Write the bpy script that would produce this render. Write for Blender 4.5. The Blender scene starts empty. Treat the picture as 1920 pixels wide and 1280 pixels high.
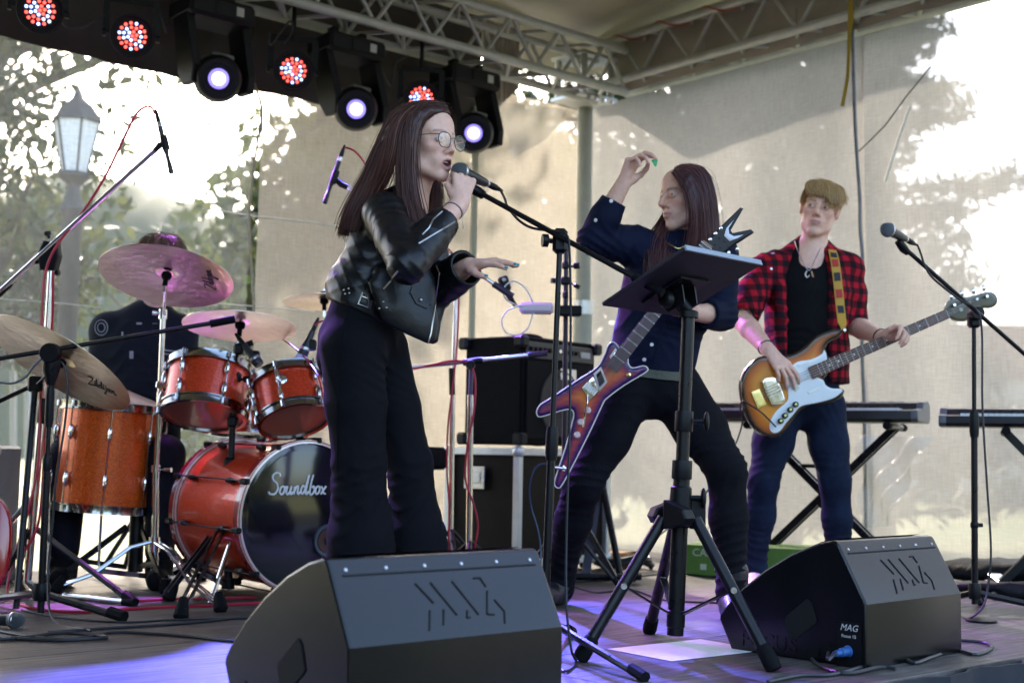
import bpy, bmesh, math, random
import numpy as np
from mathutils import Vector, Matrix, Euler

random.seed(7)
np.random.seed(7)
S = bpy.context.scene
COL = S.collection
R = math.radians

# ------------------------------------------------------------------ camera
CAM_H, PITCH, ROLL, FPX = 0.585, R(4.83), R(-1.0), 2460.0
cam_data = bpy.data.cameras.new('camera')
cam = bpy.data.objects.new('camera', cam_data)
COL.objects.link(cam)
cam.location = (0, 0, CAM_H)
CAM_ROT = Matrix.Rotation(math.pi / 2 + PITCH, 3, 'X') @ Matrix.Rotation(-ROLL, 3, 'Z')
cam.rotation_euler = CAM_ROT.to_euler()
cam_data.sensor_width = 36.0
cam_data.lens = 36.0 * FPX / 1920.0
cam_data.clip_start, cam_data.clip_end = 0.05, 3000
cam_data.dof.use_dof = True
cam_data.dof.focus_distance = 4.1
cam_data.dof.aperture_fstop = 2.8
S.camera = cam

# ------------------------------------------------------------------ sky, sun, exposure
SUN_AZ = Vector((-0.30, 0.954))          # towards the sun, on the ground
SUN_EL = R(33)
W = bpy.data.worlds.new('World')
S.world = W
W.use_nodes = True
_n, _l = W.node_tree.nodes, W.node_tree.links
_bg = _n['Background']
_sky = _n.new('ShaderNodeTexSky')
_sky.sky_type = 'NISHITA'
_sky.sun_disc = False
_sky.sun_elevation = SUN_EL
_sky.sun_rotation = math.atan2(SUN_AZ.x, SUN_AZ.y)
_sky.air_density, _sky.dust_density, _sky.ozone_density = 1.0, 3.5, 0.9
_l.new(_sky.outputs[0], _bg.inputs[0])
_bg.inputs[1].default_value = 0.15
sd = bpy.data.lights.new('sun', 'SUN')
sd.energy, sd.angle, sd.color = 2.3, R(0.55), (1.0, 0.90, 0.76)
sun = bpy.data.objects.new('sun', sd)
COL.objects.link(sun)
_sv = Vector((SUN_AZ.x * math.cos(SUN_EL), SUN_AZ.y * math.cos(SUN_EL), math.sin(SUN_EL)))
sun.rotation_euler = _sv.to_track_quat('Z', 'Y').to_euler()
vs = S.view_settings
vs.view_transform, vs.look, vs.gamma, vs.use_curve_mapping = 'Standard', 'None', 1.0, False
vs.exposure = 2.75
S.render.engine = 'CYCLES'
cy = S.cycles
cy.use_denoising = True
cy.max_bounces, cy.diffuse_bounces, cy.glossy_bounces = 8, 3, 3
cy.transmission_bounces, cy.transparent_max_bounces = 5, 12
cy.caustics_reflective = cy.caustics_refractive = False
cy.sample_clamp_indirect = 6.0

# ------------------------------------------------------------------ pixels to places
def ray(u, v):
    return CAM_ROT @ Vector(((u - 960.0) / FPX, (640.0 - v) / FPX, -1.0))
def P(u, v, y):
    """the point seen at pixel u, v that lies y metres in front of the camera"""
    d = ray(u, v)
    t = y / d.y
    return Vector((d.x * t, y, CAM_H + d.z * t))
def F(u, v, z=0.0):
    """the point at height z seen at pixel u, v"""
    d = ray(u, v)
    t = (z - CAM_H) / d.z
    return Vector((d.x * t, d.y * t, z))
def V(*a):
    return Vector(a)

# ------------------------------------------------------------------ objects
def thing(name, label, cat, loc=(0, 0, 0), group=None, kind=None):
    o = bpy.data.objects.new(name, None)
    o.empty_display_size = 0.1
    COL.objects.link(o)
    o.location = loc
    tag(o, label, cat, group, kind)
    return o
def tag(o, label=None, cat=None, group=None, kind=None):
    if label: o['label'] = label
    if cat: o['category'] = cat
    if group: o['group'] = group
    if kind: o['kind'] = kind
    return o
def copy_tree(o, parent=None):
    c = o.copy()
    COL.objects.link(c)
    if parent is not None: c.parent = parent
    for ch in o.children: copy_tree(ch, c)
    return c
def mesh_obj(name, verts, faces, mat, parent=None, smooth=True, angle=0.7, cols=None, label=None):
    me = bpy.data.meshes.new(name)
    if isinstance(verts, np.ndarray):
        nv, nf = len(verts), len(faces)
        k = faces.shape[1]
        me.vertices.add(nv)
        me.vertices.foreach_set('co', verts.astype(np.float32).ravel())
        me.loops.add(nf * k)
        me.loops.foreach_set('vertex_index', faces.astype(np.int32).ravel())
        me.polygons.add(nf)
        me.polygons.foreach_set('loop_start', np.arange(0, nf * k, k, dtype=np.int32))
        me.polygons.foreach_set('loop_total', np.full(nf, k, dtype=np.int32))
        me.update(calc_edges=True)
        me.validate()
    else:
        me.from_pydata([tuple(v) for v in verts], [], faces)
        me.update()
    if smooth:
        me.polygons.foreach_set('use_smooth', [True] * len(me.polygons))
        if angle: me.set_sharp_from_angle(angle=angle)
    if cols is not None:
        at = me.color_attributes.new('tint', 'FLOAT_COLOR', 'POINT')
        c4 = np.ones((len(me.vertices), 4), dtype=np.float32)
        c4[:, :3] = cols
        at.data.foreach_set('color', c4.ravel())
    if mat is not None:
        for m in (mat if isinstance(mat, (list, tuple)) else [mat]): me.materials.append(m)
    o = bpy.data.objects.new(name, me)
    COL.objects.link(o)
    if parent is not None: adopt(o, parent)
    if label: o['label'] = label
    return o
def adopt(o, parent):
    """parent o, whose mesh is in world space, without moving it"""
    o.parent = parent
    m = Matrix.Identity(4)
    p = parent
    chain = []
    while p: chain.append(p); p = p.parent
    for p in reversed(chain):
        m = m @ p.matrix_parent_inverse @ Matrix.LocRotScale(p.location, p.rotation_euler, p.scale) if p.parent else Matrix.LocRotScale(p.location, p.rotation_euler, p.scale)
    o.matrix_parent_inverse = m.inverted()

def frame_of(d, up=None):
    d = Vector(d).normalized()
    if up is None: up = Vector((0, 0, 1)) if abs(d.z) < 0.95 else Vector((0, 1, 0))
    x = Vector(up).cross(d).normalized()
    return x, d.cross(x).normalized(), d

class MB:
    """collects shapes into one mesh"""
    def __init__(self, M=None):
        self.v, self.f, self.M = [], [], M
    def _add(self, vs, fs):
        b = len(self.v)
        if self.M is not None: vs = [self.M @ Vector(p) for p in vs]
        self.v += [Vector(p) for p in vs]
        self.f += [tuple(i + b for i in f) for f in fs]
        return self
    def box(self, c, s, rot=None, bevel=0.0):
        c, h = Vector(c), Vector(s) * 0.5
        rot = rot.to_3x3() if rot is not None else Matrix.Identity(3)
        if bevel <= 0:
            vs = [c + rot @ Vector((x * h.x, y * h.y, z * h.z)) for x in (-1, 1) for y in (-1, 1) for z in (-1, 1)]
            fs = [(0, 1, 3, 2), (4, 6, 7, 5), (0, 4, 5, 1), (2, 3, 7, 6), (0, 2, 6, 4), (1, 5, 7, 3)]
            return self._add(vs, fs)
        b = min(bevel, h.x * .99, h.y * .99, h.z * .99)
        vs, ix = [], {}
        for x in (-1, 1):
            for y in (-1, 1):
                for z in (-1, 1):
                    for a in range(3):
                        q = [h.x - b, h.y - b, h.z - b]
                        q[a] += b
                        ix[(x, y, z, a)] = len(vs)
                        vs.append(c + rot @ Vector((x * q[0], y * q[1], z * q[2])))
        fs = []
        for a in range(3):
            o1, o2 = [k for k in range(3) if k != a]
            for s_ in (-1, 1):
                def key(p, q):
                    k = [0, 0, 0]; k[a] = s_; k[o1] = p; k[o2] = q
                    return ix[(k[0], k[1], k[2], a)]
                f = [key(-1, -1), key(1, -1), key(1, 1), key(-1, 1)]
                flip = (s_ < 0) != (a == 1)
                fs.append(tuple(reversed(f)) if flip else tuple(f))
        for a in range(3):
            o1, o2 = [k for k in range(3) if k != a]
            for p in (-1, 1):
                for q in (-1, 1):
                    def key(e, ax):
                        k = [0, 0, 0]; k[a] = e; k[o1] = p; k[o2] = q
                        return ix[(k[0], k[1], k[2], ax)]
                    fs.append((key(-1, o1), key(1, o1), key(1, o2), key(-1, o2)))
        for x in (-1, 1):
            for y in (-1, 1):
                for z in (-1, 1):
                    fs.append(tuple(ix[(x, y, z, a)] for a in range(3)))
        return self._add(vs, fs)
    def tube(self, pts, r, n=8, cap=True, closed=False, flat=None):
        pts = [Vector(p) for p in pts]
        m = len(pts)
        rs = list(r) if isinstance(r, (list, tuple)) else [r] * m
        vs, fs = [], []
        x = None
        for i, p in enumerate(pts):
            a = pts[i - 1] if (i > 0 or closed) else pts[i]
            b = pts[(i + 1) % m] if (i < m - 1 or closed) else pts[i]
            d = (b - a)
            if d.length < 1e-9: d = Vector((0, 0, 1))
            d.normalize()
            if x is None:
                x = frame_of(d, flat)[0]
            else:
                x = (x - d * x.dot(d))
                x = x.normalized() if x.length > 1e-6 else frame_of(d)[0]
            y = d.cross(x)
            for k in range(n):
                t = 2 * math.pi * k / n
                vs.append(p + (x * math.cos(t) + y * math.sin(t)) * rs[i])
        for i in range(m if closed else m - 1):
            j = (i + 1) % m
            for k in range(n):
                l = (k + 1) % n
                fs.append((i * n + k, i * n + l, j * n + l, j * n + k))
        if cap and not closed:
            fs.append(tuple(range(n - 1, -1, -1)))
            fs.append(tuple((m - 1) * n + k for k in range(n)))
        return self._add(vs, fs)
    def bar(self, a, b, r, n=10):
        return self.tube([a, b], r, n)
    def flatbar(self, a, b, w, t, up=None):
        a, b = Vector(a), Vector(b)
        x, y, d = frame_of(b - a, up)
        rot = Matrix((x, y, d)).transposed()
        return self.box((a + b) / 2, (w, t, (b - a).length), rot)
    def lathe(self, prof, o=(0, 0, 0), axis=(0, 0, 1), n=32, squash=1.0):
        """prof: (radius, height) pairs along the axis from o"""
        x, y, d = frame_of(axis)
        o = Vector(o)
        vs, fs, rows = [], [], []
        for (r, h) in prof:
            if r < 1e-6:
                rows.append([len(vs)]); vs.append(o + d * h)
            else:
                rows.append(list(range(len(vs), len(vs) + n)))
                for k in range(n):
                    t = 2 * math.pi * k / n
                    vs.append(o + d * h + (x * math.cos(t) + y * math.sin(t) * squash) * r)
        for a, b in zip(rows[:-1], rows[1:]):
            for k in range(n):
                l = (k + 1) % n
                if len(a) == 1 and len(b) == 1: continue
                if len(a) == 1: fs.append((a[0], b[l], b[k]))
                elif len(b) == 1: fs.append((a[k], a[l], b[0]))
                else: fs.append((a[k], a[l], b[l], b[k]))
        return self._add(vs, fs)
    def ball(self, c, r, n=12, m=8, rot=None):
        c = Vector(c)
        r = Vector((r, r, r)) if isinstance(r, (int, float)) else Vector(r)
        rot = rot.to_3x3() if rot is not None else Matrix.Identity(3)
        vs, fs = [c + rot @ Vector((0, 0, -r.z))], []
        for i in range(1, m):
            a = -math.pi / 2 + math.pi * i / m
            for k in range(n):
                t = 2 * math.pi * k / n
                vs.append(c + rot @ Vector((r.x * math.cos(a) * math.cos(t), r.y * math.cos(a) * math.sin(t), r.z * math.sin(a))))
        vs.append(c + rot @ Vector((0, 0, r.z)))
        for k in range(n):
            fs.append((0, 1 + (k + 1) % n, 1 + k))
            fs.append((len(vs) - 1, 1 + (m - 2) * n + k, 1 + (m - 2) * n + (k + 1) % n))
        for i in range(m - 2):
            for k in range(n):
                l = (k + 1) % n
                fs.append((1 + i * n + k, 1 + i * n + l, 1 + (i + 1) * n + l, 1 + (i + 1) * n + k))
        return self._add(vs, fs)
    def prism(self, outline, t, M=None, bevel=0.0, z0=0.0):
        """outline in x, y of the frame M, thickness t along its z, rounded by bevel"""
        M = M or Matrix.Identity(4)
        ol = [Vector((p[0], p[1])) for p in outline]
        area = sum(a.x * b.y - b.x * a.y for a, b in zip(ol, ol[1:] + ol[:1]))
        if area < 0: ol.reverse()
        n = len(ol)
        def inset(e):
            if e <= 0: return ol
            out = []
            for i in range(n):
                a, b, c = ol[i - 1], ol[i], ol[(i + 1) % n]
                d1, d2 = (b - a).normalized(), (c - b).normalized()
                nn = Vector((-d1.y, d1.x)) + Vector((-d2.y, d2.x))
                nn = nn.normalized() if nn.length > 1e-6 else Vector((-d1.y, d1.x))
                out.append(b + nn * e)
            return out
        if bevel > 0:
            levels = [(inset(bevel), z0), (inset(bevel * .3), z0 + bevel * .3), (ol, z0 + bevel), (ol, z0 + t - bevel), (inset(bevel * .3), z0 + t - bevel * .3), (inset(bevel), z0 + t)]
        else:
            levels = [(ol, z0), (ol, z0 + t)]
        vs, fs = [], []
        for pts, z in levels:
            vs += [M @ Vector((p.x, p.y, z)) for p in pts]
        for L in range(len(levels) - 1):
            for i in range(n):
                j = (i + 1) % n
                fs.append((L * n + i, L * n + j, (L + 1) * n + j, (L + 1) * n + i))
        fs.append(tuple(range(n - 1, -1, -1)))
        fs.append(tuple((len(levels) - 1) * n + i for i in range(n)))
        return self._add(vs, fs)
    def build(self, name, mat, parent=None, smooth=True, angle=0.7, label=None):
        return mesh_obj(name, self.v, self.f, mat, parent, smooth, angle, label=label)

def spline(pts, n=8, closed=False):
    """a smooth curve through the points"""
    pts = [Vector(p) for p in pts]
    m, out = len(pts), []
    for i in range(m if closed else m - 1):
        p0 = pts[i - 1] if (i > 0 or closed) else pts[0] * 2 - pts[1]
        p1, p2 = pts[i], pts[(i + 1) % m]
        p3 = pts[(i + 2) % m] if (i + 2 < m or closed) else p2 * 2 - p1
        for k in range(n):
            t = k / n
            out.append(0.5 * ((2 * p1) + (p2 - p0) * t + (2 * p0 - 5 * p1 + 4 * p2 - p3) * t * t + (3 * p1 - p0 - 3 * p2 + p3) * t ** 3))
    if not closed: out.append(pts[-1])
    return out
def frame(o, x, y):
    """a 4x4 frame with its origin at o, x along x, y near y"""
    x = Vector(x).normalized()
    z = x.cross(Vector(y)).normalized()
    y = z.cross(x)
    m = Matrix((x, y, z)).transposed().to_4x4()
    m.translation = Vector(o)
    return m
def text_mesh(name, body, size, M, mat, parent, depth=0.002, shear=0.0, align='CENTER'):
    cu = bpy.data.curves.new(name, 'FONT')
    cu.body, cu.size, cu.extrude, cu.shear = body, size, depth, shear
    cu.align_x, cu.align_y = align, 'CENTER'
    cu.resolution_u = 3
    tmp = bpy.data.objects.new(name, cu)
    COL.objects.link(tmp)
    me = bpy.data.meshes.new_from_object(tmp)
    bpy.data.objects.remove(tmp)
    me.transform(M)
    me.materials.clear()
    me.materials.append(mat)
    o = bpy.data.objects.new(name, me)
    COL.objects.link(o)
    adopt(o, parent)
    return o

# ------------------------------------------------------------------ materials
MATS = {}
def mat(name, col, rough=0.5, metal=0.0, noise=0.0, nscale=30.0, bump=0.0, bscale=60.0, coat=0.0, spec=0.5, col2=None, sheen=0.0, emit=None, estr=0.0, sss=0.0, stretch=None, rvar=0.0, tint=False, detail=4.0, alpha=None):
    if name in MATS: return MATS[name]
    m = bpy.data.materials.new(name)
    m.use_nodes = True
    n, l = m.node_tree.nodes, m.node_tree.links
    b = n['Principled BSDF']
    b.inputs['Base Color'].default_value = (*col, 1)
    b.inputs['Roughness'].default_value = rough
    b.inputs['Metallic'].default_value = metal
    b.inputs['Coat Weight'].default_value = coat
    b.inputs['Coat Roughness'].default_value = 0.08
    b.inputs['Specular IOR Level'].default_value = spec
    if sheen: b.inputs['Sheen Weight'].default_value = sheen
    if sss:
        b.inputs['Subsurface Weight'].default_value = sss
        b.inputs['Subsurface Radius'].default_value = (0.012, 0.005, 0.003)
        b.inputs['Subsurface Scale'].default_value = 1.0
    if emit:
        b.inputs['Emission Color'].default_value = (*emit, 1)
        b.inputs['Emission Strength'].default_value = estr
    tc = n.new('ShaderNodeTexCoord')
    vec = tc.outputs['Object']
    if stretch:
        mp = n.new('ShaderNodeMapping')
        mp.inputs['Scale'].default_value = stretch
        l.new(vec, mp.inputs['Vector'])
        vec = mp.outputs['Vector']
    base = None
    if tint:
        at = n.new('ShaderNodeAttribute')
        at.attribute_name = 'tint'
        base = at.outputs['Color']
        l.new(base, b.inputs['Base Color'])
    if noise or col2 or rvar:
        tx = n.new('ShaderNodeTexNoise')
        tx.inputs['Scale'].default_value = nscale
        tx.inputs['Detail'].default_value = detail
        tx.inputs['Roughness'].default_value = 0.65
        l.new(vec, tx.inputs['Vector'])
        if noise or col2:
            mx = n.new('ShaderNodeMix')
            mx.data_type = 'RGBA'
            rp = n.new('ShaderNodeMapRange')
            rp.inputs[1].default_value, rp.inputs[2].default_value = 0.3, 0.7
            l.new(tx.outputs['Fac'], rp.inputs[0])
            l.new(rp.outputs[0], mx.inputs['Factor'])
            c2 = col2 or tuple(min(1, c * (1 + noise)) for c in col)
            c1 = col if col2 else tuple(c * (1 - noise) for c in col)
            mx.inputs['A'].default_value = (*c1, 1)
            mx.inputs['B'].default_value = (*c2, 1)
            out = mx.outputs['Result']
            if base is not None:
                ml = n.new('ShaderNodeMix'); ml.data_type = 'RGBA'; ml.blend_type = 'MULTIPLY'
                ml.inputs['Factor'].default_value = 1.0
                l.new(base, ml.inputs['A']); l.new(out, ml.inputs['B'])
                out = ml.outputs['Result']
            l.new(out, b.inputs['Base Color'])
        if rvar:
            r2 = n.new('ShaderNodeMapRange')
            r2.inputs[1].default_value, r2.inputs[2].default_value = 0.3, 0.7
            r2.inputs[3].default_value, r2.inputs[4].default_value = max(0.02, rough - rvar), min(1, rough + rvar)
            l.new(tx.outputs['Fac'], r2.inputs[0])
            l.new(r2.outputs[0], b.inputs['Roughness'])
    if bump:
        t2 = n.new('ShaderNodeTexNoise')
        t2.inputs['Scale'].default_value = bscale
        t2.inputs['Detail'].default_value = 3
        l.new(vec, t2.inputs['Vector'])
        bp = n.new('ShaderNodeBump')
        bp.inputs['Strength'].default_value = min(1.0, bump)
        bp.inputs['Distance'].default_value = 0.01 if bump <= 1 else 0.01 * bump
        l.new(t2.outputs['Fac'], bp.inputs['Height'])
        l.new(bp.outputs['Normal'], b.inputs['Normal'])
    MATS[name] = m
    return m

black_metal = mat('black painted metal', (0.006, 0.006, 0.007), 0.33, 0.0, rvar=0.1, nscale=20, spec=0.3)
black_matte = mat('black rubber', (0.005, 0.005, 0.006), 0.7, bump=0.15, bscale=90, spec=0.12)
black_plastic = mat('black plastic', (0.006, 0.006, 0.007), 0.42, bump=0.08, bscale=200, spec=0.22)
chrome = mat('chrome', (0.72, 0.72, 0.74), 0.13, 1.0, rvar=0.06, nscale=25)
steel = mat('brushed steel', (0.55, 0.55, 0.56), 0.32, 1.0, rvar=0.1, nscale=40)
alu = mat('aluminium', (0.66, 0.68, 0.67), 0.42, 0.6, noise=0.12, nscale=12, rvar=0.12)
red_cable_m = mat('red cable', (0.45, 0.015, 0.04), 0.45)
black_cable_m = mat('black cable', (0.012, 0.012, 0.014), 0.5)
white_plastic = mat('white plastic', (0.75, 0.75, 0.76), 0.4)
# ================================================================== the stage frame
AZ = R(49.1)
E1 = Vector((math.sin(AZ), math.cos(AZ), 0))       # along the back of the stage, to the right
E2 = Vector((math.cos(AZ), -math.sin(AZ), 0))      # along the right side, towards the audience
CORNER = P(1098, 640, 8.5); CORNER.z = 0
def ST(a, b, z=0.0):
    """a metres right of the back right corner, b metres towards the audience"""
    return CORNER + E1 * a + E2 * b + Vector((0, 0, z))
STAGE_ROT = Matrix((E1, -E2, Vector((0, 0, 1)))).transposed()
def hit_back(u, v, b=0.0):
    d, o = ray(u, v), Vector((0, 0, CAM_H))
    t = (CORNER + E2 * b - o).dot(E2) / d.dot(E2)
    return o + d * t
def hit_right(u, v, a=0.0):
    d, o = ray(u, v), Vector((0, 0, CAM_H))
    t = (CORNER + E1 * a - o).dot(E1) / d.dot(E1)
    return o + d * t
STAGE_D, STAGE_W, GROUND_Z, ROOF_Z = 4.1, 7.0, -1.05, 3.2

# ------------------------------------------------------------------ ground
grass_m = mat('dry grass', (0.10, 0.13, 0.035), 0.9, col2=(0.20, 0.18, 0.07), nscale=0.35, bump=0.6, bscale=8)
pave_m = mat('pale paving', (0.42, 0.40, 0.37), 0.85, noise=0.15, nscale=0.8, bump=0.2, bscale=12)
g = MB().box((0, 300, GROUND_Z - 0.25), (1600, 1600, 0.5)).build('ground', grass_m, smooth=False); tag(g, kind='structure')
g = MB().box(ST(-2, 12.3, GROUND_Z - 0.04), (40, 16, 0.1), STAGE_ROT.to_4x4()).build('added_dark_plaza', mat('dark asphalt', (0.035, 0.035, 0.036), 0.95, noise=0.2, nscale=3, spec=.2), smooth=False); tag(g, kind='structure')  # unseen dark ground added to cut bounce onto the stage front
g = MB().box(ST(-5, -4, GROUND_Z - 0.04), (22, 3.6, 0.1), STAGE_ROT.to_4x4()).build('path', pave_m, smooth=False); tag(g, kind='structure')

# ------------------------------------------------------------------ stage floor, panel by panel
def floor_mat():
    m = bpy.data.materials.new('worn stage board')
    m.use_nodes = True
    n, l = m.node_tree.nodes, m.node_tree.links
    b = n['Principled BSDF']
    geo = n.new('ShaderNodeNewGeometry')
    mp = n.new('ShaderNodeMapping'); mp.vector_type = 'TEXTURE'
    mp.inputs['Rotation'].default_value = (0, 0, math.pi / 2 - AZ)
    l.new(geo.outputs['Position'], mp.inputs['Vector'])
    sc = n.new('ShaderNodeVectorMath'); sc.operation = 'MULTIPLY'
    sc.inputs[1].default_value = (3.0, 60.0, 1.0)
    l.new(mp.outputs[0], sc.inputs[0])
    gr = n.new('ShaderNodeTexNoise'); gr.inputs['Scale'].default_value = 1.0; gr.inputs['Detail'].default_value = 6; gr.inputs['Roughness'].default_value = 0.7
    l.new(sc.outputs[0], gr.inputs['Vector'])
    bl = n.new('ShaderNodeTexNoise'); bl.inputs['Scale'].default_value = 2.2; bl.inputs['Detail'].default_value = 8; bl.inputs['Roughness'].default_value = 0.7
    l.new(mp.outputs[0], bl.inputs['Vector'])
    r1 = n.new('ShaderNodeValToRGB')
    r1.color_ramp.elements[0].position, r1.color_ramp.elements[0].color = 0.38, (0.036, 0.032, 0.028, 1)
    r1.color_ramp.elements[1].position, r1.color_ramp.elements[1].color = 0.64, (0.17, 0.155, 0.14, 1)
    l.new(gr.outputs['Fac'], r1.inputs[0])
    r2 = n.new('ShaderNodeValToRGB')
    r2.color_ramp.elements[0].position, r2.color_ramp.elements[0].color = 0.40, (0.42, 0.40, 0.38, 1)
    r2.color_ramp.elements[1].position, r2.color_ramp.elements[1].color = 0.64, (1.35, 1.3, 1.28, 1)
    l.new(bl.outputs['Fac'], r2.inputs[0])
    mx = n.new('ShaderNodeMix'); mx.data_type = 'RGBA'; mx.blend_type = 'MULTIPLY'; mx.inputs['Factor'].default_value = 1
    l.new(r1.outputs[0], mx.inputs['A']); l.new(r2.outputs[0], mx.inputs['B'])
    l.new(mx.outputs['Result'], b.inputs['Base Color'])
    rr = n.new('ShaderNodeMapRange'); rr.inputs[3].default_value, rr.inputs[4].default_value = 0.38, 0.68
    l.new(bl.outputs['Fac'], rr.inputs[0]); l.new(rr.outputs[0], b.inputs['Roughness'])
    bp = n.new('ShaderNodeBump'); bp.inputs['Strength'].default_value = 0.35; bp.inputs['Distance'].default_value = 0.004
    l.new(gr.outputs['Fac'], bp.inputs['Height']); l.new(bp.outputs[0], b.inputs['Normal'])
    return m
board_m = floor_mat()
under_m = mat('stage underframe', (0.03, 0.03, 0.03), 0.8)
fl = MB().box(ST(-STAGE_W / 2 + .0, STAGE_D / 2, -0.09), (STAGE_W, STAGE_D, 0.12), STAGE_ROT.to_4x4()).build('stage_floor', under_m, smooth=False)
tag(fl, kind='structure')
for i in range(4):
    for j in range(5):
        w, d = 1.75, 0.82
        MB().box(ST(-(i + .5) * w, (j + .5) * d, -0.015), (w - 0.004, d - 0.004, 0.03), STAGE_ROT.to_4x4(), 0.002).build('floor_panel', board_m, fl, smooth=False)
skirt_m = mat('dark stage skirt', (0.02, 0.022, 0.03), 0.75, bump=0.4, bscale=14)
sk = MB()
pts = [(-(STAGE_W) + STAGE_W * i / 120.0, STAGE_D + 0.03 + 0.018 * math.sin(i * 1.1) + 0.01 * math.sin(i * 2.7)) for i in range(121)]
sv = [ST(a, b, z) for (a, b) in pts for z in (-0.004, -1.04)] + [ST(a, b - 0.01, z) for (a, b) in pts for z in (-0.004, -1.04)]
sf = [(2 * i, 2 * i + 1, 2 * i + 3, 2 * i + 2) for i in range(120)] + [tuple(242 + k for k in (2 * i, 2 * i + 2, 2 * i + 3, 2 * i + 1)) for i in range(120)] + [(2 * i, 2 * i + 2, 242 + 2 * i + 2, 242 + 2 * i) for i in range(120)]
o = mesh_obj('stage_skirt', sv, sf, skirt_m); tag(o, 'dark cloth skirt hanging along the front edge of the stage', 'stage skirt')

# ------------------------------------------------------------------ netting walls
def net_mat(name, col, see, weave=True):
    m = bpy.data.materials.new(name)
    m.use_nodes = True
    n, l = m.node_tree.nodes, m.node_tree.links
    n.remove(n['Principled BSDF'])
    out = n['Material Output']
    tr = n.new('ShaderNodeBsdfTransparent')
    tl = n.new('ShaderNodeBsdfTranslucent')
    df = n.new('ShaderNodeBsdfDiffuse')
    mx1, mx2 = n.new('ShaderNodeMixShader'), n.new('ShaderNodeMixShader')
    mx1.inputs[0].default_value = 0.42
    uv = n.new('ShaderNodeUVMap')
    tx = n.new('ShaderNodeTexNoise'); tx.inputs['Scale'].default_value = 1.3; tx.inputs['Detail'].default_value = 8; tx.inputs['Roughness'].default_value = 0.6
    l.new(uv.outputs[0], tx.inputs['Vector'])
    fine = n.new('ShaderNodeTexNoise'); fine.inputs['Scale'].default_value = 1.0; fine.inputs['Detail'].default_value = 2
    s2 = n.new('ShaderNodeVectorMath'); s2.operation = 'MULTIPLY'; s2.inputs[1].default_value = (14.0, 160.0, 1)
    l.new(uv.outputs[0], s2.inputs[0]); l.new(s2.outputs[0], fine.inputs['Vector'])
    fin2 = n.new('ShaderNodeTexNoise'); fin2.inputs['Scale'].default_value = 1.0; fin2.inputs['Detail'].default_value = 2
    s3 = n.new('ShaderNodeVectorMath'); s3.operation = 'MULTIPLY'; s3.inputs[1].default_value = (150.0, 9.0, 1)
    l.new(uv.outputs[0], s3.inputs[0]); l.new(s3.outputs[0], fin2.inputs['Vector'])
    ad = n.new('ShaderNodeMath'); ad.operation = 'ADD'
    l.new(fine.outputs['Fac'], ad.inputs[0]); l.new(fin2.outputs['Fac'], ad.inputs[1])
    ad2 = n.new('ShaderNodeMath'); ad2.operation = 'ADD'
    l.new(ad.outputs[0], ad2.inputs[0]); l.new(tx.outputs['Fac'], ad2.inputs[1])
    rc = n.new('ShaderNodeMapRange'); rc.inputs[1].default_value, rc.inputs[2].default_value = 1.1, 1.9
    l.new(ad2.outputs[0], rc.inputs[0])
    cr = n.new('ShaderNodeMix'); cr.data_type = 'RGBA'
    cr.inputs['A'].default_value = (*[c * .86 for c in col], 1); cr.inputs['B'].default_value = (*[min(1, c * 1.1) for c in col], 1)
    l.new(rc.outputs[0], cr.inputs['Factor'])
    l.new(cr.outputs['Result'], tl.inputs[0]); l.new(cr.outputs['Result'], df.inputs[0])
    fr = n.new('ShaderNodeMapRange'); fr.inputs[1].default_value, fr.inputs[2].default_value = 0.9, 2.1
    fr.inputs[3].default_value, fr.inputs[4].default_value = 1 - see * 1.25, 1 - see * 0.75
    l.new(ad2.outputs[0], fr.inputs[0])
    l.new(tl.outputs[0], mx1.inputs[2]); l.new(df.outputs[0], mx1.inputs[1])
    l.new(fr.outputs[0], mx2.inputs[0]); l.new(tr.outputs[0], mx2.inputs[1]); l.new(mx1.outputs[0], mx2.inputs[2])
    l.new(mx2.outputs[0], out.inputs[0])
    return m
net_tan = net_mat('tan shade netting', (0.46, 0.415, 0.35), 0.36)
net_grey = net_mat('greyish shade netting', (0.415, 0.395, 0.365), 0.22)
net_sheer = net_mat('sheer netting', (0.50, 0.49, 0.47), 0.74)
def net(name, p0, dx, length, z0, z1, m, label, nx=90, nz=40, amp=0.02, seed=1, top=None):
    rng = np.random.RandomState(seed)
    ph = rng.rand(8) * 6.28
    nrm = Vector((dx.y, -dx.x, 0))
    vs, uvs = [], []
    for j in range(nz + 1):
        for i in range(nx + 1):
            s, q = i / nx * length, j / nz
            zt = z1 if top is None else top(s)
            z = z0 + (zt - z0) * q
            w = amp * (math.sin(s * 2.1 + ph[0] + z * .5) + .6 * math.sin(s * 5.3 + ph[1] - z * .9) + .35 * math.sin(z * 4.1 + ph[2] + s * 1.3) + .25 * math.sin(s * 13 + z * 3 + ph[3])) * (0.35 + 0.65 * (1 - abs(2 * q - 1) ** 4))
            vs.append(p0 + dx * s + nrm * w + Vector((0, 0, z - p0.z))); uvs.append((s, z))
    fs = [(j * (nx + 1) + i, j * (nx + 1) + i + 1, (j + 1) * (nx + 1) + i + 1, (j + 1) * (nx + 1) + i) for j in range(nz) for i in range(nx)]
    o = mesh_obj(name, vs, fs, m, angle=None)
    ul = o.data.uv_layers.new(name='UVMap')
    for lp in o.data.loops: ul.data[lp.index].uv = uvs[lp.vertex_index]
    tag(o, label, 'netting')
    return o
rope_p = hit_back(480, 400, -0.1)
A_ROPE = (rope_p - CORNER).dot(E1)
net('netting_wall', ST(A_ROPE - 0.02, -0.14), -E1, 5.2, -0.25, 2.86, net_sheer, 'sheer see-through netting wall behind the drums with trees and sky showing', seed=3)
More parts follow.
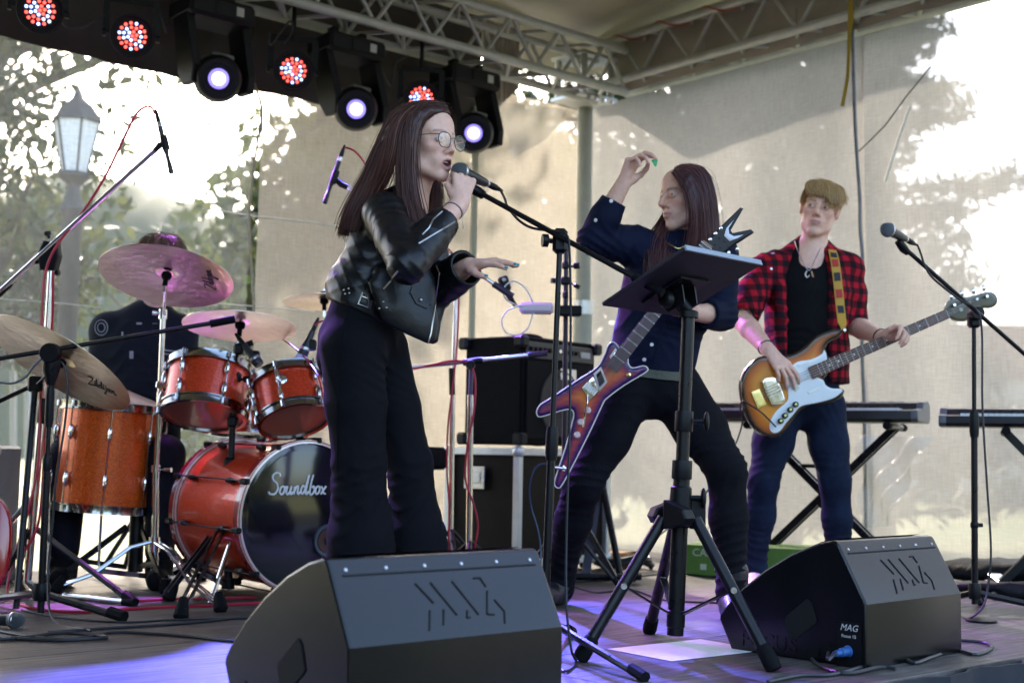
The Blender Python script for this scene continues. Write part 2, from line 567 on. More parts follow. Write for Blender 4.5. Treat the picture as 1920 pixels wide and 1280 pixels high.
net('netting_wall', ST(A_ROPE, -0.10), E1, -A_ROPE + 0.1, -0.25, 2.86, net_tan, 'sunlit tan netting wall behind the singer and the amplifier', seed=4, amp=0.016)
B_SEAM = (hit_right(1616, 640, 0.1) - CORNER).dot(E2)
net('netting_wall', ST(0.12, -0.12), E2, B_SEAM + 0.14, -0.25, 2.90, net_grey, 'greyish netting wall between the corner pole and the vertical seam', seed=5, amp=0.016)
net('netting_wall', ST(0.13, B_SEAM), E2, 3.2, -0.25, 2.90, net_grey, 'wrinkled netting wall right of the vertical seam behind the keyboards', seed=6, amp=0.024)
# white thread creases and patched seams in the netting
crease_m = mat('pale tape', (0.7, 0.68, 0.62), 0.6)
def crease(pix, b, label, r=0.0035):
    o = MB().tube([hit_back(u, v, b) for u, v in pix], r, 5).build('seam_tape', crease_m); tag(o, label, 'seam')
crease([(380, 391), (420, 396), (470, 404), (560, 414), (640, 424)], -0.06, 'pale seam crossing the netting high behind the small pencil microphone', 0.004)
crease([(330, 561), (380, 566), (440, 571), (520, 578), (590, 583)], -0.06, 'pale seam crossing the netting behind the right crash cymbal', 0.003)
crease([(0, 560), (90, 566), (190, 577)], -0.09, 'pale seam crossing the sheer netting behind the ride cymbal', 0.003)
# ropes and straps
rope_m = mat('weathered rope', (0.36, 0.30, 0.22), 0.9, noise=0.3, nscale=60)
pts = [hit_back(u, v, -0.05) for u, v in ((458, 70), (462, 110), (473, 150), (488, 190), (490, 225), (482, 270), (474, 330), (468, 390), (468, 450), (473, 520), (476, 575), (474, 640), (470, 720))]
o = MB().tube(spline(pts, 5), 0.008, 8).build('hanging_rope', rope_m); tag(o, 'dark rope hanging down the netting behind the drummer', 'rope')
seam_m = mat('seam strap', (0.10, 0.10, 0.11), 0.35, noise=0.4, nscale=14)
sp = [(1598, 10), (1600, 120), (1603, 220), (1606, 280), (1612, 370), (1613, 430), (1618, 500), (1616, 640), (1620, 760), (1622, 900), (1624, 1040)]
o = MB().tube(spline([hit_right(u, v, 0.09) for u, v in sp], 4), 0.010, 6).build('seam_strap', seam_m); tag(o, 'dark vertical seam cord down the right netting behind the bassist', 'seam')
yel_m = mat('yellow webbing', (0.30, 0.22, 0.02), 0.7)
yp = [(1594, -10), (1593, 40), (1592, 90), (1590, 140), (1584, 175), (1579, 200)]
yv = [hit_right(u, v, -0.05) for u, v in yp]
ym = MB()
for a, b in zip(yv[:-1], yv[1:]): ym.flatbar(a, b, 0.022, 0.003, E1)
ym.tube([yv[0] + Vector((0, 0, -.02)) + E2 * .012, yv[1] + E2 * .02, yv[1] + E2 * .005 + Vector((0, 0, -.06))], .006, 6)
o = ym.build('webbing_strap', yel_m); tag(o, 'yellow webbing strap hanging from the right truss', 'strap')
# pale tape crossing the right netting
o = MB().tube([hit_right(u, v, 0.07) for u, v in ((1706, 200), (1685, 260), (1660, 340))], 0.008, 5).build('guy_tape', crease_m); tag(o, 'pale guy line slanting behind the right netting', 'rope')
o = MB().tube([hit_right(u, v, 0.05) for u, v in ((1610, 284), (1630, 265), (1660, 235), (1700, 180), (1745, 125))], 0.004, 5).build('guy_line', seam_m); tag(o, 'dark guy line slanting up from the seam to the pine tree', 'rope')

# loose clear plastic sheet
clear_m = bpy.data.materials.new('clear vinyl'); clear_m.use_nodes = True
_n, _l = clear_m.node_tree.nodes, clear_m.node_tree.links
_p = _n['Principled BSDF']; _p.inputs['Base Color'].default_value = (0.8, 0.8, 0.8, 1); _p.inputs['Roughness'].default_value = 0.12
_t = _n.new('ShaderNodeBsdfTransparent'); _mx = _n.new('ShaderNodeMixShader'); _mx.inputs[0].default_value = 0.3
_l.new(_t.outputs[0], _mx.inputs[1]); _l.new(_p.outputs[0], _mx.inputs[2]); _l.new(_mx.outputs[0], _n['Material Output'].inputs[0])
vs, fs = [], []
c00, c10, c01, c11 = [hit_right(u, v, 0.03) for u, v in ((1622, 990), (1672, 985), (1618, 815), (1748, 820))]
for j in range(25):
    for i in range(25):
        s, t = i / 24, j / 24
        p = (c00 * (1 - s) + c10 * s) * (1 - t) + (c01 * (1 - s) + c11 * s) * t
        p = p - E1 * (0.05 * math.sin(t * 3.1) + 0.03 * math.sin(s * 7 + t * 9) + 0.02 * math.sin(s * 17 - t * 13))
        vs.append(p)
fs = [(j * 25 + i, j * 25 + i + 1, (j + 1) * 25 + i + 1, (j + 1) * 25 + i) for j in range(24) for i in range(24)]
o = mesh_obj('plastic_sheet', vs, fs, clear_m, angle=None); tag(o, 'crumpled clear plastic sheet on the netting behind the bassist', 'plastic sheet')

# ------------------------------------------------------------------ corner pole and posts
pole_m = mat('grey green pole', (0.30, 0.32, 0.28), 0.6, noise=0.12, nscale=6)
cp = P(1092, 640, 8.55); cp.z = 0
pm = MB().tube([cp + V(0, 0, -1.04), cp + V(0, 0, 2.95)], 0.05, 16)
o = thing('corner_pole', 'tall grey green pole in the corner where the netting walls meet', 'pole', cp)
pm.build('pole', pole_m, o)
MB().tube([cp + V(0, 0, -1.04), cp + V(0, 0, 1.55)], 0.062, 16).build('sleeve', pole_m, o)
MB().tube([cp + V(0, 0, 1.49), cp + V(0, 0, 1.58)], 0.070, 16).build('collar', alu, o)
q = hit_back(884, 640, -0.04); q.z = 0
o = MB().box(q + V(0, 0, 0.85), (0.035, 0.02, 3.7), STAGE_ROT.to_4x4()).build('netting_batten', mat('green grey batten', (0.34, 0.34, 0.26), 0.8)); tag(o, 'thin upright batten edging the tan netting left of the amplifier', 'batten')

# ------------------------------------------------------------------ trusses
truss_m = mat('painted truss tube', (0.42, 0.44, 0.42), 0.5, 0.3, noise=0.15, nscale=9, rvar=0.1)
def truss(name, label, p0, d, length, z0, nb, seed):
    """square truss starting at p0 along d; chords and braces as parts"""
    side = Vector((-d.y, d.x, 0))
    h = 0.27
    o = thing(name, label, 'truss', p0 + V(0, 0, z0))
    cs = [(0, 0), (h, 0), (0, h), (h, h)]
    for (s, z) in cs:
        MB().tube([p0 + side * s + V(0, 0, z0 + z), p0 + side * s + d * length + V(0, 0, z0 + z)], 0.027, 12).build('chord', truss_m, o)
    st = length / nb
    for (s0, zz0, s1, zz1) in ((0, 0, 0, h), (h, 0, h, h), (0, h, h, h), (0, 0, h, 0)):
        for i in range(nb):
            a = p0 + side * s0 + d * (st * i) + V(0, 0, z0 + zz0)
            m = p0 + side * s1 + d * (st * (i + .5)) + V(0, 0, z0 + zz1)
            b = p0 + side * s0 + d * (st * (i + 1)) + V(0, 0, z0 + zz0)
            MB().tube([a, m], 0.012, 8).build('brace', truss_m, o)
            MB().tube([m, b], 0.012, 8).build('brace', truss_m, o)
    return o
TZ = hit_back(1085, 180, 0.12).z
TZR = hit_right(1120, 162, -0.02).z
truss('truss', 'grey lattice truss along the back carrying the stage lights', ST(-0.05, 0.12), -E1, 6.6, TZ, 17, 1)
truss('truss', 'grey lattice truss along the right side with orange cord round it', ST(-0.02, 0.10), E2, 5.2, TZR, 13, 2)
cb = thing('truss_corner', 'bolted corner block joining the two lattice trusses', 'truss corner', ST(-0.12, 0.12, TZ))
for z in (0.0, 0.27):
    MB().box(ST(-0.10, 0.06, TZ + z), (0.32, 0.3, 0.02), STAGE_ROT.to_4x4()).build('corner_plate', alu, cb)
for a in (-.22, 0.02):
    for b in (-.06, .18):
        MB().tube([ST(a, b, TZ), ST(a, b, TZ + .27)], 0.022, 10).build('corner_tube', truss_m, cb)
for k in range(4):
    MB().lathe([(0, 0), (.016, 0), (.016, .02), (0, .02)], ST(-.2 + .07 * k, .2, TZ - .03), (0, 0, 1), 6).build('bolt', chrome, cb)
orange_m = mat('orange cord', (0.42, 0.06, 0.03), 0.6)
pts = []
for i in range(150):
    t = i / 149
    pts.append(ST(-0.02 + 0.034 * math.cos(t * 75), 0.15 + t * 4.5, TZR + 0.27 + 0.034 * math.sin(t * 75)))
o = MB().tube(pts, 0.005, 5).build('orange_cord', orange_m); tag(o, 'orange cord wound round the upper tube of the right truss', 'cord')

# ------------------------------------------------------------------ roof and its side cloths
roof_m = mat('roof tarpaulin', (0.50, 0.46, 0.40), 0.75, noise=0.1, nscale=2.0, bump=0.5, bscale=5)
vs, fs = [], []
NX, NY = 60, 50
for j in range(NY + 1):
    for i in range(NX + 1):
        a, b = -7.6 + 8.3 * i / NX, -0.55 + 4.9 * j / NY
        z = ROOF_Z + 0.11 + 0.25 * math.sin(math.pi * min(1, max(0, (b + .5) / 5.2))) - 0.03 * math.cos(a * 3.3) + 0.012 * math.sin(a * 7 + b * 5)
        vs.append(ST(a, b, z))
fs = [(j * (NX + 1) + i, j * (NX + 1) + i + 1, (j + 1) * (NX + 1) + i + 1, (j + 1) * (NX + 1) + i) for j in range(NY) for i in range(NX)]
nv = len(vs)
vs2 = vs + [v + V(0, 0, .012) for v in vs]
o = mesh_obj('stage_roof', vs2, fs + [tuple(nv + k for k in reversed(f)) for f in fs], roof_m, angle=None); tag(o, 'sagging tan tarpaulin roof over the stage', 'roof')
def cloth(name, label, pts_top, pts_bot, m, n=60, off=None, amp=0.01, cat='cloth'):
    off = off or E2
    vs = []
    for k in range(n + 1):
        t = k / n
        def lerp(ps):
            x = t * (len(ps) - 1); i = min(int(x), len(ps) - 2)
            return ps[i].lerp(ps[i + 1], x - i)
        w = off * (amp * (math.sin(k * .9) + .5 * math.sin(k * 2.3)))
        vs += [lerp(pts_top), lerp(pts_bot) + w]
    nv = len(vs)
    vs += [v - off * .006 for v in vs]
    fs = [(2 * k, 2 * k + 1, 2 * k + 3, 2 * k + 2) for k in range(n)]
    fs += [tuple(nv + i for i in reversed(f)) for f in fs]
    fs += [(2 * k + 1, nv + 2 * k + 1, nv + 2 * k + 3, 2 * k + 3) for k in range(n)]
    o = mesh_obj(name, vs, fs, m, angle=None); tag(o, label, cat)
    return o
val_m = mat('dark valance cloth', (0.060, 0.052, 0.045), 0.85, noise=0.15, nscale=3, bump=0.3, bscale=9)
vb = [hit_back(u, v, -0.06) for u, v in ((-420, -20), (0, 68), (180, 110), (360, 152), (520, 176), (700, 222), (790, 236), (900, 260))]
vt = [p.copy() for p in vb]
for p in vt: p.z = 3.28
cloth('valance', 'dark valance cloth hanging behind the stage lights', vt, vb, val_m, cat='valance')
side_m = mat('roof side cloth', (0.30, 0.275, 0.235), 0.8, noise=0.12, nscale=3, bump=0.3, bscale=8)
a0, a1 = (hit_back(905, 245, -0.06) - CORNER).dot(E1), -0.55
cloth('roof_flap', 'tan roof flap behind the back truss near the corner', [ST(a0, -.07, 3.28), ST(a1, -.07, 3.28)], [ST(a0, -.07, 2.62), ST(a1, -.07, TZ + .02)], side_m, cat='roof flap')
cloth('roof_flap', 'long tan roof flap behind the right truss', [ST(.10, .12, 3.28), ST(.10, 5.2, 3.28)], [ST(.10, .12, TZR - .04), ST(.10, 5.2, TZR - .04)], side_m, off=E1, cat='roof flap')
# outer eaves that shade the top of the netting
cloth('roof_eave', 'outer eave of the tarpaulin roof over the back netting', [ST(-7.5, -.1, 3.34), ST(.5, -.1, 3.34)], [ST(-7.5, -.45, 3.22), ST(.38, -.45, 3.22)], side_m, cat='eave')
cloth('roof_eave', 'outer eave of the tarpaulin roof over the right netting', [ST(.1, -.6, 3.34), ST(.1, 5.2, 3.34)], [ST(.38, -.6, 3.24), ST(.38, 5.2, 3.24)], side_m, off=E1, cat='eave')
cloth('added_side_tarpaulin', 'unseen dark tarpaulin added left of the stage to block side light', [ST(-6.9, .1, 3.2), ST(-6.9, 4.2, 3.2)], [ST(-6.9, .1, -.3), ST(-6.9, 4.2, -.3)], val_m, off=E1, cat='tarpaulin')  # unseen cloth added to keep horizon light off the left side
# clear corner sheet caught on the truss
vs = []
k00, k10, k01, k11 = hit_back(925, 190, .02), hit_back(1065, 205, .02), hit_back(965, 300, .02), hit_back(1040, 245, .02)
for j in range(13):
    for i in range(13):
        s, t = i / 12, j / 12
        p = (k00 * (1 - s) + k10 * s) * (1 - t) + (k01 * (1 - s) + k11 * s) * t
        vs.append(p + E2 * (0.04 * math.sin(s * 6 + t * 4) * t))
o = mesh_obj('corner_sheet', vs, [(j * 13 + i, j * 13 + i + 1, (j + 1) * 13 + i + 1, (j + 1) * 13 + i) for j in range(12) for i in range(12)], clear_m, angle=None)
tag(o, 'crumpled clear sheet hanging under the back truss near the corner', 'plastic sheet')

# ------------------------------------------------------------------ trees, hills and the park behind
def leaf_mat(name, c1, c2):
    m = bpy.data.materials.new(name); m.use_nodes = True
    n, l = m.node_tree.nodes, m.node_tree.links
    b = n['Principled BSDF']; b.inputs['Roughness'].default_value = 0.55
    at = n.new('ShaderNodeAttribute'); at.attribute_name = 'tint'
    l.new(at.outputs['Color'], b.inputs['Base Color'])
    tl = n.new('ShaderNodeBsdfTranslucent'); l.new(at.outputs['Color'], tl.inputs[0])
    mx = n.new('ShaderNodeMixShader'); mx.inputs[0].default_value = 0.35
    l.new(b.outputs[0], mx.inputs[1]); l.new(tl.outputs[0], mx.inputs[2]); l.new(mx.outputs[0], n['Material Output'].inputs[0])
    m['c1'], m['c2'] = c1, c2
    return m
leaf_a = leaf_mat('broad leaves', (0.030, 0.05, 0.012), (0.10, 0.11, 0.025))
leaf_b = leaf_mat('pine needles', (0.03, 0.05, 0.025), (0.06, 0.075, 0.03))
leaf_c = leaf_mat('far leaves', (0.05, 0.07, 0.03), (0.09, 0.11, 0.04))
bark_m = mat('bark', (0.09, 0.065, 0.045), 0.9, noise=0.35, nscale=12, bump=0.8, bscale=18)
def leaves(name, centres, size, m, parent, rng, squash=1.0, narrow=0.6):
    n = len(centres)
    c = np.asarray(centres, dtype=np.float32)
    a = rng.normal(size=(n, 3)); a /= np.linalg.norm(a, axis=1, keepdims=True)
    b = rng.normal(size=(n, 3)); b -= a * (a * b).sum(1, keepdims=True); b /= np.linalg.norm(b, axis=1, keepdims=True)
    s = (size * (0.6 + 0.8 * rng.rand(n, 1)))
    b *= narrow
    q = np.stack([c - a * s, c + b * s * .7 - a * s * .2, c + a * s, c - b * s * .7 - a * s * .2], 1).reshape(-1, 3)
    f = np.arange(n * 4).reshape(-1, 4)
    t = rng.rand(n, 1)
    col = np.array(m['c1']) * (1 - t) + np.array(m['c2']) * t
    return mesh_obj(name, q, f, m, parent, smooth=False, cols=np.repeat(col, 4, 0))
def grow(root, height, rng, spread, levels, trunk_r, up=0.5, first=0.3):
    """trunk and limbs: a list of (points, radii); and twig tips"""
    limbs, tips = [], []
    def branch(p, d, ln, r, lev):
        pts, rs = [p.copy()], [r]
        n = 6
        for i in range(n):
            d = (d + Vector(rng.normal(size=3)) * 0.16 + V(0, 0, 0.05 * up)).normalized()
            p = p + d * (ln / n)
            pts.append(p.copy()); rs.append(r * (1 - 0.62 * (i + 1) / n))
            if lev < levels and i >= (2 if lev == 0 else 1):
                for _ in range(3 if lev == 0 else 2):
                    ax = Vector(rng.normal(size=3)); ax = (ax - d * ax.dot(d)).normalized()
                    nd = (d * (1 - spread) + ax * spread + V(0, 0, 0.15 * up)).normalized()
                    branch(p.copy(), nd, ln * (0.42 + 0.2 * rng.rand()), rs[-1] * 0.55, lev + 1)
            if lev >= levels - 1: tips.append(p.copy())
        limbs.append((pts, rs))
    branch(Vector(root), V(0, 0, 1), height * 0.72, trunk_r, 0)
    return limbs, tips
def tree(name, label, base, height, spread, seed, m, leaf, n_leaf, scatter, trunk_r=0.2, levels=3, group='trees in the park'):
    rng = np.random.RandomState(seed)
    o = thing(name, label, 'tree', base, group)
    limbs, tips = grow(base, height, rng, spread, levels, trunk_r)
    t = MB()
    for pts, rs in limbs:
        if rs[0] > 0.008: t.tube(pts, rs, 7, cap=False)
    t.build('trunk', bark_m, o)
    tp = np.array([list(p) for p in tips])
    pick = tp[rng.randint(0, len(tp), n_leaf)] + rng.normal(size=(n_leaf, 3)) * scatter
    leaves('crown', pick, leaf, m, o, rng)
    return o
def pine(name, label, base, height, width, seed, n_leaf, leaf=0.16, trunk_r=0.28, group='trees in the park'):
    rng = np.random.RandomState(seed)
    base = Vector(base)
    o = thing(name, label, 'tree', base, group)
    t = MB().tube([base, base + V(.2, 0, height * .5), base + V(-.1, 0, height)], [trunk_r, trunk_r * .6, .04], 8, cap=False)
    cs = []
    nb = 46
    for i in range(nb):
        h = height * (0.05 + 0.94 * (i / nb))
        an = i * 2.399 + rng.rand()
        ln = width * (1 - (i / nb) ** 1.4 * 0.78) * (0.55 + 0.55 * rng.rand())
        d = V(math.cos(an), math.sin(an), 0.12 + 0.2 * rng.rand())
        p0 = base + V(0, 0, h)
        pts = [p0 + d * (ln * s) + V(0, 0, -0.10 * ln * s * s) for s in (0, .35, .7, 1)]
        t.tube(pts, [.07, .045, .03, .012], 5, cap=False)
        k = int(n_leaf / nb)
        s = rng.rand(k) ** 0.6
        c = np.array([list(p0)]) + np.outer(s * ln, np.array(list(d)))
        nclump = max(3, int(ln * 2.2))
        cl = rng.normal(size=(nclump, 3)) * np.array([.55, .55, .22]) * ln * .22
        c += cl[rng.randint(0, nclump, k)] + rng.normal(size=(k, 3)) * np.array([.22, .22, .12])
        cs.append(c)
    t.build('trunk', bark_m, o)
    leaves('crown', np.concatenate(cs), leaf, leaf_b, o, rng, narrow=0.28)
    return o
def at(u, y, z=GROUND_Z):
    d = ray(u, 848)
    return Vector((d.x / d.y * y, y, z))
# near broad-leaved tree on the left behind the lamp
tree('broadleaf_tree', 'broad-leaved tree with hanging branches beside the street lantern at the far left', at(-60, 12.5), 5.6, 0.62, 11, leaf_a, 0.085, 9500, 0.22, 0.16)
tree('broadleaf_tree', 'thin drooping tree behind the netting near the hanging rope', at(470, 17), 6.4, 0.5, 23, leaf_a, 0.07, 1500, 0.22, 0.09)
pine('pine_tree', 'tall pine tree behind the netting right of the bassist', at(1650, 24), 11.2, 3.4, 5, 26000)
pine('pine_tree', 'conifer behind the netting between the guitarist and the bassist', at(1475, 23), 12.0, 2.9, 29, 24000, 0.19)
pine('pine_tree', 'dense conifer behind the netting above the guitarist', at(1290, 22), 12.5, 3.3, 9, 30000, 0.21)
pine('pine_tree', 'dark conifer showing at the truss corner', at(1075, 24), 13.0, 2.9, 13, 16000)
# unseen tree added to shade the stage, its crown above the valance
rng = np.random.RandomState(61)
b = V(-6.6, 13.2, GROUND_Z)
o = thing('added_shade_tree', 'unseen tree added beyond the left end of the stage to shade it', 'tree', b, 'trees in the park')
t = MB().tube([b, b + V(.3, 0, 3), b + V(1.0, .1, 5.2), b + V(2.0, .2, 7.4)], [.26, .2, .16, .06], 9)
for q in range(12):
    an = q * 2.4
    t.tube([b + V(.9 + .08 * q, .1, 5.0 + .2 * q), b + V(2.2 + 2.2 * math.cos(an), .2 + 2.2 * math.sin(an), 6.6 + .2 * q)], [.07, .02], 5)
t.build('trunk', bark_m, o)
n = 12000
c = rng.normal(size=(n, 3)); c /= np.linalg.norm(c, axis=1, keepdims=True)
c *= (rng.rand(n, 1) ** .4) * np.array([3.2, 3.0, 1.9])
lump_ = rng.normal(size=(90, 3)) * .3
leaves('crown', c + lump_[rng.randint(0, 90, n)] + np.array([b.x + 1.6, b.y + .2, 7.3]), 0.13, leaf_a, o, rng)
# hills with woods
hill_m = mat('wooded hill', (0.045, 0.06, 0.03), 0.95, col2=(0.10, 0.105, 0.05), nscale=0.09, bump=0.8, bscale=0.5, detail=8)
def hill(x0, x1, y, prof, seed, depth):
    rng = np.random.RandomState(seed)
    n, k = 140, 10
    ph = rng.rand(9) * 6.28
    vs = []
    for i in range(n + 1):
        s = i / n
        x = x0 + (x1 - x0) * s
        h = prof(s) + 0.6 * math.sin(s * 60 + ph[0]) + .4 * math.sin(s * 131 + ph[1]) + .3 * math.sin(s * 260 + ph[2])
        for j in range(k + 1):
            t = j / k
            vs.append(V(x, y + depth * t, GROUND_Z - .5 + (h + 1) * math.sin(t * math.pi / 2) + .4 * math.sin(s * 200 + t * 20)))
    fs = [(i * (k + 1) + j, (i + 1) * (k + 1) + j, (i + 1) * (k + 1) + j + 1, i * (k + 1) + j + 1) for i in range(n) for j in range(k)]
    o = mesh_obj('hill', vs, fs, hill_m, angle=None); tag(o, kind='structure')
hill(-190, 10, 150, lambda s: 36 + 5 * math.sin(s * 9 + 2.2) + 3 * math.sin(s * 23), 3, 60)
hill(-30, 190, 210, lambda s: 19 + 5 * math.sin(s * 9 + .4) + 2 * math.sin(s * 23), 4, 60)
# row of shrubs that closes the view behind the tan netting
rng = np.random.RandomState(31)
for k, (u, y, h, w, lab) in enumerate(((620, 19, 6.2, 2.6, 'dense leafy tree behind the tan netting left of the singer'), (760, 22, 7.4, 2.8, 'dense leafy tree hidden by the tan netting behind the singer'), (930, 20, 6.6, 2.6, 'dense leafy tree behind the tan netting above the amplifier'))):
    o = thing('leafy_tree', lab, 'tree', at(u, y), 'trees in the park')
    b = at(u, y)
    t = MB().tube([b, b + V(.1, 0, h * .5), b + V(0, .1, h * .85)], [.2, .14, .05], 8)
    for q in range(9):
        an = q * 2.4
        t.tube([b + V(0, 0, h * (.25 + .06 * q)), b + V(math.cos(an) * w * .7, math.sin(an) * w * .7, h * (.4 + .06 * q))], [.06, .02], 5)
    t.build('trunk', bark_m, o)
    n = 7000
    an, rr, zz = rng.rand(n) * 6.28, np.sqrt(rng.rand(n)), rng.rand(n)
    prof = np.sin(np.pi * np.clip(zz * .9 + .12, 0, 1)) ** .6
    nc = 60
    lump = rng.normal(size=(nc, 3)) * .25
    c = np.stack([np.cos(an) * rr * w * prof, np.sin(an) * rr * w * prof, h * .08 + zz * h * .95], 1) + lump[rng.randint(0, nc, n)] + np.array(list(b))
    leaves('crown', c, 0.16, leaf_c, o, rng)
# unseen woods added behind the audience to block low front light
rw = np.random.RandomState(77)
vs, fs = [], []
NA, NH = 160, 12
for i in range(NA + 1):
    a = R(105) + R(150) * i / NA
    hh = 5.5 + 1.0 * math.sin(i * .37) + 1.2 * math.sin(i * .9 + 1) + rw.rand() * 1.2
    for j in range(NH + 1):
        t = j / NH
        rr = 21 + 5 * t * t + 1.0 * math.sin(i * .8 + j * 1.3) + rw.rand() * .8
        vs.append(V(math.sin(a) * rr, math.cos(a) * rr, GROUND_Z - .2 + hh * t))
fs = [(i * (NH + 1) + j, i * (NH + 1) + j + 1, (i + 1) * (NH + 1) + j + 1, (i + 1) * (NH + 1) + j) for i in range(NA) for j in range(NH)]
o = mesh_obj('added_woods', vs, fs, mat('dark woods', (0.02, 0.028, 0.012), 0.95, noise=.3, nscale=.3), angle=None); tag(o, 'dark mass of unseen woods added behind the audience to block low light', 'woods', kind='stuff')
# street lantern
lm = mat('lamp post iron', (0.05, 0.045, 0.04), 0.6, noise=0.2, nscale=10)
lg = mat('frosted lantern glass', (0.85, 0.85, 0.82), 0.4)
lb = P(125, 640, 10.5); lb.z = GROUND_Z
ls = 10.5 / FPX
top_z, g0, g1 = P(130, 195, 10.5).z, P(130, 325, 10.5).z, P(130, 230, 10.5).z
o = thing('street_lantern', 'old street lantern on a dark post behind the sheer netting', 'street lamp', lb)
MB().lathe([(.16, 0), (.16, .3), (.10, .4), (.085, .6), (.075, g0 - lb.z - .35), (.11, g0 - lb.z - .3), (.06, g0 - lb.z - .2), (.05, g0 - lb.z - .1), (.13, g0 - lb.z - .03), (.13, g0 - lb.z)], lb, (0, 0, 1), 16).build('post', lm, o)
MB().lathe([(.10, 0), (.185, g1 - g0)], V(lb.x, lb.y, g0), (0, 0, 1), 6).build('pane', lg, o, smooth=False)
MB().lathe([(.21, 0), (.20, .03), (.13, .13), (.05, .2), (.03, .26), (0, .3)], V(lb.x, lb.y, g1), (0, 0, 1), 6).build('cap', lm, o, smooth=False)
for k in range(6):
    t = 2 * math.pi * k / 6
    x, y, _ = frame_of((0, 0, 1))
    d = x * math.cos(t) + y * math.sin(t)
    MB().tube([V(lb.x, lb.y, g0) + d * .102, V(lb.x, lb.y, g1) + d * .188], .009, 6).build('glazing_bar', lm, o)
# far scaffold tower seen through the sheer netting
sc_m = mat('pale scaffold tube', (0.45, 0.47, 0.48), 0.5, 0.5)
o = thing('scaffold_tower', 'pale scaffold frame behind the sheer netting left of the drummer', 'scaffold', P(70, 900, 14))
def sc(a, b): MB().tube([P(*a, 14), P(*b, 14)], .035, 6).build('tube', sc_m, o)
for x in (25, 52): sc((x, 455), (x, 900))
for y in (455, 500, 530, 560, 640, 720): sc((22, y), (56, y))
for y in (505, 545): sc((56, y), (190, y + 22))
for k in range(6): sc((56 + 22 * k, 508 + 3.6 * k), (78 + 22 * k, 545 + 3.6 * k))
# low far building and parked things to the right
bd_m, rf_m = mat('far building wall', (0.5, 0.47, 0.42), 0.9), mat('far building roof', (0.22, 0.10, 0.07), 0.9)
b0 = at(1860, 60)
o = thing('far_building', 'low pale building far behind the right netting', 'building', b0)
MB().box(b0 + V(0, 0, 2.6), (17, 8, 5.2)).build('wall', bd_m, o, smooth=False)
MB().prism([(-9, 0), (9, 0), (7, 2.2), (-7, 2.2)], 9, frame(b0 + V(0, -4.5, 5.2), (1, 0, 0), (0, 0, 1)) @ Matrix.Translation((0, 0, -9))).build('roof', rf_m, o, smooth=False)
for k in range(6):
    MB().box(b0 + V(-6.6 + 2.6 * k, -4.02, 2.9), (1.2, .12, 1.6)).build('window', mat('far window', (0.05, 0.06, 0.08), 0.2), o, smooth=False)
flow_m = mat('red flower bed', (0.35, 0.03, 0.03), 0.8, noise=0.4, nscale=20)
fb = at(1200, 15.0)
rngf = np.random.RandomState(8)
m_ = MB()
for k in range(120): m_.ball(fb + V(rngf.normal() * .5, rngf.normal() * .15, .32 + rngf.rand() * .12), .05, 5, 4)
o = m_.build('flower_bed', flow_m); tag(o, 'red flower bed in the grass behind the netting', 'flowers', kind='stuff')

# ================================================================== stage lights
led_red = mat('red diode', (0.9, 0.1, 0.05), 0.3, emit=(1.0, 0.08, 0.06), estr=0.6)
led_blue = mat('blue white diode', (0.6, 0.7, 1.0), 0.3, emit=(0.35, 0.48, 1.0), estr=0.65)
par_black = mat('lamp housing', (0.006, 0.006, 0.007), 0.5, noise=0.2, nscale=10, spec=0.2)
lens_m = mat('lit lamp lens', (0.5, 0.5, 0.9), 0.1, emit=(0.24, 0.17, 1.0), estr=0.25, coat=1.0)
lens_core = mat('lit lamp core', (0.9, 0.9, 1.0), 0.1, emit=(0.75, 0.78, 1.0), estr=0.6)
label_m = mat('grey label', (0.4, 0.4, 0.38), 0.6)
def spot(o, target, energy, color, size, blend, name='light_source', parent=None):
    ld = bpy.data.lights.new(name, 'SPOT')
    ld.energy, ld.color, ld.spot_size, ld.spot_blend, ld.shadow_soft_size = energy, color, size, blend, 0.06
    lo = bpy.data.objects.new(name, ld)
    COL.objects.link(lo)
    lo.location = o
    lo.rotation_euler = (Vector(target) - Vector(o)).to_track_quat('-Z', 'Y').to_euler()
    if parent is not None: adopt(lo, parent)
    return lo
def led_par(u, v, label, target, energy, col, cone=42):
    c = hit_back(u, v, 0.34)
    aim = (Vector((0.15, 1.2, 0.9)) - c).normalized()
    o = thing('led_par_light', label, 'stage light', c, 'round diode lamps on the back truss')
    MB().lathe([(0, -.17), (.055, -.17), (.085, -.12), (.098, -.03), (.102, 0.0), (.102, .022), (.094, .022), (.092, .002), (0, .002)], c, aim, 28).build('housing', par_black, o)
    x, y, d = frame_of(aim)
    k = 0
    for ring, (rad, num) in enumerate(((0.0, 1), (.020, 6), (.040, 11), (.060, 15))):
        for i in range(num):
            t = 2 * math.pi * i / num + ring * .3
            p = c + x * (rad * math.cos(t)) + y * (rad * math.sin(t)) + d * .004
            k += 1
            MB().lathe([(0, .006), (.0062, .004), (.0078, 0)], p, d, 8).build('diode', led_red if (k * 7 + ring) % 5 in (0, 2) or (i % 2 == 0 and ring == 3) else led_blue, o)
    b = MB()
    for s in (-1, 1):
        b.flatbar(c + x * (s * .115) - d * .07, c + x * (s * .115) + V(0, 0, .17) - d * .07, .03, .006, aim)
    b.flatbar(c + x * .115 + V(0, 0, .17) - d * .07, c - x * .115 + V(0, 0, .17) - d * .07, .03, .006, aim)
    b.build('yoke', par_black, o)
    MB().tube([c + V(0, 0, .17) - d * .07, V(c.x - d.x * .07, c.y - d.y * .07, TZ + .02)], .012, 8).build('clamp', par_black, o)
    for s in (-1, 1):
        MB().lathe([(0, 0), (.018, 0), (.018, .018), (0, .018)], c + x * (s * .115) - d * .07, x * s, 10).build('knob', black_plastic, o)
    spot(c + d * .03, target, energy, col, R(cone), 1.0, parent=o)
    return o
VIOLET = (0.55, 0.16, 1.0)
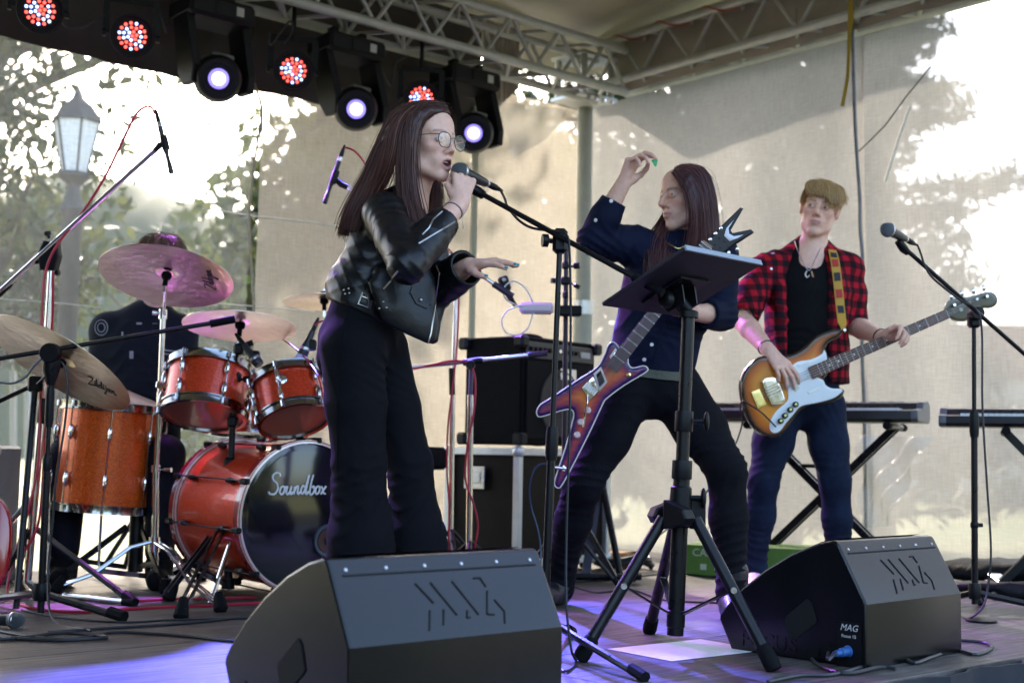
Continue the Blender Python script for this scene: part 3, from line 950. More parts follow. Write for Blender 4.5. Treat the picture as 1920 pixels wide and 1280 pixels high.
led_par(75, 20, 'round diode lamp glowing red and blue, leftmost on the back truss', (-0.55, 4.1, 0.6), 210, (0.36, 0.14, 1.0), 20)
led_par(248, 68, 'round diode lamp glowing red and blue, second from the left on the truss', (0.35, 5.0, 0.6), 330, (0.35, 0.12, 1.0), 17)
led_par(550, 133, 'round diode lamp glowing red and blue between the first two moving heads', (0.35, 4.9, 0.3), 120, (0.55, 0.12, 1.0))
led_par(790, 186, 'round diode lamp just above the head of the singer', (1.1, 5.6, 0.6), 150, VIOLET)
def moving_head(ub, vb_, ul, vl, label, target, energy, col):
    lens = hit_back(ul, vl, 0.42)
    base = hit_back(ub, vb_, 0.26)
    s = base.y / FPX
    o = thing('moving_head_light', label, 'stage light', base, 'moving head lamps on the back truss')
    MB().box(base, (0.36, .25, .105), STAGE_ROT.to_4x4(), .018).build('base', par_black, o, smooth=False)
    MB().box(base + E2 * .127 + E1 * .04 + V(0, 0, .0), (.17, .006, .06), STAGE_ROT.to_4x4()).build('control_panel', black_plastic, o, smooth=False)
    MB().box(base + E2 * .131 + E1 * .085 + V(0, 0, .0), (.04, .004, .045), STAGE_ROT.to_4x4()).build('display', label_m, o, smooth=False)
    aim = (Vector((0.1, 0.6, 0.7)) - lens).normalized()
    piv = lens - aim * .16
    pl = V(base.x, base.y, base.z)
    for sgn in (-1, 1):
        a = pl + E1 * (sgn * .152) + V(0, 0, -.05)
        b = V(piv.x, piv.y, piv.z) + E1 * (sgn * .152)
        L = (b - a).length
        ol = [(-L / 2 - .02, -.075), (L / 2 - .02, -.085), (L / 2 + .05, -.05), (L / 2 + .06, .05), (L / 2 - .02, .085), (-L / 2 - .02, .075)]
        MB().prism(ol, .044, frame((a + b) / 2 + E1 * .022, (b - a), E2), .008).build('yoke_arm', par_black, o, smooth=False)
    MB().lathe([(0, -.20), (.07, -.20), (.105, -.17), (.118, -.08), (.118, .06), (.108, .10), (.104, .15), (.098, .158), (.074, .158), (.070, .148), (0, .148)], piv, aim, 28).build('head', par_black, o)
    MB().lathe([(.050, .152), (.044, .158), (.03, .164), (0, .168)], piv, aim, 24).build('lens', lens_m, o)
    MB().lathe([(.032, .1662), (.018, .171), (0, .172)], piv, aim, 20).build('lens_core', lens_core, o)
    MB().box(piv + V(0, 0, .10) - aim * .02, (.12, .13, .03), STAGE_ROT.to_4x4(), .008).build('head_cover', mat('pale head cover', (0.10, 0.10, 0.095), 0.45), o, smooth=False)
    for sgn in (-1, 1):
        MB().box(base + E1 * (sgn * .09) + V(0, 0, .075), (.035, .06, .06), STAGE_ROT.to_4x4()).build('clamp', black_metal, o, smooth=False)
    spot(piv + aim * .18, target, energy, col, R(26), 0.5, parent=o)
moving_head(398, 28, 410, 148, 'black moving head lamp with lit violet lens, leftmost of the three', (-1.4, 5.2, 0.9), 260, (0.60, 0.14, 1.0))
moving_head(650, 95, 668, 205, 'black moving head lamp with lit violet lens, the middle one of three', (-0.50, 4.1, 0.55), 650, (0.12, 0.12, 1.0))
moving_head(872, 152, 888, 250, 'black moving head lamp with lit violet lens beside the singer\'s face', (0.35, 4.95, 0.45), 330, (0.12, 0.12, 1.0))
for pix, lab in ((((110, -5), (120, 45), (150, 52), (195, 30)), 'black lamp cable looping between the two leftmost diode lamps'), (((280, 0), (300, 30), (312, 62)), 'black lamp cable hanging left of the first moving head'), (((505, 60), (507, 85), (530, 55), (545, 40), (548, 60), (534, 82)), 'black lamp cable loops above the third diode lamp'), (((655, 45), (690, 22), (712, 35), (718, 62)), 'black lamp cable arching over the middle moving head'), (((700, 100), (722, 145), (735, 160), (742, 120), (765, 105)), 'black lamp cable drooping right of the middle moving head')):
    o = MB().tube(spline([hit_back(u, v, .3) for u, v in pix], 6), .006, 6).build('lamp_cable', black_cable_m); tag(o, lab, 'cable')

# ================================================================== floor monitors
mon_m = mat('textured black paint', (0.004, 0.0045, 0.005), 0.19, rvar=0.05, nscale=150, bump=0.08, bscale=320, spec=0.52)
hole_m = mat('recess shade', (0.003, 0.003, 0.003), 0.9)  # near black standing in for the shade inside openings
mon_edge = mat('monitor groove', (0.005, 0.005, 0.006), 0.8)
grille_m = mat('black steel grille', (0.02, 0.02, 0.022), 0.5, 0.4, bump=0.6, bscale=300)
def monitor(p0, az, W_, D_, H_, label, connector):
    """p0: near bottom corner of the rear; az: heading of the rear edge; the side runs to the left of it"""
    wd = Vector((math.sin(az), math.cos(az), 0))
    sdv = Vector((-wd.y, wd.x, 0))
    o = thing('stage_monitor', label, 'loudspeaker', p0, 'wedge monitors on the stage floor')
    prof = [(0, 0), (0, .177), (.085, .335), (.092, .343), (.105, .346), (.16, .333), (.24, .300), (.33, .247), (.41, .187), (.47, .128), (.492, .098), (.494, .085), (.45, .0)]
    prof = [(a * D_, b * H_) for a, b in prof]
    sc, ws = H_, W_ / .456
    M = frame(p0, sdv, (0, 0, 1))          # z of the frame = sdv x up
    zax = M.to_3x3() @ Vector((0, 0, 1))
    t0 = 0 if zax.dot(wd) > 0 else -W_
    MB().prism(prof, W_, M, 0.006, t0).build('cabinet', mon_m, o, angle=0.35)
    def on(s, z, w): return p0 + sdv * (s * D_) + wd * (w * ws) + V(0, 0, z * H_)
    # sloping rear panel details
    a, b = on(0.0765, .319, 0), on(.0765, .319, .456)
    up = (on(.085, .335, 0) - on(0, .177, 0)).normalized()
    nrm = wd.cross(up); nrm = nrm if nrm.dot(-sdv) > 0 else -nrm
    MB().flatbar(on(.0725, .311, .022) + nrm * .0008, on(.0725, .311, .438) + nrm * .0008, .004, .0022, nrm).build('panel_groove', mon_edge, o, smooth=False)
    for k in range(6):
        MB().lathe([(0, .003), (.004, .0028), (.0055, 0)], on(.078, .3215, .03 + k * .0795) + nrm * .0002, nrm, 8).build('screw', steel, o)
    # slanted maker's mark cut into the panel
    cx, cz = on(.038, .247, .245) + nrm * .0006, up
    hh = 0.062 * sc
    def stroke(pts, w=.0032):
        m = MB()
        q = [cx + wd * (x * hh) + up * (y * hh) + nrm * .001 for x, y in pts]
        for k in range(len(q) - 1): m.flatbar(q[k], q[k + 1], w * sc, .0016, nrm)
        m.build('logo_stroke', mon_edge, o, smooth=False)
    for st in ([(-1.75, .75), (-1.2, .0)], [(-1.1, .75), (-.35, -.5)], [(-1.45, -.25), (-1.7, -.95)], [(-.85, -.25), (-1.05, -.8)], [(-.15, .75), (.6, -.55)], [(.15, -.35), (.05, -.62), (.2, -.62)], [(.85, .8), (1.15, .8), (1.3, .45)], [(1.3, .3), (.98, -.55), (1.3, -.6)], [(1.5, -.05), (1.8, -.5), (1.65, -.95)]):
        stroke(st)
    # side panel: dark plate standing in for the shaded hand hole, raised lettering, connector plate
    out = -wd
    hx = [(.155, .115), (.172, .165), (.186, .176), (.255, .120), (.262, .106), (.245, .060), (.232, .052), (.165, .104)]
    MB().prism([(a * D_, b * H_) for a, b in hx], .003, frame(p0 + out * .0035, sdv, (0, 0, 1)), 0, 0 if zax.dot(wd) < 0 else 0).build('hand_hole_shade', hole_m, o, smooth=False)
    tm = frame(p0 + sdv * (.255 * D_) + out * .001 + V(0, 0, .036 * sc), -sdv, (0, 0, 1))
    for k, ch in enumerate('FOCUS 15'):
        if ch != ' ': text_mesh('raised_letter', ch, .062 * sc, tm @ Matrix.Translation(((k - 3.5) * .043 * sc, 0, 0)), mon_m, o, .0025)
    # grille towards the performer
    gp = [(s, z) for s, z in prof[4:11]]
    gv = []
    for s, z in gp:
        for w in (.03, .426):
            gv.append(p0 + sdv * (s + .004) + wd * (w * ws) + V(0, 0, z + .004))
    gf = [(2 * i, 2 * i + 1, 2 * i + 3, 2 * i + 2) for i in range(len(gp) - 1)]
    n_ = len(gv)
    gv += [p - V(0, 0, .006) for p in gv]
    gf += [tuple(n_ + i for i in reversed(f)) for f in gf]
    mesh_obj('grille', gv, gf, grille_m, o)
    if connector:
        MB().box(on(.052, .062, 0) + out * .002, (.004, .075 * sc, .125 * sc), Matrix((wd, sdv, V(0, 0, 1))).transposed().to_4x4()).build('connector_plate', black_plastic, o, smooth=False)
        wm = mat('white print', (0.6, 0.6, 0.6), 0.6)
        text_mesh('plate_print', 'MAG', .026 * sc, frame(on(.052, .108, 0) + out * .0045, -sdv, (0, 0, 1)), wm, o, .0004, 0.3)
        text_mesh('plate_print', 'Focus 15', .013 * sc, frame(on(.052, .085, 0) + out * .0045, -sdv, (0, 0, 1)), wm, o, .0004)
        MB().lathe([(.016, 0), (.016, .006), (.013, .008), (.013, .03), (.010, .032), (.010, .045), (.006, .06), (0, .06)], on(.052, .045, 0) + out * .004, (out + sdv * .25 + V(0, 0, -.1)), 16).build('cable_plug', mat('blue plug', (0.03, 0.12, 0.35), 0.4), o, label='blue cable plug')
    return o, on, out
mR = V(1.003, 3.714, 0)
monitor(mR, 0.822, .533, 1.043, 1.011, 'wedge floor monitor at the right with a blue plug in its side', True)
monitor(V(-.320, 2.708, 0), 0.85, .60, 1.02, 1.033, 'wedge floor monitor nearest the camera in front of the singer', False)

# ================================================================== stands
def foot(m, p, d, r=.016, l=.05):
    m.lathe([(0, 0), (r * .7, 0), (r, l * .3), (r * .8, l), (0, l)], p, d, 10)
def tripod(o, hub, feet, m, r=.011, knob=True, cap=True):
    for f in feet:
        f = Vector(f)
        d = (f - hub).normalized()
        leg = MB().tube([hub, f + V(0, 0, r)], r, 8).build('leg', m, o)
        if cap: MB().tube([f + V(0, 0, r * 1.3) - d * .055, f + V(0, 0, r * 1.35) + d * .012], r * 1.45, 8).build('rubber_foot', black_matte, leg)
def pole(o, a, b, r, m, name='pole', n=12):
    return MB().tube([a, b], r, n).build(name, m, o)
def clutch(o, p, d, r=.019, l=.08, m=None):
    d = Vector(d).normalized()
    MB().lathe([(0, -l / 2), (r * .85, -l / 2), (r, -l * .3), (r, l * .3), (r * .85, l / 2), (0, l / 2)], p, d, 14).build('clutch', m or black_plastic, o)
def knob(o, p, d, r=.017, l=.03, m=None):
    MB().lathe([(0, 0), (r * .4, 0), (r * .4, l * .4), (r, l * .5), (r, l), (0, l)], p, d, 10).build('knob', m or black_plastic, o)
def swivel(o, p, d=(0, -1, 0), r=.026, w=.05):
    d = Vector(d).normalized()
    MB().lathe([(0, -w / 2), (r * .9, -w / 2), (r, -w * .35), (r, w * .35), (r * .9, w / 2), (0, w / 2)], p, d, 16).build('swivel', black_plastic, o)

# --- centre microphone stand in front of the guitarist
B0 = F(1019, 1222)
T0 = P(1050, 452, B0.y + 0.02)
o = thing('microphone_stand', 'black boom microphone stand between the singer and the guitarist', 'microphone stand', B0, 'boom microphone stands')
pole(o, B0 + V(0, 0, .05), B0.lerp(T0, .52), .0125, black_metal)
pole(o, B0.lerp(T0, .45), T0, .0085, black_metal, 'inner_pole')
clutch(o, B0.lerp(T0, .50), T0 - B0, .019, .10)
MB().box(T0, (.045, .045, .075), None, .01).build('boom_clamp', black_plastic, o, smooth=False)
knob(o, T0 + V(-.02, 0, 0), (-1, -.2, 0), .02, .035)
hub = B0 + V(0, 0, .10)
tripod(o, hub, [F(1205, 1277), B0 + V(-.30, .18, 0), B0 + V(.1, .36, 0)], black_metal, .011)
clutch(o, hub, (0, 0, 1), .022, .09)
cb0, cb1 = P(893, 358, 4.06), P(1243, 549, 3.76)
MB().tube([cb0, cb1], .0085, 10).build('boom', black_metal, o)
dd = (cb1 - cb0).normalized()
MB().tube([cb1 - dd * .105, cb1], .0135, 12).build('boom_grip', black_matte, o)
MB().tube([P(880, 352, 4.05), P(893, 358, 4.06), P(906, 366, 4.05)], [.014, .017, .014], 10).build('mic_clip', black_plastic, o)
# its cable: from the microphone, along the boom, down the stand
cab = spline([P(937, 354, 4.19), P(946, 372, 4.12), P(953, 390, 4.02), P(975, 415, 4.0), P(1000, 428, 3.97), P(1040, 433, 3.92), P(1062, 440, 3.90), P(1068, 475, 3.89), P(1070, 600, 3.88), P(1068, 800, 3.86), P(1062, 1000, 3.84), P(1062, 1130, 3.78), P(1071, 1215, 3.72), F(1080, 1245) + V(0, 0, .006), F(1060, 1262) + V(0, 0, .006), F(1040, 1250) + V(0, 0, .006)], 8)
oc = MB().tube(cab, .0042, 6).build('microphone_cable', black_cable_m); tag(oc, 'black cable hanging down the stand from the singer\'s microphone', 'cable')

# --- singer's microphone
mic_grille = mat('grey microphone mesh', (0.16, 0.19, 0.21), 0.4, 0.7, bump=1.0, bscale=700)
mic_body = mat('dark microphone body', (0.022, 0.024, 0.027), 0.4, 0.2)
def vocal_mic(a, b, label, plug=True):
    d = (b - a).normalized()
    o = thing('microphone', label, 'microphone', a, 'vocal microphones')
    MB().lathe([(0, -.026), (.012, -.024), (.021, -.014), (.0255, 0), (.0262, .008), (.024, .02), (.020, .026)], a, d, 20).build('grille_ball', mic_grille, o)
    MB().lathe([(.0265, .004), (.0275, .006), (.0275, .012), (.0265, .014)], a, d, 20).build('grille_band', steel, o)
    MB().lathe([(.020, .024), (.019, .035), (.0165, .09), (.0135, .145), (.012, .15), (0, .15)], a, d, 16).build('body', mic_body, o)
    MB().lathe([(.0095, .15), (.0095, .18), (.0105, .182), (.0105, .205), (.006, .235), (.004, .25)], a, d, 12).build('connector', black_plastic, o)
    MB().lathe([(.0105, .152), (.0108, .154), (.0108, .16), (.0105, .162)], a, d, 12).build('connector_ring', steel, o)
    return o
MIC_A, MIC_B = P(861, 320, 4.0), P(938, 356, 4.20)
vocal_mic(MIC_A, MIC_B, 'grey-headed vocal microphone in the singer\'s hand')

# --- right microphone stand
B1 = F(1828, 1152)
T1 = P(1826, 598, B1.y)
o = thing('microphone_stand', 'black boom microphone stand at the far right before the keyboards', 'microphone stand', B1, 'boom microphone stands')
pole(o, B1 + V(0, 0, .04), B1.lerp(T1, .66), .0125, black_metal)
pole(o, B1.lerp(T1, .6), T1, .0085, black_metal, 'inner_pole')
clutch(o, B1.lerp(T1, .64), T1 - B1, .018, .10)
clutch(o, B1.lerp(T1, .30), T1 - B1, .016, .022)
knob(o, B1.lerp(T1, .30), (1, 0, 0), .008, .03)
MB().box(T1, (.045, .045, .07), None, .01).build('boom_clamp', black_plastic, o, smooth=False)
swivel(o, T1 + V(0, -.03, .02))
tripod(o, B1 + V(0, 0, .085), [F(1905, 1155) + V(.22, 0, 0), F(1745, 1150) + V(-.05, .1, 0), B1 + V(.12, -.02, 0) + V(.02, .35, 0), ], black_metal, .012)
clutch(o, B1 + V(0, 0, .09), (0, 0, 1), .024, .06)
MB().lathe([(0, 0), (.055, 0), (.055, .008), (0, .012)], F(1840, 1165), (0, 0, 1), 16).build('base_cap', black_plastic, o)
r0, r1 = P(1690, 460, 4.75), P(2010, 742, 5.1)
MB().tube([r0, r1], .0085, 10).build('boom', black_metal, o)
MB().tube([P(1684, 452, 4.74), P(1694, 466, 4.75), P(1702, 474, 4.76)], [.014, .017, .012], 10).build('mic_clip', black_plastic, o)
RMA, RMB = P(1663, 430, 4.64), P(1722, 461, 4.84)
vocal_mic(RMA, RMB, 'grey-headed vocal microphone on the right stand')
cab = spline([P(1720, 459, 4.83), P(1726, 474, 4.80), P(1735, 500, 4.74), P(1752, 524, 4.78), P(1800, 562, 4.83), P(1830, 580, 4.85), P(1841, 620, 4.86), P(1842, 760, 4.87), P(1850, 900, 4.87), P(1858, 1030, 4.87), P(1852, 1100, 4.87), P(1842, 1138, 4.86), F(1815, 1162) + V(0, 0, .006), F(1790, 1150) + V(0, 0, .006), F(1770, 1140) + V(0, 0, .006)], 8)
oc = MB().tube(cab, .0042, 6).build('microphone_cable', black_cable_m); tag(oc, 'black cable hanging beside the pole of the right microphone stand', 'cable')

# --- music desk on a heavy tripod
top = P(1291, 583, 3.87)
bot = P(1266, 1190, 3.87)
o = thing('music_stand', 'heavy black tripod stand with a tilted dark desk plate', 'music stand', V(bot.x, bot.y, 0))
axis = (top - bot).normalized()
pole(o, bot, bot.lerp(top, .50), .0245, black_metal, n=20)
pole(o, bot.lerp(top, .46), top, .0195, black_metal, 'inner_pole', 20)
def ring(t, r, l): MB().lathe([(r * .96, -l / 2), (r, -l / 2 + .004), (r, l / 2 - .004), (r * .96, l / 2), (.018, l / 2)], bot.lerp(top, t), axis, 22).build('collar', black_plastic, o)
ring(.655, .027, .06); ring(.505, .030, .055)
def wing(t):
    p = bot.lerp(top, t) + V(.028, -.012, 0)
    k_ = MB().tube([p, p + V(.028, -.004, 0)], .0075, 8)
    k_.ball(p + V(.036, -.004, 0), (.009, .013, .030), 10, 8)
    k_.build('wing_screw', black_plastic, o)
wing(.655); wing(.42)
hubp = bot.lerp(top, .36)
MB().lathe([(.026, .09), (.031, .085), (.034, .03), (.034, -.02), (.028, -.03)], hubp, axis, 22).build('hub', black_plastic, o)
ft = [F(1092, 1240), F(1447, 1258), V(bot.x - .02, bot.y + .50, 0)]
low = bot + axis * .05
for f in ft:
    d = V(f.x - hubp.x, f.y - hubp.y, 0).normalized()
    s_ = hubp + d * .055 + V(0, 0, -.005)
    f2 = f + V(0, 0, .02)
    MB().prism([(-.02, -.034), (.05, -.02), (.062, .0), (.05, .024), (-.02, .05)], .05, frame(hubp - d.cross(V(0, 0, 1)) * -.025 + d * .012, d, (0, 0, 1)), .006).build('hub_arm', black_plastic, o, smooth=False)
    lg_ = MB().tube([s_, f2], .0175, 16).build('leg', black_metal, o)
    dd_ = (f2 - s_).normalized()
    MB().lathe([(.0185, -.055), (.022, -.05), (.024, .0), (.021, .018), (0, .02)], f2, dd_, 14).build('rubber_foot', black_matte, lg_)
    j = s_.lerp(f2, .50)
    MB().flatbar(j, low, .022, .005, d).build('brace', black_metal, o, smooth=False)
    knob(o, j, V(0, -1, 0), .009, .022, steel)
MB().lathe([(.022, -.03), (.027, -.025), (.027, .02), (.022, .025)], low, axis, 18).build('lower_collar', black_plastic, o)
desk_az, dth, dw, dl = 0.7856, 0.4241, .3688, .3319
de1, de2 = V(math.sin(desk_az), math.cos(desk_az), 0), V(math.cos(desk_az), -math.sin(desk_az), 0)
dt = de2 * math.cos(dth) + V(0, 0, math.sin(dth))
dc = V(.4995, 3.8529, 1.091)
DR = Matrix((de1, dt, de1.cross(dt))).transposed()
desk_m = mat('dark desk plate', (0.025, 0.023, 0.032), 0.5, noise=0.1, nscale=20, spec=0.3)
MB().box(dc, (dw, dl, .012), DR.to_4x4(), .002).build('desk_plate', desk_m, o, smooth=False)
MB().box(dc + dt * (dl / 2 + .002) , (dw, .006, .016), DR.to_4x4()).build('desk_lit_edge', mat('skylit edge', (0.30, 0.34, 0.38), 0.35), o, smooth=False)  # skylight on the plate's upper edge, put into a pale strip
dn = DR @ V(0, 0, 1)
dn = dn if dn.z < 0 else -dn
pc = dc + dn * .008
MB().box(pc + dn * .004 - dt * .03, (.14, .16, .008), DR.to_4x4(), .002).build('mounting_plate', black_metal, o, smooth=False)
for s in (-1, 1):
    MB().prism([(-.05, 0), (.05, 0), (.035, .06), (-.03, .06)], .005, frame(pc + de1 * (s * .03) - dt * .03, dt, dn)).build('bracket', black_metal, o, smooth=False)
MB().tube([top, pc - dt * .03 + dn * .03], .019, 12).build('tilt_joint', black_plastic, o)
MB().lathe([(0, 0), (.022, 0), (.026, .01), (.026, .022), (.020, .028), (0, .028)], pc - dt * .03 + dn * .035 - de1 * .04, -de1 - de2 * .4, 16).build('tilt_knob', black_plastic, o)
MB().lathe([(.030, 0), (.030, .018), (.02, .022)], top - axis * .02, axis, 18).build('top_ring', black_plastic, o)

# ================================================================== amplifier on a flight case
fx, fy = V(.64, .77, 0).normalized(), V(-.77, .64, 0).normalized()     # along the front, back along the side
AR = Matrix((fx, fy, V(0, 0, 1))).transposed()
ac = P(972, 838, 6.25)
CASE_H = ac.z
ac = V(ac.x, ac.y, 0)
o = thing('flight_case', 'dark flight case with aluminium edges under the amplifier', 'flight case', ac)
lam = mat('dark brown laminate', (0.014, 0.010, 0.009), 0.5, noise=0.15, nscale=14, spec=0.1)
cw, cd_ = .72, .44
cen = ac + fx * (cw / 2) + fy * (cd_ / 2)
MB().box(cen + V(0, 0, CASE_H / 2 + .03), (cw - .02, cd_ - .02, CASE_H - .07), AR.to_4x4()).build('panel_box', lam, o, smooth=False)
for (a, b) in ((0, 0), (cw, 0), (0, cd_), (cw, cd_)):
    MB().box(ac + fx * a + fy * b + V(0, 0, CASE_H / 2 + .03) + (cen - (ac + fx * a + fy * b)) * .0, (.036, .036, CASE_H - .1), AR.to_4x4(), .004).build('edge_profile', alu, o, smooth=False)
for z in (.06, CASE_H - .022):
    MB().box(ac + fx * (cw / 2) + V(0, 0, z), (cw - .05, .036, .036), AR.to_4x4(), .004).build('edge_profile', alu, o, smooth=False)
    MB().box(ac + fy * (cd_ / 2) + V(0, 0, z), (.036, cd_ - .05, .036), AR.to_4x4(), .004).build('edge_profile', alu, o, smooth=False)
for (a, b) in ((0, 0), (cw, 0), (0, cd_)):
    for z in (.06, CASE_H - .022): MB().ball(ac + fx * a + fy * b + V(0, 0, z), .032, 12, 8).build('ball_corner', alu, o)
hp = ac + fy * (cd_ * .60) + V(0, 0, CASE_H - .15) - fx * .012
MB().box(hp, (.008, .13, .11), AR.to_4x4(), .003).build('handle_dish', steel, o, smooth=False)
MB().box(hp - fx * .006, (.008, .085, .055), AR.to_4x4(), .003).build('handle', alu, o, smooth=False)
for k in range(4):
    c_ = ac + fx * (.08 + (k % 2) * (cw - .16)) + fy * (.08 + (k // 2) * (cd_ - .16)) + V(0, 0, .022)
    MB().lathe([(0, -.012), (.02, -.012), (.022, 0), (.02, .012), (0, .012)], c_, fx, 12).build('castor', black_matte, o)
o = thing('guitar_amplifier', 'black combo amplifier with control panel standing on the flight case', 'amplifier', ac + V(0, 0, CASE_H))
tolex = mat('black vinyl covering', (0.004, 0.004, 0.005), 0.6, bump=0.4, bscale=160, spec=0.05)
spk = mat('black grille cloth', (0.007, 0.007, 0.008), 0.8, bump=0.7, bscale=240, spec=0.15)
a0 = ac + fx * .035 + fy * .02 + V(0, 0, CASE_H + .012)
aw, ad_, ah = .60, .36, .525
am = a0 + fx * (aw / 2) + fy * (ad_ / 2)
MB().box(am + V(0, 0, ah / 2), (aw, ad_, ah), AR.to_4x4(), .008).build('cabinet', tolex, o, smooth=False)
MB().box(a0 + fx * (aw / 2) - fy * .003 + V(0, 0, .22), (aw - .07, .012, .38), AR.to_4x4(), .004).build('speaker_grille', spk, o, smooth=False)
MB().lathe([(.165, 0), (.165, .004), (.155, .006), (.150, .003), (.06, .002), (.05, .006), (0, .008)], a0 + fx * (aw / 2) - fy * .0095 + V(0, 0, .21), -fy, 36).build('speaker_ring', grille_m, o)
MB().box(a0 + fx * (aw / 2) - fy * .004 + V(0, 0, ah - .065), (aw - .05, .012, .08), AR.to_4x4(), .003).build('control_panel', mat('amp panel', (0.03, 0.03, 0.032), 0.35, 0.3), o, smooth=False)
for k in range(11):
    MB().lathe([(0, .016), (.010, .016), (.012, 0)], a0 + fx * (.06 + k * .036) - fy * .010 + V(0, 0, ah - .06), -fy, 10).build('control_knob', chrome if 4 < k < 8 else black_plastic, o)
MB().box(a0 + fx * (aw - .10) - fy * .0115 + V(0, 0, ah - .065), (.08, .004, .03), AR.to_4x4()).build('input_plate', label_m, o, smooth=False)
MB().box(a0 + fx * (aw * .60) - fy * .0115 + V(0, 0, ah - .17), (.13, .005, .055), AR.to_4x4(), .002).build('name_badge', steel, o, smooth=False)
for (a, b) in ((0, 0), (aw, 0), (0, ad_), (aw, ad_)):
    for z in (.028, ah - .028):
        MB().box(a0 + fx * a + fy * b + V(0, 0, z), (.062, .062, .06), AR.to_4x4(), .012).build('corner_guard', black_plastic, o, smooth=False)
MB().tube(spline([am + fx * -.09 + V(0, 0, ah), am - fx * .06 + V(0, 0, ah + .025), am + fx * .06 + V(0, 0, ah + .025), am + fx * .09 + V(0, 0, ah)], 5), .011, 8).build('handle', black_matte, o)

# ================================================================== accessory stand with camera and battery behind the guitarist
ya = 5.75
b_ = P(1056, 1060, ya); b_ = V(b_.x, b_.y, 0)
o = thing('accessory_stand', 'thin dark stand with clamps behind the centre microphone stand', 'stand', b_)
tp_ = P(1062, 445, ya)
pole(o, b_ + V(0, 0, .02), tp_, .011, mat('dark violet metal', (0.03, 0.025, 0.04), 0.35, 0.5))
for v_, w_ in ((498, .03), (527, .045), (553, .025)):
    c_ = P(1060, v_, ya)
    MB().box(c_, (w_, .04, .035), None, .008).build('clamp', black_plastic, o, smooth=False)
knob(o, P(1066, 500, ya), (1, -.2, .1), .014, .05); knob(o, P(1052, 527, ya), (-1, -.3, 0), .012, .045); knob(o, P(1068, 530, ya), (1, -.2, -.5), .01, .05)
MB().box(P(1066, 583, ya - .03), (.115, .06, .045), None, .006).build('tray_bracket', black_plastic, o, smooth=False)
tripod(o, b_ + V(0, 0, .3), [b_ + V(.25, -.05, 0), b_ + V(-.2, .15, 0), b_ + V(-.05, -.3, 0)], black_metal, .009)
pb = P(1006, 578, ya - .03)
o = MB().box(pb, (.150, .07, .048), None, .012).build('battery_pack', mat('pinkish white plastic', (0.80, 0.70, 0.72), 0.35)); tag(o, 'pale pinkish battery pack beside the accessory stand above the amplifier', 'battery')
loop = spline([P(1000, 568, 5.69), P(985, 540, 5.68), P(962, 527, 5.67), P(945, 540, 5.66), P(948, 560, 5.66), P(970, 572, 5.67), P(978, 574, 5.68), P(955, 580, 5.67), P(941, 600, 5.66), P(948, 622, 5.66), P(970, 628, 5.67), P(990, 615, 5.68), P(998, 592, 5.69), P(1004, 582, 5.70)], 8)
o = MB().tube(loop, .0035, 6).build('charging_cable', white_plastic); tag(o, 'thin white cable looping from the battery pack over the amplifier', 'cable')
ca = P(946, 532, 5.68)
o = thing('action_camera', 'small black camera clamped to the lower end of the overhead boom', 'camera', ca)
cr = Matrix.Rotation(R(-18), 4, 'Y')
MB().box(ca, (.045, .03, .065), cr, .006).build('camera_body', black_plastic, o, smooth=False)
MB().tube([P(950, 545, 5.68), P(958, 560, 5.68), P(966, 572, 5.69)], [.016, .013, .009], 10).build('mount', black_plastic, o)
MB().lathe([(.012, 0), (.012, .006), (0, .007)], ca + V(-.004, -.016, .012), (0, -1, 0), 14).build('lens', mat('camera lens', (0.01, 0.01, 0.02), 0.05, coat=1), o)

# ================================================================== overhead and amplifier microphones on chrome stands
def pencil_mic(a, b, clip, label, red=True):
    d = (b - a).normalized()
    L = (b - a).length
    o = thing('pencil_microphone', label, 'microphone', a, 'pencil microphones over the drums')
    MB().lathe([(.0105, 0), (.0105, L * .55), (.0085, L * .57), (.0085, L * .76), (.0105, L * .78), (.0105, L * .99), (.009, L), (0, L)], a, d, 16).build('body', mic_body, o)
    for k in range(3): MB().lathe([(.0106, L * (.88 + .03 * k)), (.0112, L * (.885 + .03 * k)), (.0112, L * (.89 + .03 * k)), (.0106, L * (.895 + .03 * k))], a, d, 16).build('vent_ring', mat('mic vent ring', (0.08, 0.08, 0.09), 0.4, 0.6), o)
    MB().lathe([(.0095, 0), (.0095, -.02), (.0085, -.022)], a, d, 14).build('connector_ring', steel, o)
    MB().lathe([(.0095, -.02), (.0095, -.035), (.006, -.06), (.004, -.075)], a, d, 12).build('connector', black_plastic, o)
    MB().lathe([(.015, -.03), (.016, -.02), (.016, .02), (.015, .03), (.011, .03)], clip, d, 14).build('clip', black_plastic, o)
    return o
yA = 5.2
BA = F(50, 1115)
o = thing('overhead_microphone_stand', 'chrome boom stand at the far left holding the high pencil microphone', 'microphone stand', BA, 'chrome boom stands')
pole(o, BA + V(0, 0, .05), P(78, 780, yA), .016, chrome, n=14)
pole(o, P(78, 780, yA), P(96, 505, yA), .012, chrome, 'inner_pole', 14)
clutch(o, P(80, 770, yA), V(.05, 0, 1), .021, .1, black_metal)
bA0, bA1 = P(-60, 600, yA), P(290, 283, yA - .05)
dA = (bA1 - bA0).normalized()
pole(o, bA0, bA1, .0095, chrome, 'boom')
MB().tube([P(64, 490, yA), P(98, 458, yA)], .0175, 12).build('boom_sleeve', black_plastic, o)
MB().tube([P(20, 530, yA), P(-20, 566, yA)], .015, 12).build('boom_grip', black_matte, o)
MB().prism([(-.03, -.06), (.03, -.06), (.045, .0), (.035, .05), (-.02, .06), (-.04, .01)], .05, frame(P(93, 480, yA) + V(0, .025, 0), (1, 0, 0), (0, 0, 1)), .006).build('swivel', black_plastic, o, smooth=False)
knob(o, P(92, 448, yA), (-.3, -.1, 1), .014, .03); knob(o, P(100, 512, yA), (1, -.2, .1), .012, .025)
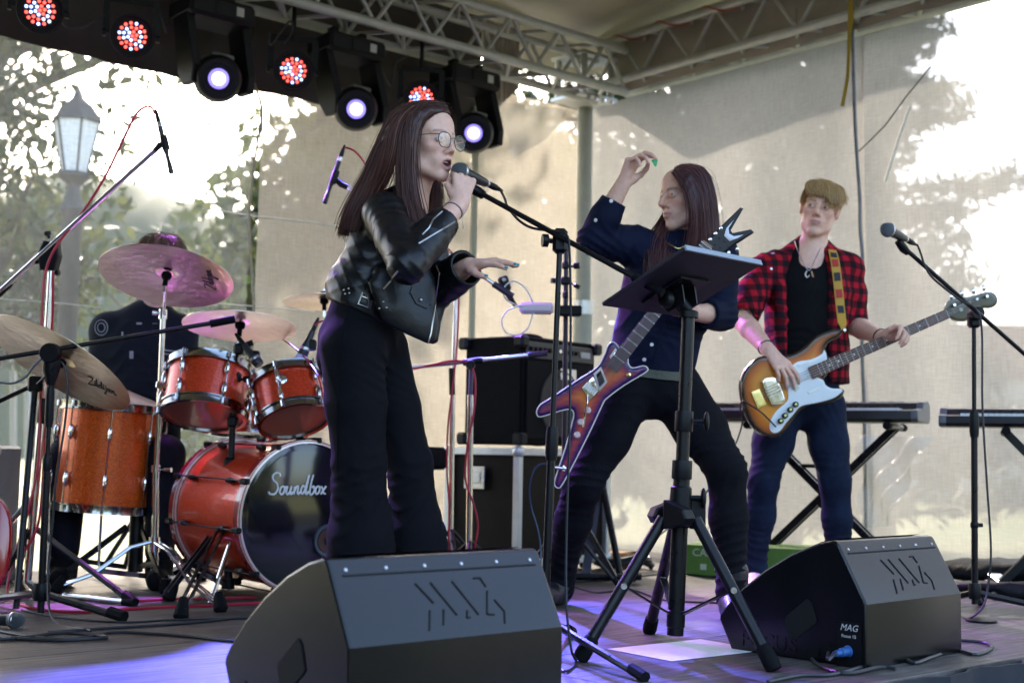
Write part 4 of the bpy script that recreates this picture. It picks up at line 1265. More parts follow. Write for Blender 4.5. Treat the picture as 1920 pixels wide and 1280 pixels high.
tripod(o, P(60, 985, yA), [F(240, 1135) + V(.02, 0, 0), F(-20, 1130), F(30, 1085)], black_metal, .012)
tripod(o, P(64, 930, yA), [F(-90, 1100)], chrome, .012)
pencil_mic(P(300, 238, yA - .05), P(322, 326, yA - .05), P(309, 268, yA - .05), 'black pencil microphone on the high boom at the left')
MB().tube([bA1, P(300, 272, yA - .05), P(309, 270, yA - .05)], [.011, .014, .011], 8).build('mic_joint', black_plastic, o)
red = spline([P(290, 214, yA - .05), P(285, 203, yA - .05), P(274, 200, yA - .05), P(255, 215, yA - .05), P(232, 260, yA - .04), P(195, 335, yA - .03), P(150, 405, yA - .03), P(112, 452, yA - .03), P(88, 500, yA - .03), P(80, 560, yA - .03), P(76, 700, yA - .03), P(73, 850, yA - .03), P(55, 950, yA - .03), P(25, 1050, yA - .04), F(15, 1120) + V(0, 0, .006), F(60, 1142) + V(0, 0, .006), F(150, 1150) + V(0, 0, .006), F(260, 1143) + V(0, 0, .006), F(400, 1137) + V(0, 0, .006), F(500, 1132) + V(0, 0, .006)], 7)
oc = MB().tube(red, .0055, 6).build('microphone_cable', red_cable_m); tag(oc, 'red cable curving from the high left pencil microphone down its chrome stand', 'cable')
red = spline([P(99, 510, yA - .06), P(98, 600, yA - .05), P(90, 720, yA - .04), P(83, 850, yA - .03), P(72, 980, yA - .03), P(40, 1050, yA - .05), F(60, 1100) + V(0, 0, .006), F(200, 1128) + V(0, 0, .006), F(330, 1125) + V(0, 0, .006), F(480, 1122) + V(0, 0, .006)], 7)
oc = MB().tube(red, .0055, 6).build('microphone_cable', red_cable_m); tag(oc, 'second red cable hugging the chrome stand at the far left', 'cable')
# overhead two
yO = 5.7
bO = P(845, 1050, yO); bO = V(bO.x, bO.y, 0)
o = thing('overhead_microphone_stand', 'chrome boom stand behind the singer with a red cable', 'microphone stand', bO, 'chrome boom stands')
pole(o, bO, P(848, 745, yO), .0125, chrome); pole(o, P(848, 760, yO), P(857, 486, yO), .0095, chrome, 'inner_pole')
MB().tube([P(847, 690, yO), P(848, 740, yO)], .0135, 12).build('clutch', black_metal, o)
b0_, b1_ = P(652, 352, yO - .05), P(962, 556, yO - .05)
pole(o, b0_, b1_, .0085, chrome, 'boom')
MB().tube([P(925, 532, yO - .05), b1_], .0145, 10).build('boom_grip', mat('violet black grip', (0.03, 0.02, 0.05), 0.5), o)
MB().tube([b0_, P(640, 346, yO - .05), P(631, 338, yO - .05)], [.011, .014, .012], 8).build('mic_joint', black_plastic, o)
swivel(o, P(857, 486, yO - .05))
tripod(o, bO + V(0, 0, .25), [bO + V(.2, .2, 0), bO + V(-.25, .1, 0), bO + V(.05, -.25, 0)], black_metal, .010)
pencil_mic(P(636, 302, yO - .06), P(608, 382, yO - .06), P(627, 332, yO - .06), 'black pencil microphone behind the singer\'s hair')
red = spline([P(641, 280, yO - .06), P(648, 277, yO - .05), P(664, 283, yO - .05), P(680, 300, yO - .05), P(692, 320, yO - .05), P(740, 390, yO - .05), P(800, 450, yO - .05), P(842, 468, yO - .05), P(856, 500, yO - .05), P(860, 560, yO - .05), P(856, 660, yO - .04), P(848, 730, yO - .04), P(840, 800, yO - .04), P(838, 880, yO - .04), P(842, 950, yO - .04), P(838, 1040, yO - .04), F(820, 1100) + V(0, 0, .01)], 7)
oc = MB().tube(red, .0045, 6).build('microphone_cable', red_cable_m); tag(oc, 'red cable running from the pencil microphone behind the singer down its stand', 'cable')
# short stand for the amplifier
yD = 5.45
bD = P(880, 1060, yD); bD = V(bD.x, bD.y, 0)
o = thing('short_microphone_stand', 'short chrome boom stand in front of the amplifier', 'microphone stand', bD, 'chrome boom stands')
pole(o, bD, P(882, 740, yD), .0135, chrome); pole(o, P(881, 760, yD), P(884, 690, yD), .0095, mat('violet tube', (0.10, 0.08, 0.16), 0.3, 0.6), 'inner_pole')
pole(o, P(760, 690, yD), P(1025, 662, yD), .0085, chrome, 'boom')
MB().tube([P(990, 666, yD), P(1026, 662, yD)], .0125, 10).build('boom_grip', mat('violet black grip', (0.03, 0.02, 0.05), 0.5), o)
MB().tube([P(868, 680, yD), P(905, 675, yD)], .014, 10).build('boom_sleeve', black_plastic, o)
swivel(o, P(882, 684, yD - .01), r=.02)
tripod(o, bD + V(0, 0, .22), [bD + V(.22, .1, 0), bD + V(-.2, .15, 0), bD + V(-.02, -.26, 0)], black_metal, .010)
red = spline([P(775, 692, yD - .02), P(810, 684, yD - .02), P(850, 676, yD - .02), P(878, 682, yD - .03), P(890, 705, yD - .03), P(890, 760, yD - .03), P(876, 840, yD - .03), P(873, 900, yD - .03), P(888, 945, yD - .03), P(896, 985, yD - .03), P(890, 1030, yD - .03), F(885, 1110) + V(0, 0, .01)], 7)
oc = MB().tube(red, .0045, 6).build('microphone_cable', red_cable_m); tag(oc, 'red cable draped over the short stand before the amplifier', 'cable')
# black boom stand B at the left
BB = F(76, 1150)
yB = BB.y
TB = P(97, 668, yB)
o = thing('microphone_stand', 'black boom microphone stand at the left in front of the floor tom', 'microphone stand', BB, 'boom microphone stands')
pole(o, BB + V(0, 0, .0), BB.lerp(TB, .62), .0125, black_metal); pole(o, BB.lerp(TB, .6), TB, .0085, black_metal, 'inner_pole')
clutch(o, BB.lerp(TB, .80), TB - BB, .0155, .14); clutch(o, BB.lerp(TB, .58), TB - BB, .016, .05)
swivel(o, TB + V(0, -.01, .01), r=.036, w=.05)
MB().lathe([(.015, 0), (.03, .05), (.03, .09), (.02, .1)], TB - V(0, 0, .1), (0, 0, 1), 14).build('boom_clamp', black_plastic, o)
pole(o, P(-60, 682, yB), P(400, 605, yB + .15), .0085, black_metal, 'boom')
MB().tube([P(394, 607, yB + .15), P(441, 598, yB + .165)], .0145, 12).build('boom_grip', black_matte, o)
tripod(o, BB + V(0, 0, .07), [F(228, 1165), F(-30, 1130), F(20, 1085) + V(0, .1, 0)], black_metal, .014)
clutch(o, BB + V(0, 0, .075), (0, 0, 1), .03, .06)
cab = spline([P(70, 720, yB), P(100, 690, yB - .03), P(112, 678, yB - .04), P(122, 690, yB - .04), P(127, 730, yB - .04), P(122, 790, yB - .03), P(113, 850, yB - .03), P(104, 910, yB - .03), P(98, 990, yB - .02), P(90, 1080, yB - .03), F(100, 1165) + V(0, 0, .006), F(170, 1185) + V(0, 0, .006)], 8)
oc = MB().tube(cab, .0042, 6).build('microphone_cable', black_cable_m); tag(oc, 'black cable looped over the swivel of the left boom stand', 'cable')
cab = spline([P(0, 717, yB), P(25, 718, yB - .01), P(48, 706, yB - .02), P(64, 685, yB - .03), P(78, 672, yB - .03)], 8)
oc = MB().tube(cab, .0045, 6).build('microphone_cable', mat('grey cable', (0.12, 0.12, 0.13), 0.5)); tag(oc, 'short grey cable drooping left of the left boom stand', 'cable')
p_ = P(-10, 750, 5.0)
o = thing('cymbal_boom_arm', 'short black arm reaching in from the left edge under the ride cymbal', 'stand arm', p_)
pole(o, P(-30, 765, 5.0), P(62, 722, 5.0), .0095, black_metal, 'arm'); MB().box(P(66, 720, 5.0), (.05, .04, .06), None, .008).build('clamp', black_plastic, o, smooth=False)
pole(o, P(66, 720, 5.0), F(30, 1140), .012, black_metal, 'post')

# ================================================================== keyboards
def keyboard_unit(p0, ax, L, D, H, label, tilt, keys=True):
    ax = Vector((ax[0], ax[1], 0)).normalized()
    dp = Vector((ax.y, -ax.x, 0))          # towards the player's far side
    o = thing('keyboard', label, 'keyboard', p0, 'keyboards on cross stands')
    kb = mat('keyboard case', (0.014, 0.014, 0.018), 0.4, rvar=0.1, nscale=30, spec=.4)
    ke = mat('keyboard end cheek', (0.10, 0.105, 0.115), 0.45)
    prof = [(0, 0.015), (.02, 0), (D - .03, 0), (D, .02), (D, H * .8), (D - .05, H), (D * .5, H * .9), (D * .42, H * .62), (0, H * .5)]
    M = frame(p0, dp, (0, 0, 1))
    z = M.to_3x3() @ V(0, 0, 1)
    t = L if z.dot(ax) > 0 else -L
    MB().prism(prof, L - .06, M, .004, .03 if t > 0 else -L + .03).build('case', kb, o, angle=.4)
    for e in (0, L - .034):
        MB().prism([(a * 1.01 - .001, b * 1.04) for a, b in prof], .034, M, .006, e if t > 0 else -e - .034).build('end_cheek', ke, o, angle=.4)
    if keys:
        n = 36
        for k in range(n):
            w = (L - .18) / n
            MB().box(p0 + ax * (.09 + w * (k + .5)) + dp * (D * .2) + V(0, 0, H * .57), (w - .0015, D * .36, .012), Matrix((ax, dp, V(0, 0, 1))).transposed().to_4x4()).build('key', mat('white key', (0.7, 0.7, 0.68), 0.3), o, smooth=False)
            if k % 7 in (0, 1, 3, 4, 5): MB().box(p0 + ax * (.09 + w * (k + 1)) + dp * (D * .26) + V(0, 0, H * .57 + .009), (w * .55, D * .22, .014), Matrix((ax, dp, V(0, 0, 1))).transposed().to_4x4()).build('black_key', black_plastic, o, smooth=False)
        for k in range(9):
            MB().box(p0 + ax * (.12 + k * .045) + dp * (D * .74) + V(0, 0, H * .965), (.03, .02, .008), Matrix((ax, dp, V(0, 0, 1))).transposed().to_4x4()).build('button', mat('violet grey button', (0.25, 0.22, 0.32), 0.4), o, smooth=False)
        MB().box(p0 + ax * (L * .55) + dp * (D * .74) + V(0, 0, H * .97), (.16, .07, .012), Matrix((ax, dp, V(0, 0, 1))).transposed().to_4x4()).build('display', mat('display glass', (0.12, 0.11, 0.2), 0.15), o, smooth=False)
    return o
def cross_stand(mid, ax, W_, z, D, label):
    ax = Vector((ax[0], ax[1], 0)).normalized()
    dp = Vector((ax.y, -ax.x, 0))
    o = thing('keyboard_stand', label, 'keyboard stand', mid, 'cross-legged keyboard stands')
    for s, e in ((-1, 0), (1, 0), (-1, 1), (1, 1)):
        off = dp * (.035 if e else -.035) + dp * (.012 * s)
        MB().flatbar(mid + ax * (s * W_ * .5) + V(0, 0, .02) + off, mid - ax * (s * W_ * .42) + V(0, 0, z - .02) + off, .034, .02, dp).build('cross_leg', black_metal, o, smooth=False)
    for s in (-1, 1):
        a = mid + ax * (s * W_ * .5) + V(0, 0, .016)
        MB().tube([a - dp * .22, a + dp * .22], .015, 10).build('floor_bar', black_metal, o)
        b = mid + ax * (s * W_ * .42) + V(0, 0, z - .018)
        MB().tube([b - dp * .2, b + dp * .2], .014, 10).build('top_arm', black_metal, o)
        for q in (-1, 1): MB().tube([b + dp * (q * .16), b + dp * (q * .215)], .019, 10).build('rubber_pad', black_matte, o)
    MB().lathe([(0, -.06), (.025, -.06), (.025, .06), (0, .06)], mid + V(0, 0, z * .48), dp, 14).build('pivot', black_plastic, o)
    MB().tube([mid - ax * .16 + V(0, 0, z * .72) , mid + ax * .02 + V(0, 0, z * .72)], .010, 8).build('locking_bar', black_metal, o)
    return o
kax = V(.93, -.37, 0).normalized()
k0 = P(1322, 792, 6.75)
k1 = P(1735, 792, 6.25)
kax = V(k1.x - k0.x, k1.y - k0.y, 0); kl = kax.length; kax.normalize()
kz = (k0.z + k1.z) / 2
kdp = V(kax.y, -kax.x, 0)
keyboard_unit(V(k1.x, k1.y, kz) + kdp * .20, -kax, kl, .34, .105, 'long dark keyboard on a cross stand behind the bassist', 0)
cross_stand(V((k0.x + k1.x) / 2 + .08, (k0.y + k1.y) / 2, 0) + kdp * .03, kax, .80, kz, .3, 'black cross-legged stand under the keyboard behind the bassist')
r0_ = P(1770, 800, 5.85)
rax = V(.94, -.34, 0).normalized()
rdp = V(rax.y, -rax.x, 0)
keyboard_unit(r0_ + rax * 1.0 + rdp * .12, -rax, 1.02, .32, .09, 'second dark keyboard cut off by the right edge of the picture', 0)
cross_stand(V(r0_.x, r0_.y, 0) + rax * .55 - rdp * .02, rax, .70, r0_.z, .3, 'black cross-legged stand under the keyboard at the right edge')
# green carton
gb = F(1284, 1078); ge = F(1442, 1082)
gax = V(ge.x - gb.x, ge.y - gb.y, 0).normalized(); gax = V(.93, -.36, 0).normalized()
gdp = V(-gax.y, gax.x, 0)
GR = Matrix((gax, gdp, V(0, 0, 1))).transposed()
green_m = mat('green printed carton', (0.10, 0.22, 0.03), 0.6, noise=0.1, nscale=10)
GLn = 1.0
o = thing('keyboard_carton', 'long green cardboard carton lying on the floor by the netting', 'carton', gb)
gc = gb + gax * (GLn / 2) + gdp * .18
MB().box(gc + V(0, 0, .075), (GLn, .34, .15), GR.to_4x4(), .004).build('carton_body', green_m, o, smooth=False)
MB().box(gc + V(0, 0, .151) , (GLn - .02, .16, .002), GR.to_4x4()).build('carton_flap', green_m, o, smooth=False)
gw = mat('white carton print', (0.6, 0.65, 0.5), 0.6)
text_mesh('carton_print', 'CASIO', .052, frame(gb + gax * .11 + gdp * .0085 + V(0, 0, .112), gax, (0, 0, 1)), gw, o, .0006)
for k in range(3): MB().box(gb + gax * (.09 + .07 * k) + gdp * .0085 + V(0, 0, .045), (.03, .002, .028), GR.to_4x4()).build('carton_symbol', gw, o, smooth=False)
# long black bag at the right
bag_m = mat('black nylon', (0.006, 0.006, 0.008), 0.55, bump=0.6, bscale=30, spec=.25)
def lump(name, label, cat, a, b, w, h, m, seed, n=24):
    rng = np.random.RandomState(seed)
    a, b = Vector(a), Vector(b)
    ax = (b - a).normalized(); sx = V(-ax.y, ax.x, 0)
    vs, fs = [], []
    K = 14
    for i in range(n + 1):
        t = i / n
        s = min(1, (math.sin(math.pi * (0.03 + .94 * t))) ** .35)
        for k in range(K):
            q = 2 * math.pi * k / K
            cx, cz = math.cos(q), math.sin(q)
            r = 1 + .10 * math.sin(3 * q + t * 9 + seed) + .07 * rng.normal() * .5
            z = max(0.004, h / 2 + h / 2 * math.copysign(abs(cz) ** .7, cz) * s * r)
            vs.append(a.lerp(b, t) + sx * (w / 2 * math.copysign(abs(cx) ** .7, cx) * s * r) + V(0, 0, z))
    for i in range(n):
        for k in range(K): fs.append((i * K + k, i * K + (k + 1) % K, (i + 1) * K + (k + 1) % K, (i + 1) * K + k))
    fs += [tuple(range(K - 1, -1, -1)), tuple(n * K + k for k in range(K))]
    o = mesh_obj(name, vs, fs, m, angle=None)
    if label: tag(o, label, cat)
    return o
lump('gig_bag', 'long black nylon instrument bag lying by the right netting', 'bag', F(1745, 1095) + V(.05, .05, 0), F(1745, 1095) + V(1.15, -.6, 0), .36, .14, bag_m, 3)
lump('folded_bag', 'flat black folded bag lying in front of the long gig bag', 'bag', F(1790, 1115) + V(0, .05, 0), F(1790, 1115) + V(.7, -.28, 0), .2, .07, bag_m, 5)
o = thing('foot_pedal', 'small black sustain pedal under the right keyboard', 'pedal', F(1872, 1112))
MB().box(F(1872, 1112) + V(0, 0, .03), (.09, .12, .05), None, .008).build('pedal_base', black_plastic, o, smooth=False)
MB().box(F(1872, 1112) + V(0, -.02, .065), (.06, .14, .016), Matrix.Rotation(R(10), 4, 'X'), .004).build('pedal_plate', steel, o, smooth=False)

# ================================================================== things on the floor
paper = F(1275, 1218)
o = MB().box(paper + V(.02, .0, .002), (.40, .27, .0012), Matrix.Rotation(R(38), 4, 'Z')).build('paper_sheet', mat('white paper', (0.8, 0.8, 0.8), 0.7), smooth=False); tag(o, 'white paper sheet lying under the music stand', 'paper')
def floor_cable(pix, label, m=black_cable_m, r=.0048, lift=None, name='floor_cable'):
    pts = [F(u, v) + V(0, 0, r * 1.1 + (lift[i] if lift else 0)) for i, (u, v) in enumerate(pix)]
    o = MB().tube(spline(pts, 7), r, 6).build(name, m); tag(o, label, 'cable', 'cables on the stage floor')
p1 = mR + Vector((-0.681, .733, 0)) * .054
plug_end = p1 + V(0, 0, .045 * 1.03) - Vector((.733, .681, 0)) * .07
# the monitor's cable: plug, loop and the run along the stage edge
o = MB().tube(spline([plug_end, plug_end + V(-.03, -.03, -.01), F(1560, 1200) + V(0, 0, .02), F(1522, 1222) + V(0, 0, .007), F(1520, 1236) + V(0, 0, .007), F(1545, 1256) + V(0, 0, .007), F(1590, 1266) + V(0, 0, .007), F(1650, 1255) + V(0, 0, .007), F(1680, 1258) + V(0, 0, .007)], 7), .0055, 8).build('monitor_cable', mat('grey black cable', (0.03, 0.032, 0.036), 0.45)); tag(o, 'dark cable from the blue plug of the right floor monitor', 'cable', 'cables on the stage floor')
floor_cable([(1440, 1282), (1500, 1270), (1560, 1268), (1620, 1252), (1655, 1240), (1690, 1236), (1715, 1246), (1745, 1236), (1790, 1222), (1830, 1230), (1858, 1218), (1850, 1208), (1800, 1203)], 'dark cable snaking in front of the right floor monitor', mat('grey black cable', (0.03, 0.032, 0.036), 0.45), .0055)
floor_cable([(90, 1188), (200, 1180), (330, 1172), (450, 1160), (560, 1150)], 'black cable running across the floor from the left boom stand towards the bass drum')
floor_cable([(-20, 1182), (60, 1196), (140, 1200), (210, 1188), (280, 1190), (360, 1196), (440, 1205), (520, 1208)], 'black cable crossing the floor at the left, nearest the camera')
floor_cable([(-20, 1204), (50, 1198), (110, 1190), (160, 1192), (200, 1198), (120, 1204), (30, 1200), (-20, 1192)], 'black cable bundle at the lower left edge', r=.006)
floor_cable([(40, 1145), (120, 1160), (230, 1168), (330, 1163), (470, 1160)], 'thin black cable beside the red cable at the left', r=.0035)
floor_cable([(1075, 1100), (1120, 1112), (1180, 1106), (1240, 1125), (1300, 1130), (1360, 1132)], 'thin dark cable between the guitarist\'s feet', r=.004)
floor_cable([(1080, 1092), (1150, 1088), (1230, 1078), (1290, 1078), (1360, 1085), (1440, 1092)], 'thin dark cable running past the green carton', r=.004)
# tan wooden block, coiled cable and guitar stand behind the guitarist
tb = F(1166, 1068)
o = MB().lathe([(0, 0), (.10, 0), (.11, .01), (.11, .07), (.10, .08), (0, .08)], tb + V(0, .15, 0), (0, 0, 1), 24, .7).build('wooden_block', mat('tan wood', (0.45, 0.22, 0.07), 0.5, noise=0.2, nscale=20)); tag(o, 'small tan wooden block on the floor behind the guitarist', 'wooden block')
cp_ = []
for k in range(90):
    t = k / 89 * 3.5 * 2 * math.pi
    cp_.append(tb + V(.0 + .15 * math.cos(t) + .01 * math.sin(t * 2.3), .02 + .10 * math.sin(t), .012 + .05 * k / 89 + .02 * math.sin(t * 1.5) ** 2))
o = MB().tube(cp_, .011, 7).build('coiled_cable', black_cable_m); tag(o, 'thick coil of black cable in front of the tan wooden block', 'cable')
gs = F(1105, 1092)
o = thing('guitar_stand', 'low black folding guitar stand behind the guitarist\'s leg', 'guitar stand', gs)
gsm = mat('violet lit black metal', (0.035, 0.03, 0.045), 0.35, 0.3)  # violet stage light tinted into the black metal colour
MB().flatbar(gs + V(-.01, .12, .02), gs + V(.05, .25, .42), .04, .02, (0, 1, 0)).build('upright', gsm, o, smooth=False)
MB().tube([gs + V(.07, .2, .44), gs + V(.15, .1, .02)], .016, 8).build('leg', black_metal, o)
MB().tube([gs + V(-.02, .12, .26), gs + V(.11, -.05, .03)], .015, 8).build('leg', black_metal, o)
MB().tube([gs + V(-.02, .12, .25), gs + V(-.10, -.06, .03)], .012, 8).build('leg', gsm, o)
MB().tube([gs + V(-.12, .05, .02), gs + V(.24, .02, .03)], .016, 8).build('floor_bar', black_metal, o)
MB().tube([gs + V(-.10, -.06, .0), gs + V(-.10, -.065, .06)], .016, 8).build('rubber_foot', black_matte, o)
for k in (-.1, .2): MB().tube([gs + V(k, .035, .02), gs + V(k, -.03, .05)], .02, 8).build('cradle_pad', black_matte, o)
# stool behind the singer
sb_ = P(812, 860, 6.2)
o = thing('stool', 'dark stool with a thick cushion behind the singer\'s legs', 'stool', V(sb_.x, sb_.y, 0))
MB().lathe([(0, -.05), (.13, -.05), (.15, -.03), (.15, .03), (.13, .055), (0, .06)], V(sb_.x - .08, sb_.y, sb_.z), (0, 0, 1), 24).build('cushion', black_matte, o)
pole(o, V(sb_.x - .08, sb_.y, .1), V(sb_.x - .08, sb_.y, sb_.z - .04), .02, black_metal)
for k in range(3):
    t = k * 2.1 + .4
    MB().tube([V(sb_.x - .08, sb_.y, .25), V(sb_.x - .08 + .2 * math.cos(t), sb_.y + .2 * math.sin(t), .015)], .011, 8).build('leg', black_metal, o)
# red guitar body cut off by the left edge, grey case beside it, microphone on the floor
rg = P(-22, 1088, 4.75)
o = thing('red_guitar', 'glossy red guitar body cut off at the lower left edge', 'guitar', V(rg.x, rg.y, 0))
red_m = mat('glossy red lacquer', (0.42, 0.006, 0.012), 0.18, coat=1.0)
ol = [(.165 * math.cos(t) * (1 - .12 * math.cos(2 * t)), .20 * math.sin(t)) for t in [2 * math.pi * k / 36 for k in range(36)]]
rb = F(-22, 1142).z
gM = frame(V(rg.x - .06, rg.y, max(.215, rg.z)), (1, 0, 0), (0, .12, 1))
MB().prism(ol, .045, gM, .010).build('body', red_m, o)
MB().prism([(-.028, .17), (.028, .17), (.022, .62), (-.022, .62)], .022, gM, .004, .012).build('neck', mat('maple', (0.35, 0.2, 0.09), 0.35), o)
for y in (-.06, .04):
    MB().prism([(.07, y - .012), (.1, y - .012), (.1, y + .012), (.07, y + .012)], .055, gM, .003).build('control_knob', mat('amber knob', (0.6, 0.35, 0.08), 0.3), o)
MB().tube([V(rg.x - .12, rg.y + .1, .5), V(rg.x + .02, rg.y - .08, .02)], .012, 8).build('stand_leg', black_metal, o)
MB().tube([V(rg.x - .12, rg.y + .1, .5), V(rg.x - .1, rg.y + .3, .02)], .012, 8).build('stand_leg', black_metal, o)
gc_ = P(-14, 835, 5.4)
o = thing('grey_case', 'tall grey case edge with rounded corners at the far left', 'case', V(gc_.x, gc_.y, 0))
MB().box(V(gc_.x - .22, gc_.y + .1, gc_.z / 2), (.5, .3, gc_.z), None, .012).build('case_body', mat('grey case paint', (0.22, 0.23, 0.25), 0.5, noise=0.1, nscale=10), o, smooth=False)
for z in (.03, gc_.z - .02): MB().ball(V(gc_.x + .025, gc_.y - .045, z), .03, 12, 8).build('ball_corner', alu, o)
fm = F(42, 1178)
vocal_mic(fm + V(-.02, 0, .027), fm + V(-.25, .03, .022), 'dark microphone lying on the floor at the lower left edge')
# ================================================================== drum kit
def sparkle_mat(name, c1, c2):
    m = bpy.data.materials.new(name); m.use_nodes = True
    n, l = m.node_tree.nodes, m.node_tree.links
    b = n['Principled BSDF']
    b.inputs['Roughness'].default_value = 0.28; b.inputs['Metallic'].default_value = 0.35
    b.inputs['Coat Weight'].default_value = 0.55; b.inputs['Coat Roughness'].default_value = 0.04
    tc = n.new('ShaderNodeTexCoord')
    vo = n.new('ShaderNodeTexVoronoi'); vo.inputs['Scale'].default_value = 420
    l.new(tc.outputs['Object'], vo.inputs['Vector'])
    rp = n.new('ShaderNodeValToRGB')
    rp.color_ramp.elements[0].position, rp.color_ramp.elements[0].color = 0.25, (*c1, 1)
    rp.color_ramp.elements[1].position, rp.color_ramp.elements[1].color = 0.95, (*c2, 1)
    sx = n.new('ShaderNodeSeparateColor'); l.new(vo.outputs['Color'], sx.inputs[0])
    l.new(sx.outputs[0], rp.inputs[0]); l.new(rp.outputs[0], b.inputs['Base Color'])
    bp = n.new('ShaderNodeBump'); bp.inputs['Strength'].default_value = 0.25; bp.inputs['Distance'].default_value = 0.002
    l.new(sx.outputs[1], bp.inputs['Height']); l.new(bp.outputs[0], b.inputs['Normal'])
    return m
sparkle_lit_orange = sparkle_mat('sparkle lit orange', (0.48, 0.050, 0.003), (0.92, 0.17, 0.012))  # one sparkle finish; how light falls on each drum is put into colour
sparkle_lit_red = sparkle_mat('sparkle lit red', (0.50, 0.020, 0.003), (0.92, 0.080, 0.008))
head_clear = mat('drum head', (0.42, 0.20, 0.14), 0.22, coat=0.6)
head_white = mat('white drum head', (0.75, 0.73, 0.7), 0.5)
head_black = mat('glossy black drum head', (0.006, 0.006, 0.008), 0.10, coat=0.6)
ink = mat('black ink', (0.012, 0.010, 0.014), 0.5)
def drum(name, label, c, up, r, depth, shell, lugs, group='drums of the kit', bottom=head_clear, top=head_white, hoopw=.017, a0=0.0, hoop_m=None, two=True):
    """c: centre of the bottom head; up: axis"""
    up = Vector(up).normalized()
    c = Vector(c)
    o = thing(name, label, 'drum', c, group)
    x, y, d = frame_of(up, V(0, 1, 0))
    MB().lathe([(r, .008), (r, depth - .008)], c, d, 48).build('shell', shell, o, angle=None)
    MB().lathe([(0, .004), (r * .6, .003), (r * .985, .002)], c, d, 40).build('bottom_head', bottom, o)
    MB().lathe([(r * .985, depth - .002), (r * .6, depth - .003), (0, depth - .004)], c, d, 40).build('top_head', top, o)
    hm = hoop_m or mat('dark chrome hoop', (0.30, 0.30, 0.30), 0.14, 1.0)
    for z in (0, depth):
        s = -1 if z == 0 else 1
        MB().lathe([(r * .985, z - s * .002), (r * .99, z + s * .009), (r + .012, z + s * .010), (r + .010, z), (r + .010, z - s * hoopw), (r + .016, z - s * (hoopw + .002)), (r + .016, z - s * (hoopw + .008)), (r + .002, z - s * (hoopw + .010))], c, d, 48).build('hoop', hm, o)
    for k in range(lugs):
        t = 2 * math.pi * (k + a0) / lugs
        e = x * math.cos(t) + y * math.sin(t)
        p = c + e * (r + .018)
        rod = MB().tube([p + d * -.008, p + d * (depth + .008)], .0032, 6)
        rod.build('tension_rod', chrome, o)
        for z in (0.004, depth - .004): MB().tube([p + d * (z - .012), p + d * (z + .012)], .0075, 8).build('rod_claw', chrome, o)
        for z in ((depth * .28, depth * .72) if two else (depth * .5,)):
            MB().ball(c + e * (r + .012) + d * z, (.011, .014, .032), 10, 8, Matrix((d.cross(e), e, d)).transposed()).build('lug', chrome, o)
    return o, x, y, d
# bass drum
KY = 5.15
kf = P(574, 968, KY)
kax_ = V(E2.x, E2.y, -.015).normalized()
KR, KD = .282, .57
kb_ = kf - kax_ * KD
o = thing('bass_drum', 'large red sparkle bass drum with a black front head', 'drum', V(kf.x, kf.y, 0), 'drums of the kit')
MB().lathe([(KR, .01), (KR, KD - .01)], kb_, kax_, 64).build('shell', sparkle_lit_red, o, angle=None)
hoop_red = mat('red lacquer hoop', (0.35, 0.015, 0.02), 0.25, coat=1.0)
hoop_pale = mat('pale hoop edge', (0.75, 0.60, 0.55), 0.25, 0.4, coat=0.5)
for z, nm in ((0.02, 'rear_hoop'), (KD - .02, 'front_hoop')):
    MB().lathe([(KR + .002, z - .022), (KR + .014, z - .022), (KR + .014, z + .022), (KR + .002, z + .022)], kb_, kax_, 64).build(nm, hoop_red, o)
    MB().lathe([(KR + .0145, z + .012), (KR + .0155, z + .014), (KR + .0155, z + .021), (KR + .002, z + .0235)], kb_, kax_, 64).build('hoop_inlay', hoop_pale, o)
MB().lathe([(KR + .001, KD - .006), (KR * .9, KD), (0, KD + .002)], kb_, kax_, 64).build('front_head', head_black, o)
MB().lathe([(KR + .001, .006), (0, .002)], kb_, kax_, 64).build('rear_head', head_white, o)
kx, ky = V(kax_.y, -kax_.x, 0).normalized() * -1, V(0, 0, 1)      # right and up on the head as the audience sees it
kc = kb_ + kax_ * (KD + .003)
# port ring
pc_ = kc + kx * .10 - ky * .095
pring = MB().lathe([(.048, 0), (.050, .004), (.062, .005), (.064, .001), (.064, -.002)], pc_, kax_, 36).build('port_ring', mat('blue grey ring', (0.05, 0.065, 0.09), 0.35), o)
MB().lathe([(.047, .001), (.03, -.002), (0, -.003)], pc_ + kax_ * .003, kax_, 28).build('port', mat('port inside', (0.06, 0.02, 0.015), 0.7), o)
MB().lathe([(.018, .002), (0, .003)], pc_ + kax_ * .003, kax_, 20).build('port_shade', hole_m, o)  # black disc standing in for the unlit depth of the port
